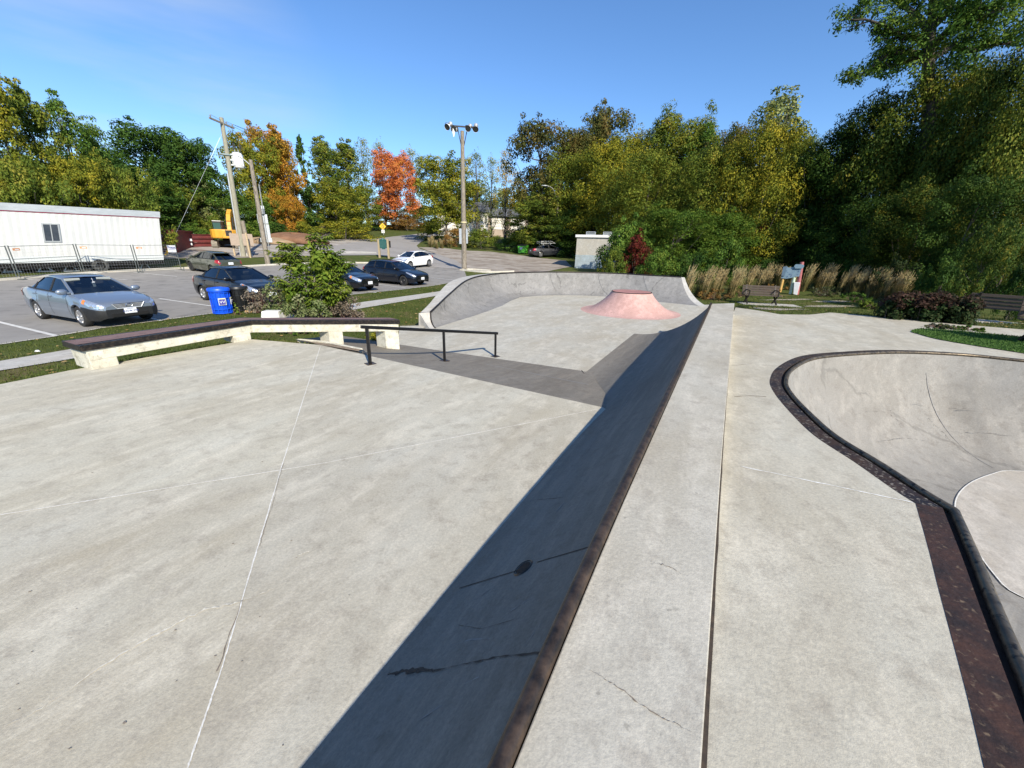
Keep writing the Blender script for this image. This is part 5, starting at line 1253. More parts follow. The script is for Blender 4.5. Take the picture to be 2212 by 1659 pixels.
# --- excavator seen from behind
b=G3(492,536.5); bk_=Vector((b.x,b.y,0)).normalized(); yaw=math.atan2(bk_.y,bk_.x)-.22
M_yel=pm('excavator yellow',(.72,.36,.035),(.60,.30,.03),2.5,rough=.45,coat=.3); M_trk=pm('track steel',(.20,.18,.14),(.32,.29,.24),6,rough=.8,bump=.5)
exv=thing('excavator','yellow tracked excavator with raised boom seen from behind the utility pole','excavator',b,yaw); exv.scale=(.80,.80,.80)   # x = forward (away)
for s in (1,-1):
    prof=[]; 
    for k in range(24):
        a=2*PI*k/24; cx=1.7 if math.cos(a)>0 else -1.7; prof.append((cx+.48*math.cos(a),.48+.48*math.sin(a)))
    mb=MB(); mb.loft([[(x+1.7,s*1.30-.32,z) for x,z in prof],[(x+1.7,s*1.30+.32,z) for x,z in prof]],True,0,True)
    for k in range(26):
        t=k/26; 
        mb.box((-.0+3.4*t,s*1.30,.97),(.05,.66,.05)); 
        if k<9: a=PI/2+PI*k/8; mb.box((.0+.49*math.cos(a),s*1.30,.48+.49*math.sin(a)),(.05,.66,.05),0,None)
    mb.build('track',M_trk,exv)
mb=MB(); mb.box((1.7,0,.75),(2.4,2.0,.5)); mb.lathe([(.7,1.0),(.75,1.1),(.7,1.25)],20,0,Matrix.Translation((1.7,0,0)),True); mb.build('undercarriage',M_under,exv)
mb=MB(); mb.prism([(-1.0,-1.15),(-1.15,-.8),(-1.2,0),(-1.15,.8),(-1.0,1.15),(-.55,1.45),(1.2,1.45),(1.2,-1.45),(-.55,-1.45)],1.25,2.35); mb.build('counterweight',M_yel,exv,bevel=.12)
mb=MB(); mb.box((2.3,-.75,1.85),(2.2,1.3,1.0)); mb.build('engine_cover',M_yel,exv,bevel=.06)
mb=MB(); mb.box((-1.16,-.72,1.9),(.06,.7,.7)); mb.build('grille',M_trim,exv)
mb=MB()
for x in (-.9,-.2,.5):
    for y in (-1.2,0,): mb.beam((x,y,2.35),(x,y,2.8),.04,.04)
mb.beam((-.9,-1.2,2.8),(.5,-1.2,2.8),.04,.04); mb.beam((-.9,0,2.8),(.5,0,2.8),.04,.04); mb.beam((-.9,-1.2,2.8),(-.9,0,2.8),.04,.04); mb.build('handrail',M_trim,exv)
mb=MB(); mb.box((2.1,.95,2.45),(1.9,1.0,1.9)); cb_=mb.build('cab',M_trim,exv,bevel=.08)
mb=MB(); mb.box((1.14,.95,2.8),(.03,.82,.8)); mb.build('cab_window',pm('green glass',(.05,.11,.10),rough=.1,coat=1),cb_); mb=MB(); mb.box((2.1,.95,3.43),(1.8,.98,.08)); mb.build('cab_roof',M_whitemetal,cb_,bevel=.02)
mb=MB(); bp_=[(2.6,-.1,2.0),(3.0,-.1,3.4),(3.6,-.1,4.3),(4.6,-.1,4.9),(6.4,-.1,4.6)]; wd2=[.45,.6,.62,.5,.35]
for a,c,w0_,w1_ in zip(bp_[:-1],bp_[1:],wd2[:-1],wd2[1:]): mb.beam(a,c,.5,(w0_+w1_)/2)
mb.build('boom',M_yel,exv,bevel=.03)
mb=MB(); mb.beam((6.2,-.1,4.9),(7.0,-.1,1.9),.36,.45); mb.build('stick',M_yel,exv,bevel=.03)
mb=MB(); 
for y in (-.48,.28): mb.tube([(2.9,y,1.6),(3.2,y,3.1),(3.45,y,4.0)],.09,8)
build_each(mb,'hydraulic_ram',M_trim,exv)
mb=MB(); mb.prism([(6.6,-.5),(7.6,-.5),(7.6,.7),(6.6,.7)],1.2,2.2); mb.build('bucket',M_trim,exv,bevel=.1)
# --- steel beams, planks and blocks in the yard
M_beam=pm('primed steel',(.17,.03,.028),(.11,.022,.02),3,rough=.6)
b0=G3(388,534); b1=G3(466,533); u=(b1-b0); u.normalize(); pn=Vector((-u.y,u.x,0)); pn=pn if pn.dot(b0)>0 else -pn
Lb=(b1-b0).length; zz=[0,.0,.0,.42,.42,.84,.84]; oo=[0,.55,1.1,.1,.75,.2,.8]; tt=[(.05,1.0),(.0,.9),(.1,1.05),(.2,.98),(.15,1.1),(.32,1.0),(.3,.95)]
for k in range(7):
    a=b0+u*Lb*tt[k][0]+pn*oo[k]; e=u*Lb*(tt[k][1]-tt[k][0]); st=thing('steel_beam','dark red primed steel beam in the stack left of the excavator','steel beam',(a.x,a.y,a.z+zz[k]+.04),0,'stacked steel beams')
    mb=MB(); sec=[(-.13,0),(.13,0),(.13,.04),(.02,.05),(.02,.33),(.13,.34),(.13,.38),(-.13,.38),(-.13,.34),(-.02,.33),(-.02,.05),(-.13,.04)]
    R_=lambda c:[c+pn*y+Vector((0,0,z)) for y,z in sec]; mb.loft([R_(Vector((0,0,0))),R_(e)],True,0,True); me_=mb.build('beam',M_beam,st)
for k,(x0,x1,z,pz_) in enumerate(((0.0,.32,.55,'upper'),(-.02,.30,.15,'lower'))):
    a=b0+u*Lb*x0-pn*.3; mb=MB(); mb.beam(Vector((0,0,0)),u*Lb*(x1-x0),.5,.22); o=mb.build('white_panel_bundle',M_whitemetal); o.location=(a.x,a.y,a.z+z+.15); tag(o,f'{pz_} bundle of white panels lying on the red steel beams','panels','white panels')
for k,(px,py,w_) in enumerate(((418,517,1.6),(440,516,1.3),(456,516,1.7))):
    q=G3(px,524); z=zat(px,py,q); mb=MB(); mb.box((0,0,.5),(w_,.8,1.0),0,None,.2+k*.3,.93); o=mb.build('concrete_block',concrete('block concrete',(.45,.43,.38),amp=.2) if k==0 else bpy.data.materials['block concrete'],None,bevel=.04); o.location=q+Vector((0,0,0)); tag(o,['pale concrete block behind the steel beams, nearest the container','middle pale concrete block behind the steel beams','pale concrete block behind the steel beams, next to the excavator'][k],'concrete block','concrete blocks in the yard')
# --- plywood hoarding on two posts
p0=G3(508,553); p1=G3(541.5,557); c=(p0+p1)/2; ph=thing('plywood_board','bare plywood board on two thin posts in front of the excavator','board',c)
r=math.hypot(c.x,c.y); q0=dep(494,504,r+.2); q1=dep(549,531,r+.2); ux=Vector((q1.x-q0.x,q1.y-q0.y,0)); wB=ux.length; ux.normalize(); mb=MB(); cc=(q0+q1)/2-c; mb.box((0,0,0),(wB,q0.z-q1.z,.03),0,plane_M(cc,ux,(0,0,1))); mb.build('panel',pm('plywood',(.42,.33,.26),(.34,.27,.21),3,rough=.85,stretch=(1,1,6)),ph)
for q,py in ((p0,504),(p1,503)):
    mb=MB(); mb.beam(q-c-Vector((0,0,.2)),Vector((q.x,q.y,zat(540,py,q)))-c,.11,.11); mb.build('post',pm('new timber',(.62,.48,.30),(.5,.38,.24),5,rough=.8,stretch=(5,5,.6)),ph)
q=G3(536,553); mb=MB(); mb.lathe([(0,.34),(.22,.30),(.36,.16),(.40,0)],9,0,Matrix.Diagonal((1.1,.8,1,1)),True); o=mb.build('white_rock',M_whitemetal,None,smooth=50); o.location=q; tag(o,'small white rock in the grass at the foot of the utility pole','rock')
# --- soil piles
M_soilpile=pm('red brown soil',(.15,.075,.04),(.24,.13,.075),1.2,rough=.95,bump=.8,bscale=8)
for k,(px,py,rx,h) in enumerate(((632,524,4.4,1.25),(578,525,3.2,.75))):
    q=G3(px,py); mb=MB(); rings=[]
    for i in range(9):
        t=i/8; rr=rx*math.cos(t*PI/2)**.9; rings.append([(rr*math.cos(a*PI/14)*(1+.12*math.sin(3*a*PI/14+i)),rr*.6*math.sin(a*PI/14)*(1+.1*math.cos(2*a*PI/14+i)),h*math.sin(t*PI/2)*(1+.12*math.sin(a*PI/7+k))) for a in range(28)])
    mb.loft(rings,True,0,True); o=mb.build('soil_pile',M_soilpile if k==0 else pm('pale soil',(.27,.18,.10),(.36,.26,.16),1.2,rough=.95,bump=.8,bscale=8),None,smooth=60); o.location=q-Vector((0,0,.1)); tag(o,['large red brown soil pile behind the road','lower pale brown soil pile behind the sign pole'][k],'soil pile')
# --- heritage plaque on posts
p0=G3(820.5,557); p1=G3(840.3,558.5); c=(p0+p1)/2; pq=thing('plaque_sign','dark green heritage plaque mounted between two timber posts on the grass island','sign',c)
r=math.hypot(c.x,c.y)
for q,px,py in ((p0,819,517),(p1,839,517)):
    t_=Vector((q.x,q.y,zat(px,py,q))); mb=MB(); mb.beam(q-c-Vector((0,0,.2)),t_-c,.20,.20); mb.build('post',pm('sign timber',(.42,.33,.20),(.30,.24,.15),4,rough=.85,stretch=(5,5,.6)),pq,bevel=.01)
ux=(p1-p0); ux.z=0; wS=ux.length; ux.normalize(); zt=zat(830,514.5,c)-c.z; zb_=zat(830,538.5,c)-c.z; hS=zt-zb_
Mg=plane_M(Vector((0,0,(zt+zb_)/2)),ux,(0,0,1)); W2=wS*.44
outl=[(-W2,-.38*hS),(-W2*.45,-.40*hS),(-W2*.35,-.5*hS),(W2*.35,-.5*hS),(W2*.45,-.40*hS),(W2,-.38*hS),(W2,.36*hS),(W2*.55,.38*hS),(W2*.32,.46*hS),(0,.5*hS),(-W2*.32,.46*hS),(-W2*.55,.38*hS),(-W2,.36*hS)]
M_green=pm('plaque green',(.02,.085,.085),(.03,.11,.10),6,rough=.45)
mb=MB(); mb.prism(outl,-.03,.05,0,Mg); pl_=mb.build('plaque',M_green,pq,bevel=.01)
mb=MB()
for k in range(7): mb.box((0,.22*hS-k*.085*hS,.055),(W2*(1.5 if k else .9),.018*hS,.008),0,Mg)
mb.lathe([(0,.06),(.09,.06),(.1,.05)],14,0,Mg@Matrix.Translation((0,.40*hS,0))); build_each(mb,'raised_line',pm('plaque relief',(.10,.20,.17),rough=.5),pl_)
mb=MB(); mb.box((0,-.03*hS,-.25),(wS*1.35,hS*.62,.05),0,Mg); mb.build('rear_board',M_trim,pq)
# --- yellow warning sign
q=G3(829,507); r=math.hypot(q.x,q.y); c0=dep(826.6,489,r); ys=thing('warning_sign','yellow diamond divided road sign with a white 50 tab beside the road','road sign',q)
uy=Vector((q.y,-q.x,0)).normalized(); sc_=r/882.; hd2=6.6*sc_
Md=plane_M(c0-q,uy,(0,0,1)); mb=MB(); mb.prism([(-hd2,0),(0,-hd2),(hd2,0),(0,hd2)],-.02,.02,0,Md); dm=mb.build('diamond',pm('sign yellow',(.85,.50,.02),rough=.5),ys)
mb=MB(); Z_=hd2
def zup(P,z=.03): return [(x*Z_,y*Z_) for x,y in P]
mb.prism(zup([(-.42,.22),(-.30,.22),(-.02-.1,-.18),(-.10,-.55),(-.24,-.55),(-.26,-.2)]),.022,.04,0,Md); mb.prism(zup([(.42,.26),(.28,.26),(.16,-.1),(.16,-.55),(.30,-.55),(.32,-.05)]),.022,.04,0,Md); mb.prism(zup([(.0,.55),(.16,.42),(.14,.25),(.0,.15),(-.12,.3),(-.12,.45)]),.022,.04,0,Md); build_each(mb,'symbol',M_trim,dm)
mb=MB(); Mt2=plane_M(c0-q+Vector((0,0,-hd2*1.42)),uy,(0,0,1)); mb.box((0,0,0),(hd2*.92,hd2*.92,.03),0,Mt2); tb=mb.build('speed_tab',M_white_p,ys); vs,fs=text_geo('50',hd2*.72,.004); mb=MB(); mb.add(vs,fs,0,Mt2@Matrix.Translation((0,0,.022))); mb.build('number',M_trim,tb)
mb=MB(); mb.beam(Vector((0,0,-.2)),c0-q+Vector((0,0,hd2*.2))-uy.cross(Vector((0,0,1)))*.04,.09,.09); mb.build('post',M_galv,ys)
# --- green dumpster
q0=G3(1118,548.5); q1=G3(1135,549.5); q2=G3(1149,547.5); ux=(q1-q0); ux.z=0; wD=2.0; ux.normalize(); uy=Vector((-ux.y,ux.x,0)); dp=thing('dumpster','bright green metal dumpster with a black sloping lid at the edge of the gravel','dumpster',q0,math.atan2(ux.y,ux.x))
hD=zat(1119,528,q0)-q0.z; wD=(q1-q0).length*1.0; dD=1.7
M_dg=pm('dumpster green',(.10,.42,.035),(.08,.33,.03),2.5,rough=.45,c3=(.10,.12,.03),s3=3.5,lo3=.62,hi3=.68)
mb=MB(); mb.loft([[(.08,.0,.12),(wD-.02,.0,.12),(wD-.02,dD,.12),(.08,dD,.12)],[(0,-.05,hD*.86),(wD,-.05,hD*.86),(wD,dD,hD*1.02),(0,dD,hD*1.02)]],True,0,True); mb.build('body',M_dg,dp,bevel=.02)
mb=MB(); mb.loft([[(-.05,-.12,hD*.87),(wD+.03,-.12,hD*.87),(wD+.03,dD*.95,hD*1.04),(-.05,dD*.95,hD*1.04)],[(-.05,-.12,hD*.92),(wD+.03,-.12,hD*.92),(wD+.03,dD*.95,hD*1.09),(-.05,dD*.95,hD*1.09)]],True,0,True); mb.build('lid',M_trim,dp,bevel=.01)
for y in (.3,1.2):
    mb=MB(); mb.box((wD+.05,y,hD*.5),(.12,.14,hD*.28)); mb.build('fork_pocket',M_dg,dp)
mb=MB(); mb.box((wD*.45,-.055,hD*.60),(wD*.32,.02,hD*.22)); lb=mb.build('label',M_white_p,dp); vs,fs=text_geo('00%',hD*.17,.002); mb=MB(); mb.add(vs,fs,0,plane_M((wD*.45,-.068,hD*.6),(1,0,0),(0,0,1))); mb.build('label_print',M_trim,lb)
for x in (.2,wD-.2):
    mb=MB(); mb.lathe([(.07,-.03),(.07,.03)],10,0,Matrix.Translation((x,.15,.07))@Matrix.Rotation(PI/2,4,'X'),True); mb.build('caster',M_trim,dp)
# --- block utility shed
q0=G3(1241.5,579); q1=G3(1284,580.5); ux=(q1-q0); ux.z=0; ux.normalize(); ux=(ux*.985+Vector((0,1,0))*-.10).normalized(); sh=thing('utility_shed','small pale block shed with a flat white roof half hidden by bushes','shed',q0-Vector((0,0,.1)),math.atan2(ux.y,ux.x))
hS=zat(1247,512,q0)-q0.z+.1; wS=4.0; dS=3.4
M_block=concrete('painted block',(.42,.40,.355),amp=.12,dust=1); M_blockblue=concrete('blue painted block',(.33,.39,.42),amp=.2,dust=1)
mb=MB(); mb.box((wS/2,dS/2,hS*.5),(wS,dS,hS-.02)); mb.build('wall',M_block,sh)
mb=MB()
for k in range(7): mb.box((wS/2,dS/2,.1+k*.2+.0),(wS+.02,dS+.02,.185))
mb.build('painted_courses',M_blockblue,sh)
mb=MB(); mb.box((wS/2,dS/2,hS+.10),(wS+.3,dS+.3,.24)); mb.build('roof',pm('roof fascia',(.72,.71,.68),rough=.6),sh,bevel=.02)
for x in (1.2,2.9):
    mb=MB()
    for z in (.3,.42,.54): mb.beam((x-.45,1.2,hS+z),(x+.45,1.2,hS+z),.05,.05)
    for dx in (-.45,.45): mb.beam((x+dx,1.2,hS+.2),(x+dx,1.2,hS+.56),.05,.05)
    mb.build('roof_vent',M_galv,sh)
# --- house up the road
hq=dep(1000,480,84); hq.z=T1(hq.x,hq.y)
ux=Vector((hq.y,-hq.x,0)).normalized(); hs_=thing('house','white house with a dark roof and garage doors glimpsed through the trees','house',hq,math.atan2(ux.y,ux.x))
M_hw=pm('house white',(.78,.75,.68),(.70,.67,.60),1,rough=.8); M_hr=pm('shingle',(.09,.095,.105),(.14,.145,.155),3,rough=.9); M_hb=pm('house tan',(.42,.34,.27),(.36,.29,.23),1,rough=.85)
zb0=5.9-hq.z
mb=MB(); mb.box((0,3,zb0/2+1.2),(10,7,zb0+3.6)); mb.build('wall',M_hw,hs_)
mb=MB(); mb.box((9.2,4,zb0/2+.9),(8.6,6,zb0+3.0)); mb.build('garage_wall',M_hb,hs_)
mb=MB(); mb.loft([[(-5.4,-.8,zb0+3.0),(5.2,-.8,zb0+3.0)],[(-5.4,3.2,zb0+5.2),(5.2,3.2,zb0+5.2)],[(-5.4,7.2,zb0+3.0),(5.2,7.2,zb0+3.0)]],False); mb.build('roof',M_hr,hs_)
mb=MB(); mb.loft([[(4.6,.4,zb0+2.5),(14,.4,zb0+2.5)],[(4.6,4,zb0+4.2),(14,4,zb0+4.2)],[(4.6,7.6,zb0+2.5),(14,7.6,zb0+2.5)]],False); mb.build('garage_roof',M_hr,hs_)
for x in (7.2,11.2):
    mb=MB(); mb.box((x,.96,zb0+1.2),(2.9,.1,2.3)); 
    for z in (.6,1.2,1.8): mb.box((x,.90,zb0+z),(2.8,.02,.03),1)
    mb.build('garage_door',[M_hw,M_hr],hs_)
for x in (-3,1.5):
    mb=MB(); mb.box((x,-.52,zb0+1.7),(1.3,.1,1.3)); w=mb.build('window',M_whitemetal,hs_); mb=MB(); mb.box((x,-.58,zb0+1.7),(1.1,.04,1.1)); mb.build('pane',MATS['dark pane'],w)
# --- litter bins
def bin_(px,py,label,col,logo):
    q=G3(px,py); bn=thing('litter_bin',label,'bin',q,0,'litter bins by the car park'); H_=.93; R_=.285
    bm_=pm('bin plastic '+label[:5],col,tuple(min(1,c*1.25) for c in col),8,rough=.4)
    mb=MB(); mb.lathe([(R_-.04,.02),(R_-.015,.05),(R_-.005,H_-.14),(R_-.02,H_-.13)],32); mb.build('drum',bm_,bn,smooth=40)
    mb=MB()
    for z in (.05,.19,.58,H_-.17): mb.lathe([(R_-.01,z-.012),(R_+.022,z-.012),(R_+.022,z+.018),(R_-.01,z+.018)],32,0)
    build_each(mb,'hoop',bm_,bn,smooth=30)
    mb=MB()
    for k in range(14):
        a=2*PI*k/14; mb.beam((math.cos(a)*(R_+.012),math.sin(a)*(R_+.012),.03),(math.cos(a)*(R_+.012),math.sin(a)*(R_+.012),H_-.12),.022,.022)
    build_each(mb,'slat',bm_,bn)
    mb=MB(); mb.lathe([(R_+.03,H_-.14),(R_+.055,H_-.12),(R_+.055,H_-.05),(R_+.03,H_-.02),(.16,H_+.0),(.14,H_-.02),(0,H_-.02)],32); mb.build('lid',bm_,bn,smooth=40)
    if logo:
        for ang_,k in ((math.atan2(-q.y,-q.x)+.12,1),(math.atan2(-q.y,-q.x)+1.35,1)):
            n_=Vector((math.cos(ang_),math.sin(ang_),0)); xx=Vector((-n_.y,n_.x,0)); Mp=plane_M(n_*(R_+.03)+Vector((0,0,.46)),xx,(0,0,1)); mb=MB(); mb.box((0,0,0),(.22,.24,.014),0,Mp); st=mb.build('sticker',pm('sticker border',(.62,.66,.55),rough=.5),bn)
            mb=MB(); mb.box((0,-.012,.009),(.185,.185,.006),0,Mp); mb.build('sticker_field',pm('sticker navy',(.06,.05,.30),rough=.5),st)
            mb=MB(); mb.box((.02,.098,.009),(.15,.022,.006),0,Mp); mb.build('sticker_stripe',pm('sticker yellow',(.70,.62,.10),rough=.5),st)
            vs,fs=text_geo('VV',.13,.003); mb=MB(); mb.add(vs,fs,0,Mp@Matrix.Translation((0,-.015,.016))); mb.build('sticker_letters',M_white_p,st)
    return bn
bin_(483,677.5,'blue plastic litter bin with a sticker standing beside the black one',(.008,.085,.62),True)
bin_(522,671.5,'black plastic litter bin standing between the blue one and the bushes',(.012,.013,.014),False)
q=G3(590,688); mb=MB(); mb.box((0,0,.13),(.62,.40,.28),0,None,.1,.86); o=mb.build('stone_block',pm('white stone',(.74,.73,.69),(.52,.53,.52),5,rough=.85,bump=.5),None,bevel=.03); o.location=q; tag(o,'white stone block lying at the foot of the bushes','stone')
q=G3(541,676); mb=MB(); mb.tube([(-.17,0,.05),(0,.01,.055),(.17,-.01,.05)],[.05,.055,.045],9); o=mb.build('wood_log',pm('cut wood',(.50,.33,.17),(.40,.25,.12),8,rough=.85),None,smooth=50); o.location=q; tag(o,'short split log on the grass in front of the black bin','log')
q=G3(83,746+.0); 
q=G3(82,761); mb=MB(); mb.lathe([(0,.05),(.05,.045),(.09,.015),(.10,0)],10,0,Matrix.Diagonal((.55,.4,.7,1))); o=mb.build('crumpled_cup',M_whitemetal); o.location=q+Vector((0,0,.02)); tag(o,'scrap of white litter on the grass strip below the silver car','litter')
# --- benches
M_slat=pm('brown bench slat',(.055,.038,.027),(.085,.06,.042),8,rough=.6,stretch=(.6,6,6)); M_bframe=pm('bench frame',(.03,.026,.024),rough=.5,metal=.4)
def bench(label,loc,rz):
    bn=thing('park_bench',label,'bench',loc,rz,'park benches')     # sits facing -y
    mb=MB(); 
    for y in (-.22,-.09,.04,.17): mb.box((0,y,.44),(1.75,.115,.04))
    build_each(mb,'seat_slat',M_slat,bn,bevel=.006)
    mb=MB()
    for k,(y,z) in enumerate(((.235,.52),(.262,.63),(.289,.74),(.316,.85))): mb.box((0,y,z),(1.75,.035,.095))
    build_each(mb,'back_slat',M_slat,bn,bevel=.006)
    for x in (-.68,.68):
        mb=MB(); mb.beam((x,-.30,0),(x,.26,.42),.05,.07); mb.beam((x,.28,0),(x,-.24,.42),.05,.07); mb.beam((x,-.27,.41),(x,.24,.41),.05,.05); mb.beam((x,.20,.41),(x,.345,.92),.05,.05)
        mb.beam((x,-.26,.42),(x,-.30,.66),.05,.04); mb.beam((x,-.32,.66),(x,.28,.68),.055,.035); mb.build('leg_frame',M_bframe,bn)
    return bn
q=G3(1640,658); bench('brown slatted bench on a concrete pad before the tall grasses',(q.x,q.y,q.z+.05),math.radians(-12))
mb=MB(); mb.box((.35,-.35,.0),(2.7,1.4,.09),0,None,math.radians(-12)); o=mb.build('bench_pad',M_walk); o.location=q; o['kind']='structure'
q=G3(2160,699); bench('dark slatted bench behind the hedge at the right edge',(q.x,q.y,q.z+.03),math.radians(180-48))
mb=MB(); mb.box((0,0,.0),(2.6,1.5,.06),0,None,math.radians(132)); o=mb.build('bench_pad',M_walk); o.location=q+Vector((-.1,-.2,0)); o['kind']='structure'
q=onz(2228,744,zdeck); bench('dark bench leg just entering at the right edge beside the grass oval',(q.x+.62,q.y-.25,q.z+.012),math.radians(-30))
# --- painted community sign on coloured poles
q=G3(1708,636); r=math.hypot(q.x,q.y); cs=thing('art_sign','blue cut-out community sign board on coloured poles above the lawn','sign',q)
uy=Vector((q.y,-q.x,0)).normalized(); fr=Vector((-q.x,-q.y,0)).normalized()
def onS(px,py,o=0): return dep(px,py,r-o)-q
S6=lambda x,y:((3040+x*160/1659)*.5486,(1020+y*160/1659)*.5486)
M_sblue=pm('sign blue',(.17,.26,.33),(.22,.31,.37),6,rough=.5); M_sblue2=pm('sign blue dark',(.12,.18,.24),rough=.5)
outl=[(370,775),(400,600),(450,320),(600,300),(640,315),(620,345),(720,345),(830,325),(920,320),(1000,375),(1195,390),(1110,715),(960,715),(880,745),(740,780),(600,800),(470,790)]
def plate_(outline,o,th,name,mat,par):
    P=[onS(*S6(*p),o) for p in outline]; mb=MB(); n=len(P); Q=[p-fr*th for p in P]; mb.loft([P,Q],True,0,True); return mb.build(name,mat,par)
bd=plate_(outl,.12,.07,'board',M_sblue,cs)
plate_([(900,320),(905,290),(950,225),(990,212),(1210,215),(1310,245),(1300,320),(1240,390),(940,385),(930,340)],.20,.07,'header',M_sblue,cs)
plate_([(455,325),(470,310),(610,315),(590,400),(520,640),(510,690),(380,680),(400,600)],.18,.05,'side_panel',M_sblue2,cs)
mb=MB()
for x,y,w_,h_ in ((640,545,40,14),(725,625,70,16),(805,620,24,24),(625,720,34,34),(785,690,30,36),(1090,505,26,40),(1050,630,30,24),(600,480,26,26),(960,420,40,12)):
    P=[onS(*S6(x+dx*w_/2,y+dy*h_/2),.14) for dx,dy in ((-1,-1),(1,-1),(1,1),(-1,1))]; mb.add(P,[(0,1,2,3)])
build_each(mb,'map_mark',M_blue_ink,bd)
def pole(p0,p1,w_,col,nm):
    mb=MB(); mb.tube([onS(*S6(*p0)),onS(*S6(*p1))],w_,12); o=mb.build('pole',pm(nm,col,tuple(c*.8 for c in col),5,rough=.5),cs,smooth=60); o['label']=nm+' pole'
pole((455,780),(310,1350),.085,(.62,.38,.12),'orange wooden'); pole((905,740),(740,1430),.10,(.55,.66,.50),'pale green'); pole((1225,120),(1010,1450),.11,(.40,.13,.13),'dull red')
P=[onS(*S6(*p),.25) for p in ((895,945),(1150,960),(1020,1475),(860,1440))]; Q=[p-fr*.3 for p in P]; mb=MB(); mb.loft([P,Q],True,0,True); mb.build('pedestal',M_whitemetal,cs,bevel=.02)
# ================================================================ TREES AND PLANTS
def mesh_quads(name,V,mat):
    me=bpy.data.meshes.new(name); n=len(V)//4
    me.vertices.add(len(V)); me.vertices.foreach_set('co',V.astype(np.float32).ravel())
    me.loops.add(n*4); me.loops.foreach_set('vertex_index',np.arange(n*4,dtype=np.int32)); me.polygons.add(n); me.polygons.foreach_set('loop_start',np.arange(n,dtype=np.int32)*4)
    me.update(calc_edges=True); me.materials.append(mat); return me
def leaves(rng,cl,n,size,flat=.75,up=.55,droop=0.,aspect=.55,shell=.45):
    """cl: rows of x,y,z,radius; leaf-sized folded rhombs, thickest towards the outside of each cluster"""
    cl=np.asarray(cl,float); w=cl[:,3]**2; k=rng.choice(len(cl),n,p=w/w.sum())
    d=rng.normal(size=(n,3)); d/=np.linalg.norm(d,axis=1)[:,None]
    r=cl[k,3]*(shell+(1.08-shell)*rng.random(n)**.7)
    o=d*r[:,None]; o[:,2]*=flat; P=cl[k,:3]+o
    nr=d*1.0+rng.normal(size=(n,3))*.45; nr[:,2]+=up; nr/=np.linalg.norm(nr,axis=1)[:,None]
    t=np.cross(nr,rng.normal(size=(n,3))); t[:,2]-=droop; t-=nr*(t*nr).sum(1)[:,None]; t/=np.linalg.norm(t,axis=1)[:,None]+1e-9
    b=np.cross(nr,t); s=(size*rng.uniform(.5,1.55,n))[:,None]
    A=P-t*s*.5; B=P+b*s*aspect*.5+nr*s*.08; Cc=P+t*s*.5; D=P-b*s*aspect*.5+nr*s*.08
    return np.stack([A,B,Cc,D],1).reshape(-1,3)
def env(kind,t):
    if kind=='round': return max(0,1-(abs(t-.45)/.62)**3.0)**.6 if t>.45 else max(0,1-(abs(t-.45)/.52)**2.4)**.5
    if kind=='tall': return (.62+.38*math.sin(PI*min(1,t*1.0)))*max(0,1-t**5)**.5
    if kind=='cone': return max(.05,(1-t)**.75)*(.75+.25*math.sin(t*3))
    if kind=='shrub': return math.sqrt(max(0,1-t**2.2))
    return 1
def build_tree(seed,kind,H,W,base,ncl,nl,leaf,rc,flat=.75,droop=0.,limbs=14,lr=.17,shell=.45,fillers=.35,jag=.0,up=.32):
    rng=np.random.default_rng(seed); rnd=random.Random(seed); cl=[]; hc=H-base
    lob=[(rnd.uniform(0,2*PI),rnd.uniform(.12,.30)) for _ in range(3)]
    for i in range(ncl):
        t=rnd.random()**.82; a=rnd.uniform(0,2*PI); e=env(kind,t)*W/2*(1+sum(m*math.cos((j+2)*a+p+t*3) for j,(p,m) in enumerate(lob))*.6)
        f=rnd.uniform(.62,1.02) if rnd.random()>fillers else rnd.uniform(.1,.6)
        rr=rc*rnd.uniform(.65,1.25)*(1 if kind!='cone' else max(.35,1-t))
        cl.append((math.cos(a)*e*f,math.sin(a)*e*f,base+hc*(t*.95)+rnd.uniform(-.2,.2)-rr*.2,rr))
    for i in range(int(ncl*jag)):      # twigs that break the outline
        c=cl[rnd.randrange(ncl)]; d=Vector((c[0],c[1],(c[2]-base-hc*.4)*.8)).normalized(); cl.append((c[0]+d.x*c[3]*.9,c[1]+d.y*c[3]*.9,c[2]+abs(d.z)*c[3]*1.0+c[3]*.35,c[3]*.42))
    V=leaves(rng,cl,nl,leaf,flat,up,droop,shell=shell); crown=mesh_quads('crown',V,None) if 0 else V
    mb=MB(); r0=lr*H/12
    top=Vector((rnd.uniform(-.3,.3),rnd.uniform(-.3,.3),base+hc*.82)); mid=Vector((rnd.uniform(-.25,.25),rnd.uniform(-.25,.25),base+hc*.3))
    ax=catmull([Vector((0,0,-.5)),Vector((0,0,base*.5)),mid,top],4); mb.tube(ax,[r0*1.25*(1-.85*i/(len(ax)-1))+.015 for i in range(len(ax))],8)
    for i in range(limbs):
        c=Vector(cl[int(i*ncl/limbs)][:3]); zb=max(base*.5,min(c.z-.6-rnd.random()*hc*.25,base+hc*.7)); f=(zb+.5)/(top.z+.5); p=ax[min(len(ax)-1,int(f*(len(ax)-1)))]
        m_=p.lerp(c,.5)+Vector((0,0,-.10*(c-p).length)); mb.tube(catmull([p,m_,c],3),[r0*.42,r0*.36,r0*.3,r0*.24,r0*.18,r0*.12,.012],5)
    return V,mb
M_bark=pm('bark',(.075,.06,.047),(.14,.12,.098),6,rough=.95,bump=.5,stretch=(5,5,.8)); M_barkpale=pm('pale bark',(.22,.20,.165),(.36,.33,.28),6,rough=.95,bump=.4,stretch=(5,5,.8))
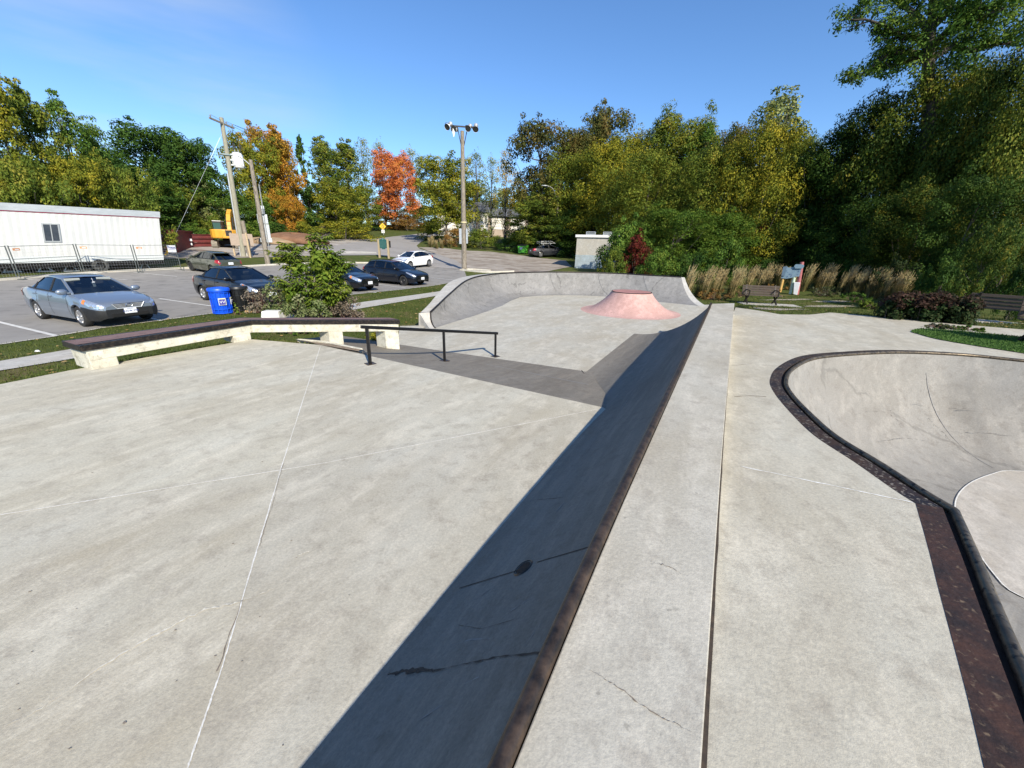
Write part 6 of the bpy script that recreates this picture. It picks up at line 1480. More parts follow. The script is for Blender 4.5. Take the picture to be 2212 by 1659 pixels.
FOL={
 'darkgreen':foliage('leaves dark green',[(0.018,0.043,0.010),(0.036,0.080,0.015),(0.063,0.123,0.020),(0.121,0.174,0.027)]),
 'green':foliage('leaves green',[(0.033,0.072,0.012),(0.063,0.128,0.020),(0.113,0.189,0.027),(0.196,0.239,0.037)]),
 'olive':foliage('leaves olive',[(0.049,0.086,0.016),(0.098,0.143,0.021),(0.167,0.200,0.026),(0.279,0.242,0.039)]),
 'yellowgreen':foliage('leaves yellow green',[(0.061,0.099,0.015),(0.137,0.165,0.020),(0.250,0.244,0.025),(0.400,0.324,0.031)]),
 'yellow':foliage('leaves yellow',[(0.136,0.131,0.015),(0.302,0.225,0.020),(0.483,0.326,0.025),(0.603,0.377,0.037)]),
 'orange':foliage('leaves orange',[(0.121,0.133,0.020),(0.338,0.200,0.028),(0.482,0.240,0.028),(0.506,0.174,0.034)]),
 'red':foliage('leaves red orange',[(0.314,0.104,0.027),(0.555,0.152,0.043),(0.600,0.193,0.062),(0.543,0.261,0.037)]),
 'brownolive':foliage('leaves brown olive',[(0.038,0.055,0.015),(0.076,0.088,0.022),(0.128,0.111,0.031),(0.179,0.123,0.037)]),
 'pale':foliage('leaves pale green',[(0.106,0.145,0.055),(0.196,0.239,0.086),(0.302,0.326,0.111),(0.407,0.362,0.111)]),
 'deepred':foliage('leaves deep red',[(.03,.028,.010),(.085,.018,.012),(.15,.022,.018),(.09,.075,.016)]),
 'rust':foliage('leaves rust',[(0.106,0.072,0.025),(0.211,0.123,0.037),(0.302,0.160,0.049),(0.181,0.174,0.037)]),
 'mixdark':foliage('leaves dark with gold',[(0.021,0.049,0.010),(0.045,0.087,0.015),(0.090,0.131,0.020),(0.287,0.232,0.031)]),
 'burgundy':foliage('leaves burgundy',[(.018,.028,.012),(.035,.034,.018),(.07,.036,.026),(.10,.06,.042)]),
 'hedge':foliage('leaves hedge',[(.012,.028,.010),(.025,.05,.014),(.05,.06,.022),(.07,.10,.025)]),
 'varieg':foliage('leaves variegated',[(.05,.085,.022),(.10,.14,.045),(.19,.22,.09),(.28,.29,.15)],.2),
 'dry':foliage('leaves dry',[(.10,.075,.05),(.18,.14,.10),(.26,.22,.17),(.20,.22,.13)],.2),
 'sapling':foliage('leaves sapling',[(0.074,0.132,0.018),(0.134,0.216,0.028),(0.226,0.288,0.040),(0.330,0.336,0.050)],.35),
 'straw':foliage('leaves straw',[(0.240,0.174,0.072),(0.396,0.300,0.144),(0.540,0.432,0.228),(0.144,0.168,0.048)],.3),
 'aster':foliage('leaves aster',[(.03,.05,.015),(.06,.08,.025),(.10,.11,.045),(.36,.36,.32)],.2),
}
for k_ in ('darkgreen','mixdark','olive','green','yellowgreen','yellow','brownolive'):
    c_=[tuple(e.color)[:3] for e in [n for n in FOL[k_].node_tree.nodes if n.type=='VALTORGB'][0].color_ramp.elements]
    f_=.78 if k_ in('darkgreen','mixdark') else .92
    FOL['wood '+k_]=foliage('wood '+k_,[(c[0]*f_*1.04,c[1]*f_*.99,c[2]*f_*.85) for c in c_],.12)
PROTO={}
def proto(key,*a,**k):
    V,mb=build_tree(*a,**k); cm=mesh_quads('crown_'+key,V,FOL['green']); tm=mb.mesh('trunk_'+key,M_barkpale if k.get('kind')=='x' else M_bark,60); PROTO[key]=(cm,tm,a[2],a[3])
#          seed kind    H    W   base ncl  nl   leaf  rc
proto('ra',1,'round',16.,12.,2.4,120,24000,.33,1.30,jag=.35)
proto('rb',2,'round',16.,11.,1.4,125,24000,.31,1.20,jag=.4)
proto('rc',3,'round',11.,11.,.5,120,19000,.28,1.05,jag=.5,fillers=.4)
proto('rd',14,'round',16.,11.,5.,75,13000,.31,1.2,jag=.3,limbs=34,fillers=.2)
proto('ta',4,'tall',18.,7.5,1.8,110,16000,.30,1.0,jag=.4)
proto('tb',5,'tall',18.,7.,2.6,100,12000,.30,.95,jag=.5,limbs=24)
proto('sa',6,'tall',16.,6.5,2.8,70,3200,.24,.95,jag=.3,limbs=45,lr=.12,shell=.2)
proto('sb',7,'tall',16.,7.,2.4,75,4200,.24,1.0,jag=.3,limbs=45,lr=.12,shell=.2)
proto('co',8,'cone',16.,7.,.8,120,12000,.30,1.1,droop=.3,jag=.4)
proto('sh',9,'shrub',3.4,5.,.1,48,7500,.17,.62,jag=.5,limbs=12,lr=.25)
proto('si',10,'shrub',3.6,4.2,.1,44,6500,.18,.60,jag=.6,limbs=12,lr=.25)
# the big near wood on the right wants finer, denser leaves
proto('na',11,'round',16.,12.,.4,150,42000,.225,1.45,jag=.35,fillers=.3,shell=.6)
proto('nb',12,'round',16.,11.5,.6,140,40000,.225,1.5,jag=.35,fillers=.3,shell=.6)
proto('nc',13,'tall',18.,10.,.5,150,42000,.225,1.45,jag=.35,fillers=.3,shell=.6)
NAMES={'r':'broadleaf_tree','t':'slender_tree','s':'sparse_tree','c':'broadleaf_tree','n':'forest_tree'}
def plant(key,px,pytop,r,pw,fol,label,cat='tree',group=None,pymid=None,name=None,zoff=0.,bark=None):
    if key[0] in 'nrt': pw*=1.28 if key[0]=='n' else 1.18
    cm,tm,H,W=PROTO[key]
    hz=535+(px-1106)*.026
    mid=dep(px,(pytop+hz)/2 if pymid is None else pymid,r); top=dep(px,pytop,r)
    z0=T1(mid.x,mid.y)+zoff; hgt=max(1.0,top.z-z0)
    e=dep(px+pw/2,(pytop+hz)/2,r); wid=2*math.hypot(e.x-mid.x,e.y-mid.y)
    nm=name or ('shrub' if key[:2] in('sh','si') else NAMES[key[0]])
    o=thing(nm,label,cat,(mid.x,mid.y,z0),random.uniform(0,6.28),group)
    s=(wid/W,wid/W,hgt/H)
    for n_,m_ in (('crown',cm),('trunk',tm)):
        c=bpy.data.objects.new(n_,m_); C.objects.link(c); c.parent=o; c.scale=s
        c.material_slots[0].link='OBJECT'; c.material_slots[0].material=FOL['wood '+fol if key[0]=='n' and 'wood '+fol in FOL else fol] if n_=='crown' else (bark or M_bark)
    return o
GL='trees behind the construction yard'; GM='trees up the road'; GR='trees of the wood on the right'
TREES=[
 # key px  top  r  width foliage label group
 ('ta',14,150,44,150,'yellowgreen','tall yellowing tree at the left edge, the tallest behind the trailer',GL),
 ('ta',92,190,47,110,'olive','dark olive poplar just right of the tall yellowing tree at the left edge',GL),
 ('tb',160,208,48,95,'green','loose green poplar with ragged top above the middle of the trailer',GL),
 ('tb',222,262,49,90,'green','green poplar with a pointed top above the right half of the trailer',GL),
 ('rc',60,330,41,170,'olive','low bushy olive tree against the trailer roof at far left',GL),
 ('rb',170,325,43,130,'yellowgreen','low yellow green tree behind the trailer window',GL),
 ('rc',262,345,44,130,'olive','low olive tree behind the right end of the trailer',GL),
 ('ra',345,277,68,190,'darkgreen','dark green dome shaped tree left of the utility pole',GL),
 ('ra',425,302,66,130,'darkgreen','dark green tree directly left of the utility pole top',GL),
 ('rc',300,372,60,150,'green','green bushy tree between the trailer and the dark dome tree',GL),
 ('rb',375,395,64,110,'olive','olive tree behind the red container',GL),
 ('tb',438,372,66,75,'pale','pale silvery young tree left of the utility pole',GL),
 ('rc',480,400,66,110,'green','green tree behind the excavator and utility pole',GL),
 ('rb',552,290,68,100,'yellowgreen','yellow green maple left of the orange maple',GL),
 ('rb',588,274,73,100,'orange','large orange maple behind the street lamp',GL),
 ('ta',612,278,70,70,'orange','narrow orange maple right of the large orange maple',GL),
 ('rc',618,415,67,70,'orange','low orange branch tree below the orange maples',GL),
 ('co',660,288,74,75,'darkgreen','dark green pointed tree right of the orange maples',GL),
 ('rc',560,420,66,90,'green','shaded green tree at the foot of the orange maple',GL),
 ('ta',708,300,78,75,'olive','olive tree right of the dark pointed tree',GM),
 ('ta',752,305,80,80,'olive','thin crowned olive tree midway between the dark pointed and the red tree',GM),
 ('rc',722,395,76,105,'yellowgreen','broad yellow green tree low left of the red tree',GM),
 ('rb',772,400,90,80,'olive','olive tree directly left of the red tree',GM),
 ('sb',790,292,102,62,'yellowgreen','pale yellow top rising left above the red tree',GM),
 ('sa',828,296,106,52,'pale','bare pale top rising just above the red tree',GM),
 ('ra',852,326,97,88,'red','bright red orange maple, the only red tree',GM),
 ('rc',848,455,99,80,'orange','low orange bush tree under the red maple',GM),
 ('sa',893,312,108,55,'pale','sparse pale tree right of the red maple',GM),
 ('rc',915,440,112,90,'yellowgreen','low yellow green tree where the road disappears',GM),
 ('ra',962,338,66,120,'yellowgreen','rounded yellow green tree left of the floodlight pole',GM),
 ('rb',1010,400,97,90,'olive','olive tree right behind the floodlight pole',GM),
 ('sa',1030,318,80,60,'yellowgreen','thin yellowing tree right of the floodlight pole',GM),
 ('sa',1062,330,78,50,'pale','nearly bare pale tree above the house',GM),
 ('sb',1092,316,72,52,'yellow','sparse yellow tree above the garage',GM),
 ('rc',1115,405,97,110,'yellowgreen','yellow green tree in front of the garage end',GM),
 ('rd',1165,264,60,135,'brownolive','tall dark tree with open trunk left of the brown topped tree',GR),
 ('ra',1290,236,68,125,'brownolive','brown topped round tree high behind the shed',GR),
 ('rb',1170,430,56,120,'olive','olive tree behind the dumpster and dark car',GR),
 ('na',1245,330,57,130,'olive','olive tree behind the slim street lamp',GR),
 ('na',1320,300,52,140,'yellowgreen','yellow olive tree over the shed roof',GR),
 ('nb',1250,455,54,110,'darkgreen','dark green tree left of the shed',GR),
 ('nc',1432,234,60,120,'olive','loose olive tree with ragged top, middle of the right wood',GR),
 ('nb',1395,330,46,150,'olive','olive tree right above the shed bushes',GR),
 ('tb',1505,272,58,90,'green','thin green tree with feathery top in the right wood',GR),
 ('tb',1660,196,60,140,'pale','pale feathery poplar rising over the right wood',GR),
 ('nb',1510,325,44,140,'olive','olive tree in the middle of the right wood',GR),
 ('na',1650,266,42,150,'yellowgreen','golden tree below the pale feathery poplar',GR),
 ('nb',1585,300,44,110,'yellowgreen','yellow olive tree left of the golden tree',GR),
 ('nb',1460,450,38,150,'green','low green tree behind the tall grasses, left',GR),
 ('na',1560,460,40,150,'green','low green tree behind the tall grasses, middle',GR),
 ('nb',1655,430,43,140,'mixdark','low dark tree with gold sprays behind the blue sign',GR),
 ('nc',1725,330,45,120,'darkgreen','dark green tree in the notch right of the golden tree',GR),
 ('nc',1790,258,44,150,'darkgreen','dark green tree climbing right of the notch',GR),
 ('na',1880,200,43,190,'mixdark','dark tree with gold leaves left of the giant tree',GR),
 ('nb',1990,150,42,200,'olive','olive tree under the giant tree',GR),
 ('na',2100,118,40,200,'mixdark','dark gold flecked tree right of the giant tree',GR),
 ('nb',2225,95,39,230,'olive','olive tree at the right edge below the sky',GR),
 ('na',1770,450,43,150,'darkgreen','low dark tree right of the blue sign',GR),
 ('nb',1880,420,39,170,'darkgreen','low dark tree behind the hedge, left',GR),
 ('na',1990,400,37,180,'mixdark','low dark tree behind the hedge, middle',GR),
 ('nb',2100,380,34,190,'darkgreen','low dark tree behind the hedge, right',GR),
 ('na',2215,400,34,170,'mixdark','low gold flecked tree behind the right bench',GR),
 ('rb',-70,190,46,140,'olive','olive tree just outside the left edge beyond the trailer',GL),
 ('ra',-190,170,47,160,'darkgreen','dark green tree outside the left edge beyond the trailer',GL),
 ('rc',-120,330,43,170,'yellowgreen','low yellow green tree outside the left edge beyond the trailer',GL),
 ('rb',-330,180,50,190,'yellowgreen','yellow green tree far outside the left edge',GL),
 ('nb',1232,285,63,130,'brownolive','brown olive tree between the two tall dark topped trees',GR),
 ('na',1362,282,64,140,'yellowgreen','yellow olive tree right of the brown topped round tree',GR),
 ('nb',1478,262,64,130,'olive','olive tree right of the loose ragged topped tree',GR),
 ('na',1572,268,58,130,'brownolive','brown olive tree left of the pale feathery poplar',GR),
 ('nb',1718,292,52,120,'olive','olive tree right of the pale feathery poplar',GR),
 ('na',2060,150,45,200,'darkgreen','dark tree filling the wood directly right of the giant trunk',GR),
]
for k,px,py,r,w_,f,l,grp in TREES: plant(k,px,py,r,w_,f,l,'tree',grp)
# a second rank deeper in the wood closes the gaps between the trunks
for k,(px,py,r,w_,f) in enumerate(((30,330,58,200,'darkgreen'),(150,340,58,200,'darkgreen'),(260,350,60,190,'darkgreen'),(1210,420,66,150,'darkgreen'),(1380,330,66,190,'darkgreen'),(1520,350,62,190,'darkgreen'),(1650,350,58,200,'darkgreen'),(1780,340,52,200,'darkgreen'),(1900,300,48,220,'darkgreen'),(2020,280,45,240,'darkgreen'),(2150,270,42,260,'darkgreen'))):
    plant('rb' if px<1200 else 'nb',px,py,r,w_,f,'deep green tree of the second rank inside the wood','tree','second rank trees')
SH=[
 ('sh',745,476,68,120,'yellowgreen','broad yellowing shrub beside the yellow road sign'),('si',700,490,70,60,'dry','thin twiggy grey shrub left of the yellowing shrub'),('sh',880,470,96,70,'rust','rust coloured shrub under the red maple'),('sh',812,484,93,50,'green','small green shrub left of the yellow road sign'),
 ('sh',935,478,72,70,'yellowgreen','yellow shrub hanging over the road bend'),('si',985,495,62,60,'rust','brownish shrub left of the floodlight pole'),('sh',1040,492,60,80,'olive','olive shrub right of the floodlight pole'),('sh',1105,512,58,70,'darkgreen','dark shrub left of the dumpster'),
 ('sh',1160,505,57,90,'green','green shrub behind the dark grey car'),('sh',1225,510,54,80,'darkgreen','dark shrub behind the shed left side'),
 ('sh',1345,478,36.5,110,'green','big green shrub covering the right half of the shed'),('si',1375,512,35,75,'deepred','deep red shrub right of the shed'),('si',1330,535,33.5,60,'olive','low olive shrub in front of the shed corner'),('sh',1420,540,32,90,'green','low green shrub right of the deep red shrub'),
 ('sh',1500,545,33,90,'darkgreen','dark shrub left behind the tall grasses'),('si',1580,520,34,80,'green','bright green shrub behind the bench'),('sh',1665,555,40,90,'darkgreen','dark shrub behind the blue sign'),('rc',1640,475,42,42,'deepred','reddish gold spray in the dark wood above the blue sign'),
 ('sh',1765,560,41,110,'darkgreen','dark shrub right of the blue sign'),('sh',1850,560,37,110,'darkgreen','dark shrub behind the end of the grasses'),('sh',1960,560,33,120,'hedge','dark shrub behind the hedge middle'),('sh',2060,555,30,120,'darkgreen','dark shrub behind the hedge right end'),('rc',2150,470,27,120,'mixdark','yellow leaved shrub hanging over the right bench'),('sh',2230,560,27,110,'darkgreen','dark shrub right of the right bench'),
 ('si',470,470,60,70,'olive','olive shrub behind the excavator cab'),('sh',530,480,63,80,'green','green shrub behind the plywood board'),('sh',600,478,64,80,'darkgreen','dark shrub behind the sign pole'),('si',655,480,66,60,'yellowgreen','yellow green shrub behind the soil piles'),('sh',425,490,58,90,'green','green shrub behind the steel beams'),
 ('sh',1270,540,46,60,'darkgreen','dark shrub tucked behind the shed'),
]
for k,px,py,r,w_,f,l in SH: plant(k,px,py,r,w_,f,l,'shrub','shrubs along the wood edges')
# --- the giant tree rising above the wood on the right
def giant():
    r=42.; q=dep(2000,400,r); z0=T1(q.x,q.y); o=thing('giant_tree','giant dark tree with long bare limbs rising above the right wood','tree',(q.x,q.y,z0),0,GR)
    P=lambda px,py,dr=0.: dep(px,py,r+dr)-Vector((q.x,q.y,z0))
    mb=MB(); rng=np.random.default_rng(77); rnd=random.Random(5)
    trunk=catmull([Vector((0,0,-.5)),P(2004,300),P(2004,185),P(2006,130),P(2012,60),P(2020,-60),P(2030,-190)],5)
    mb.tube(trunk,[.50-.38*i/(len(trunk)-1) for i in range(len(trunk))],10)
    tips=[]
    limbs=[[P(2004,135),P(1985,118),P(1950,113,-.5),P(1915,120,-1),P(1885,145,-1.3),P(1845,170,-1.5)],[P(1990,120),P(1960,130,1),P(1930,142,1.5),P(1905,150,2)],
           [P(2006,110),P(1985,80),P(1950,80,-1),P(1925,62,-1.5),P(1880,45,-2),P(1840,35,-2)],[P(2008,70),P(1975,30),P(1930,0,1),P(1880,-20,1)],[P(2012,60),P(2050,20),P(2070,-40),P(2085,-120)],
           [P(2008,130),P(2060,100,2),P(2100,110,3),P(2160,95,4),P(2215,90,4)],[P(2010,100),P(2060,60,-1),P(2110,40,-2),P(2170,20,-2)],[P(2020,0),P(1970,-50),P(1900,-90,-1)],[P(2020,-60),P(2110,-90),P(2190,-100)]]
    cl=[]
    for L in limbs:
        c=catmull(L,4); mb.tube(c,[max(.03,.22*(1-i/(len(c)-1))+.03) for i in range(len(c))],7)
        n=len(c)
        for i in range(n//3,n):
            for k in range(3):
                off=Vector((rnd.gauss(0,1),rnd.gauss(0,1),rnd.gauss(.35,.6)))*.62; e=c[i]+off; cl.append((*e,rnd.uniform(.40,.72)))
                if rnd.random()<.6: mb.tube([c[i],c[i].lerp(e,.5)+Vector((0,0,-.1)),e],[.05,.03,.012],4)
    for i in range(46):      # the leafy mass round the upper trunk
        px=rnd.gauss(2048,52); py=rnd.uniform(-220,150); e=P(px,py,rnd.uniform(-3.5,3.5)); cl.append((*e,rnd.uniform(.8,1.35)))
    for i in range(20): px=rnd.uniform(1910,2010); py=rnd.uniform(-150,5); e=P(px,py,rnd.uniform(-2,2)); cl.append((*e,rnd.uniform(.6,1.0)))
    for i in range(26): px=rnd.uniform(2120,2300); py=rnd.uniform(-150,90); e=P(px,py,rnd.uniform(-3,3)); cl.append((*e,rnd.uniform(.7,1.1)))
    V=leaves(rng,cl,36000,.20,.7,.45,.35,.42,.1)
    c=bpy.data.objects.new('crown',mesh_quads('crown_giant',V,FOL['green'])); C.objects.link(c); c.parent=o
    mb.build('trunk',pm('dark bark',(.05,.042,.035),(.09,.078,.065),6,rough=.95,bump=.5,stretch=(5,5,.8)),o,smooth=60)
giant()
# --- sapling and the thicket behind the grind ledge
def sapling():
    q=G3(672,690); o=thing('sapling','bright green leafy sapling growing out of the thicket beside the litter bins','sapling',q)
    r=math.hypot(q.x,q.y); mb=MB(); rnd=random.Random(3); VS=[]; rng=np.random.default_rng(5)
    P=lambda px,py,dr=0.: dep(px,py,r+dr)-q
    stems=[[(672,690),(676,620),(690,560),(693,512)],[(672,690),(660,620),(640,575),(612,555)],[(674,690),(700,630),(725,590),(742,572)],[(672,690),(650,630),(632,560),(628,532)],[(674,690),(688,640),(705,600),(716,552)],[(672,690),(660,650),(640,630),(622,610)],[(674,690),(700,660),(718,650),(735,632)]]
    def leaf(p,d,L,w):
        d=d.normalized(); s=d.cross(Vector((0,0,1))); s=s.normalized() if s.length>.01 else Vector((1,0,0)); n=s.cross(d)
        a=p; b=p+d*L*.45+s*w+n*.01; c=p+d*L-Vector((0,0,L*.25)); e=p+d*L*.45-s*w+n*.01; VS.extend([a,b,c,e])
    for si,S in enumerate(stems):
        pts=catmull([P(x,y,rnd.uniform(-.5,.5) if i else 0) for i,(x,y) in enumerate(S)],6); mb.tube(pts,[.022*(1-.75*i/(len(pts)-1)) for i in range(len(pts))],6)
        for i in range(5,len(pts)):
            for k in range(8 if i>9 else 5):
                a=rnd.uniform(0,2*PI); d=Vector((math.cos(a),math.sin(a),rnd.uniform(.0,.6))); L=rnd.uniform(.22,.42); st=pts[i]; en=st+d*L; en.z-=.03
                mb.tube([st,st.lerp(en,.5)+Vector((0,0,.03)),en],[.006,.005,.003],4)
                dn=(en-st).normalized()
                for j in range(3):
                    b=st.lerp(en,.45+.25*j); s=dn.cross(Vector((0,0,1))).normalized()
                    for sg in (1,-1): leaf(b,dn*.5+s*sg+Vector((0,0,-.25)),rnd.uniform(.12,.19),rnd.uniform(.026,.042))
                leaf(en,dn+Vector((0,0,-.4)),rnd.uniform(.12,.17),.034)
    cl=[]
    for i in range(46):
        px=rnd.gauss(680,34); py=rnd.uniform(525,672); lim=18+46*math.sin(PI*min(1,(py-505)/215))
        px=680+max(-lim,min(lim,px-680)); e=P(px,py,rnd.uniform(-.55,.55)); cl.append((*e,rnd.uniform(.16,.26)))
    VL=leaves(rng,cl,2600,.17,.9,.3,.7,.42,.2)
    V=np.concatenate([np.array([tuple(v) for v in VS]),VL]); c=bpy.data.objects.new('foliage',mesh_quads('foliage',V,FOL['sapling'])); C.objects.link(c); c.parent=o
    mb.build('stem',pm('sapling bark',(.16,.14,.11),(.26,.23,.18),12,rough=.9),o,smooth=60)
sapling()
def thicket(name,label,px,py,pw,pytop,fol,nl,leaf,seed,asp=.5,ncl=40,twig=True,cat='shrub'):
    q=G3(px,py); r=math.hypot(q.x,q.y); e=G3(px+pw/2,py); W=2*(e-q).length; H=zat(px,pytop,q)-q.z; rnd=random.Random(seed); rng=np.random.default_rng(seed)
    o=thing(name,label,cat,q,0,None); cl=[]; mb=MB()
    for i in range(ncl):
        a=rnd.uniform(0,2*PI); f=rnd.random()**.6; h=H*rnd.uniform(.12,.95)*(1-.45*f*f); c=Vector((math.cos(a)*W/2*f,math.sin(a)*W/2*f*.8,h)); cl.append((*c,rnd.uniform(.10,.2)*min(1.4,H)))
        b=Vector((c.x*.25+rnd.uniform(-.1,.1),c.y*.25,0)); mb.tube([b,b.lerp(c,.5)+Vector((rnd.uniform(-.05,.05),0,.06)),c],[.010,.007,.004],4)
    V=leaves(rng,cl,nl,leaf,.85,.35,.1,asp,.1); c=bpy.data.objects.new('foliage',mesh_quads('foliage',V,FOL[fol])); C.objects.link(c); c.parent=o
    mb.build('stem',pm('reddish twig',(.10,.045,.035),(.16,.10,.075),14,rough=.8),o,smooth=60); return o
thicket('dogwood_shrub','variegated pale leaved shrub left of the sapling stem, beside the black bin',617,678,80,590,'varieg',1500,.10,21)
thicket('dogwood_shrub','low variegated shrub in front of the sapling stem',668,696,90,628,'varieg',1500,.10,22)
thicket('dogwood_shrub','variegated shrub behind and right of the sapling stem',715,684,70,600,'varieg',1100,.10,26)
thicket('dry_shrub','dry grey brown shrub right of the sapling',752,688,70,622,'dry',1700,.07,23)
thicket('dry_shrub','dry brown twiggy shrub hiding the black bin edge',563,676,62,608,'dry',800,.075,24)
thicket('weed_plant','small green weed growing between the two litter bins',513,680,14,652,'sapling',60,.07,31,ncl=8,cat='plant')
thicket('vine_plant','low green and red vine under the right end of the grind ledge',815,741,42,703,'yellowgreen',420,.085,32,ncl=20,cat='plant')
thicket('groundcover_plant','trailing green ground cover under the middle of the grind ledge',640,722,90,704,'green',900,.09,33,ncl=30,cat='plant')
# --- hedge
def hedge():
    a=G3(1893,690); b=G3(2098,706); L=(b-a).length; u=(b-a).normalized(); q=(a+b)/2; o=thing('hedge','clipped burgundy topped hedge along the deck edge left of the right bench','hedge',q)
    nb=Vector((q.x,q.y,0)).normalized(); Hh=zat(2000,640,q)-q.z; rng=np.random.default_rng(9); rnd=random.Random(9)
    def mk(nm,n,zl,zh,fol,size,seed):
        cl=[]
        for i in range(95):
            t=rnd.uniform(-.5,.5); d=rnd.uniform(-.1,1.15); z=rnd.uniform(zl,zh)*Hh*(1-.18*abs(2*t)**4+.06*math.sin(t*19)); c=u*L*t+nb*(d+.1); cl.append((c.x,c.y,T1(q.x+c.x,q.y+c.y)-q.z+z,.16))
        V=leaves(rng,cl,n,size,.9,.5,0,.6,.1); c=bpy.data.objects.new(nm,mesh_quads(nm,V,FOL[fol])); C.objects.link(c); c.parent=o
    mk('foliage',11000,.04,.78,'hedge',.075,1); mk('burgundy_tips',7500,.66,1.0,'burgundy',.07,2)
    mb=MB()
    for i in range(26): t=rnd.uniform(-.5,.5); c=u*L*t+nb*rnd.uniform(.1,.9); z=T1(q.x+c.x,q.y+c.y)-q.z; c.z=z-.05; mb.tube([c,c+Vector((rnd.uniform(-.1,.1),0,Hh*.6))],[.02,.008],5)
    build_each(mb,'stem',M_bark,o)
hedge()
# --- tall feather grasses in a drift before the wood
def grass_mesh(seed):
    rnd=random.Random(seed); VS=[]; VP=[]
    for i in range(110):
        a=rnd.uniform(0,2*PI); b=Vector((math.cos(a),math.sin(a),0))*rnd.uniform(0,.22); h=rnd.uniform(.5,1.0); le=Vector((rnd.gauss(.10,.22),rnd.gauss(0,.2),0)); w=Vector((math.cos(a+1.3),math.sin(a+1.3),0))*.012; p=[b+le*(t*t)*h+Vector((0,0,h*t)) for t in (0,.5,1)]
        VS+= [p[0]-w,p[0]+w,p[1]+w*.8,p[1]-w*.8,p[1]-w*.8,p[1]+w*.8,p[2]+w*.15,p[2]-w*.15]
    for i in range(46):
        a=rnd.uniform(0,2*PI); b=Vector((math.cos(a),math.sin(a),0))*rnd.uniform(0,.16); h=rnd.uniform(1.2,1.65); le=Vector((rnd.gauss(.26,.10),rnd.gauss(0,.10),0)); w=Vector((.012,.006,0)); Q=lambda t:b+le*(t*t)*h*.7+Vector((0,0,h*t-.06*t*t))
        VP+=[Q(0)-w*.4,Q(0)+w*.4,Q(.72)+w*.4,Q(.72)-w*.4]
        for k in range(7):
            t0=.70+.045*k; s=(1-abs(k-2.5)/5)*.035; c0,c1=Q(t0),Q(t0+.055); ww=Vector((s*math.cos(a+k),s*math.sin(a+k),0)); VP+=[c0-ww*.5,c0+ww*.5,c1+ww*.4,c1-ww*.4]
    return np.array([tuple(v) for v in VS]),np.array([tuple(v) for v in VP])
GM_=[]
for s in (1,2,3):
    a_,b_=grass_mesh(s); GM_.append((mesh_quads('grass_blades',a_,foliage('grass leaf %d'%s,[(.05,.06,.018),(.10,.10,.03),(.20,.16,.06),(.30,.23,.10)],.3)),mesh_quads('plumes',b_,FOL['straw'])))
rnd=random.Random(4); k=0
for px,py,n in ((1488,646,2),(1512,645,3),(1540,646,3),(1568,645,2),(1590,640,3),(1612,634,2),(1635,631,3),(1660,630,3),(1684,630,2),(1708,630,1),(1742,630,3),(1766,632,3),(1790,634,3),(1816,637,3),(1842,641,3),(1868,646,3),(1892,650,3),(1918,652,2),(1938,655,2)):
    for j in range(n):
        q=G3(px+rnd.uniform(-11,11),py-3*j-rnd.uniform(0,3)); gm=GM_[k%3]; k+=1; s=rnd.uniform(.85,1.15)
        if px<1600: s*=1.05
        o=thing('feather_grass','clump of tall straw coloured feather grass in the drift before the wood','ornamental grass',q,rnd.uniform(-.5,.5),'feather grass clumps'); o.scale=(s,s,s)
        for nm,m_ in (('blades',gm[0]),('plumes',gm[1])):
            c=bpy.data.objects.new(nm,m_); C.objects.link(c); c.parent=o
for i,(px,py,pw,top,fol,lb) in enumerate(((1470,640,50,606,'aster','low flowering aster patch at the right end of the quarter pipe'),(1545,648,60,618,'rust','brown seed headed perennials among the feather grasses, left'),(1600,640,50,615,'green','green perennials among the feather grasses behind the bench'),(1670,632,50,610,'rust','brown perennials left of the blue sign'),(1780,640,60,614,'aster','white flowered aster patch right of the blue sign'),(1850,652,60,628,'green','green perennials at the right end of the grasses'),(1880,668,40,648,'olive','low olive plant at the left end of the hedge'),(2030,712,60,701,'aster','white flowered weeds at the foot of the hedge'),(2090,716,60,705,'green','green weeds at the hedge foot near the bench'))):
    thicket('perennial_plant',lb,px,py,pw,top,fol,1300,.075,60+i,ncl=34,cat='plant')
# dry grass patch on the bank below the house
rnd=random.Random(8)
for i in range(16):
    q=G3(rnd.uniform(925,1010),rnd.uniform(528,538)); gm=GM_[i%3]; s=rnd.uniform(.7,.95); o=thing('feather_grass','clump of dry wild grass on the bank left of the floodlight pole','wild grass',q,rnd.uniform(0,6),'dry grass on the bank'); o.scale=(s*1.3,s*1.3,s)
    for nm,m_ in (('blades',gm[0]),('plumes',gm[1])):
        c=bpy.data.objects.new(nm,m_); C.objects.link(c); c.parent=o
# ================================================================ LIGHT, SKY, CAMERA
sc=bpy.context.scene
w=bpy.data.worlds.new("World"); sc.world=w; w.use_nodes=True; nt=w.node_tree; bg=nt.nodes['Background']
sky=nt.nodes.new('ShaderNodeTexSky'); sky.sky_type='NISHITA'; sky.sun_disc=False
EL=math.radians(34.2); AZ=math.radians(154)      # sun azimuth clockwise from +Y
sky.sun_elevation=EL; sky.sun_rotation=AZ; sky.altitude=100; sky.air_density=1.0; sky.dust_density=.25; sky.ozone_density=2.2
hs=nt.nodes.new('ShaderNodeHueSaturation'); hs.inputs['Saturation'].default_value=1.06
ti=nt.nodes.new('ShaderNodeMix'); ti.data_type='RGBA'; ti.blend_type='MULTIPLY'; ti.inputs[0].default_value=1; ti.inputs[7].default_value=(.95,1.13,1.36,1)
nt.links.new(sky.outputs[0],ti.inputs[6]); nt.links.new(ti.outputs[2],hs.inputs['Color'])
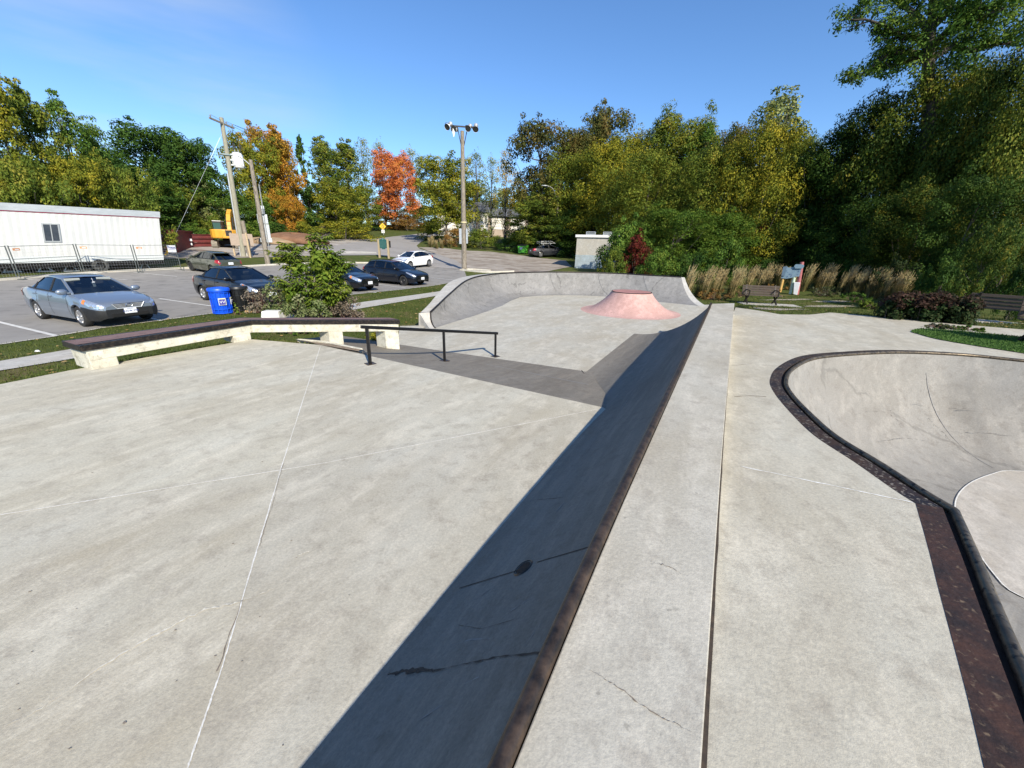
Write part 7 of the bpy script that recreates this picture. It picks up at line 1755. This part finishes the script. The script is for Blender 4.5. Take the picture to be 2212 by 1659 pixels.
# a thin veil of cirrus low on the left
tc=nt.nodes.new('ShaderNodeTexCoord'); mp=nt.nodes.new('ShaderNodeMapping'); mp.inputs['Scale'].default_value=(1.2,1.2,7); mp.inputs['Rotation'].default_value=(0,.12,0)
nz=nt.nodes.new('ShaderNodeTexNoise'); nz.inputs['Scale'].default_value=1.6; nz.inputs['Detail'].default_value=5
nt.links.new(tc.outputs['Generated'],mp.inputs['Vector']); nt.links.new(mp.outputs[0],nz.inputs['Vector'])
rp=nt.nodes.new('ShaderNodeValToRGB'); rp.color_ramp.elements[0].position=.45; rp.color_ramp.elements[1].position=.8
nt.links.new(nz.outputs['Fac'],rp.inputs['Fac'])
cdv=sight(300,240).normalized(); dt=nt.nodes.new('ShaderNodeVectorMath'); dt.operation='DOT_PRODUCT'; dt.inputs[1].default_value=tuple(cdv); nt.links.new(tc.outputs['Generated'],dt.inputs[0])
mr=nt.nodes.new('ShaderNodeMapRange'); mr.inputs['From Min'].default_value=.945; mr.inputs['From Max'].default_value=1.0; mr.inputs['To Max'].default_value=.6; nt.links.new(dt.outputs['Value'],mr.inputs['Value'])
ml=nt.nodes.new('ShaderNodeMath'); ml.operation='MULTIPLY'; nt.links.new(rp.outputs['Color'],ml.inputs[0]); nt.links.new(mr.outputs[0],ml.inputs[1])
mx=nt.nodes.new('ShaderNodeMix'); mx.data_type='RGBA'; mx.inputs[7].default_value=(5.2,5.6,6.2,1); nt.links.new(ml.outputs[0],mx.inputs[0]); nt.links.new(hs.outputs[0],mx.inputs[6])
nt.links.new(mx.outputs[2],bg.inputs['Color']); bg.inputs['Strength'].default_value=.11
sl=bpy.data.lights.new('sun','SUN'); sl.energy=5.0; sl.angle=math.radians(.53); sl.color=(1,.915,.765)
so=bpy.data.objects.new('sun',sl); C.objects.link(so)
d=Vector((-math.sin(AZ)*math.cos(EL),-math.cos(AZ)*math.cos(EL),-math.sin(EL))); so.rotation_euler=d.to_track_quat('-Z','Y').to_euler(); so.location=(12,-25,30)
cam=bpy.data.cameras.new('camera'); co=bpy.data.objects.new('camera',cam); C.objects.link(co); sc.camera=co
cam.sensor_fit='HORIZONTAL'; cam.sensor_width=36; cam.lens=36*F/2212; cam.clip_end=2000; cam.clip_start=.05
Mx=Matrix((RT,UP,-(_f))).transposed().to_4x4(); Mx.translation=(0,0,EYE); co.matrix_world=Mx
sc.view_settings.view_transform='Standard'; sc.view_settings.look='None'; sc.view_settings.gamma=1; sc.view_settings.use_curve_mapping=False
sc.view_settings.exposure=.40
sc.cycles.max_bounces=6; sc.cycles.transparent_max_bounces=12
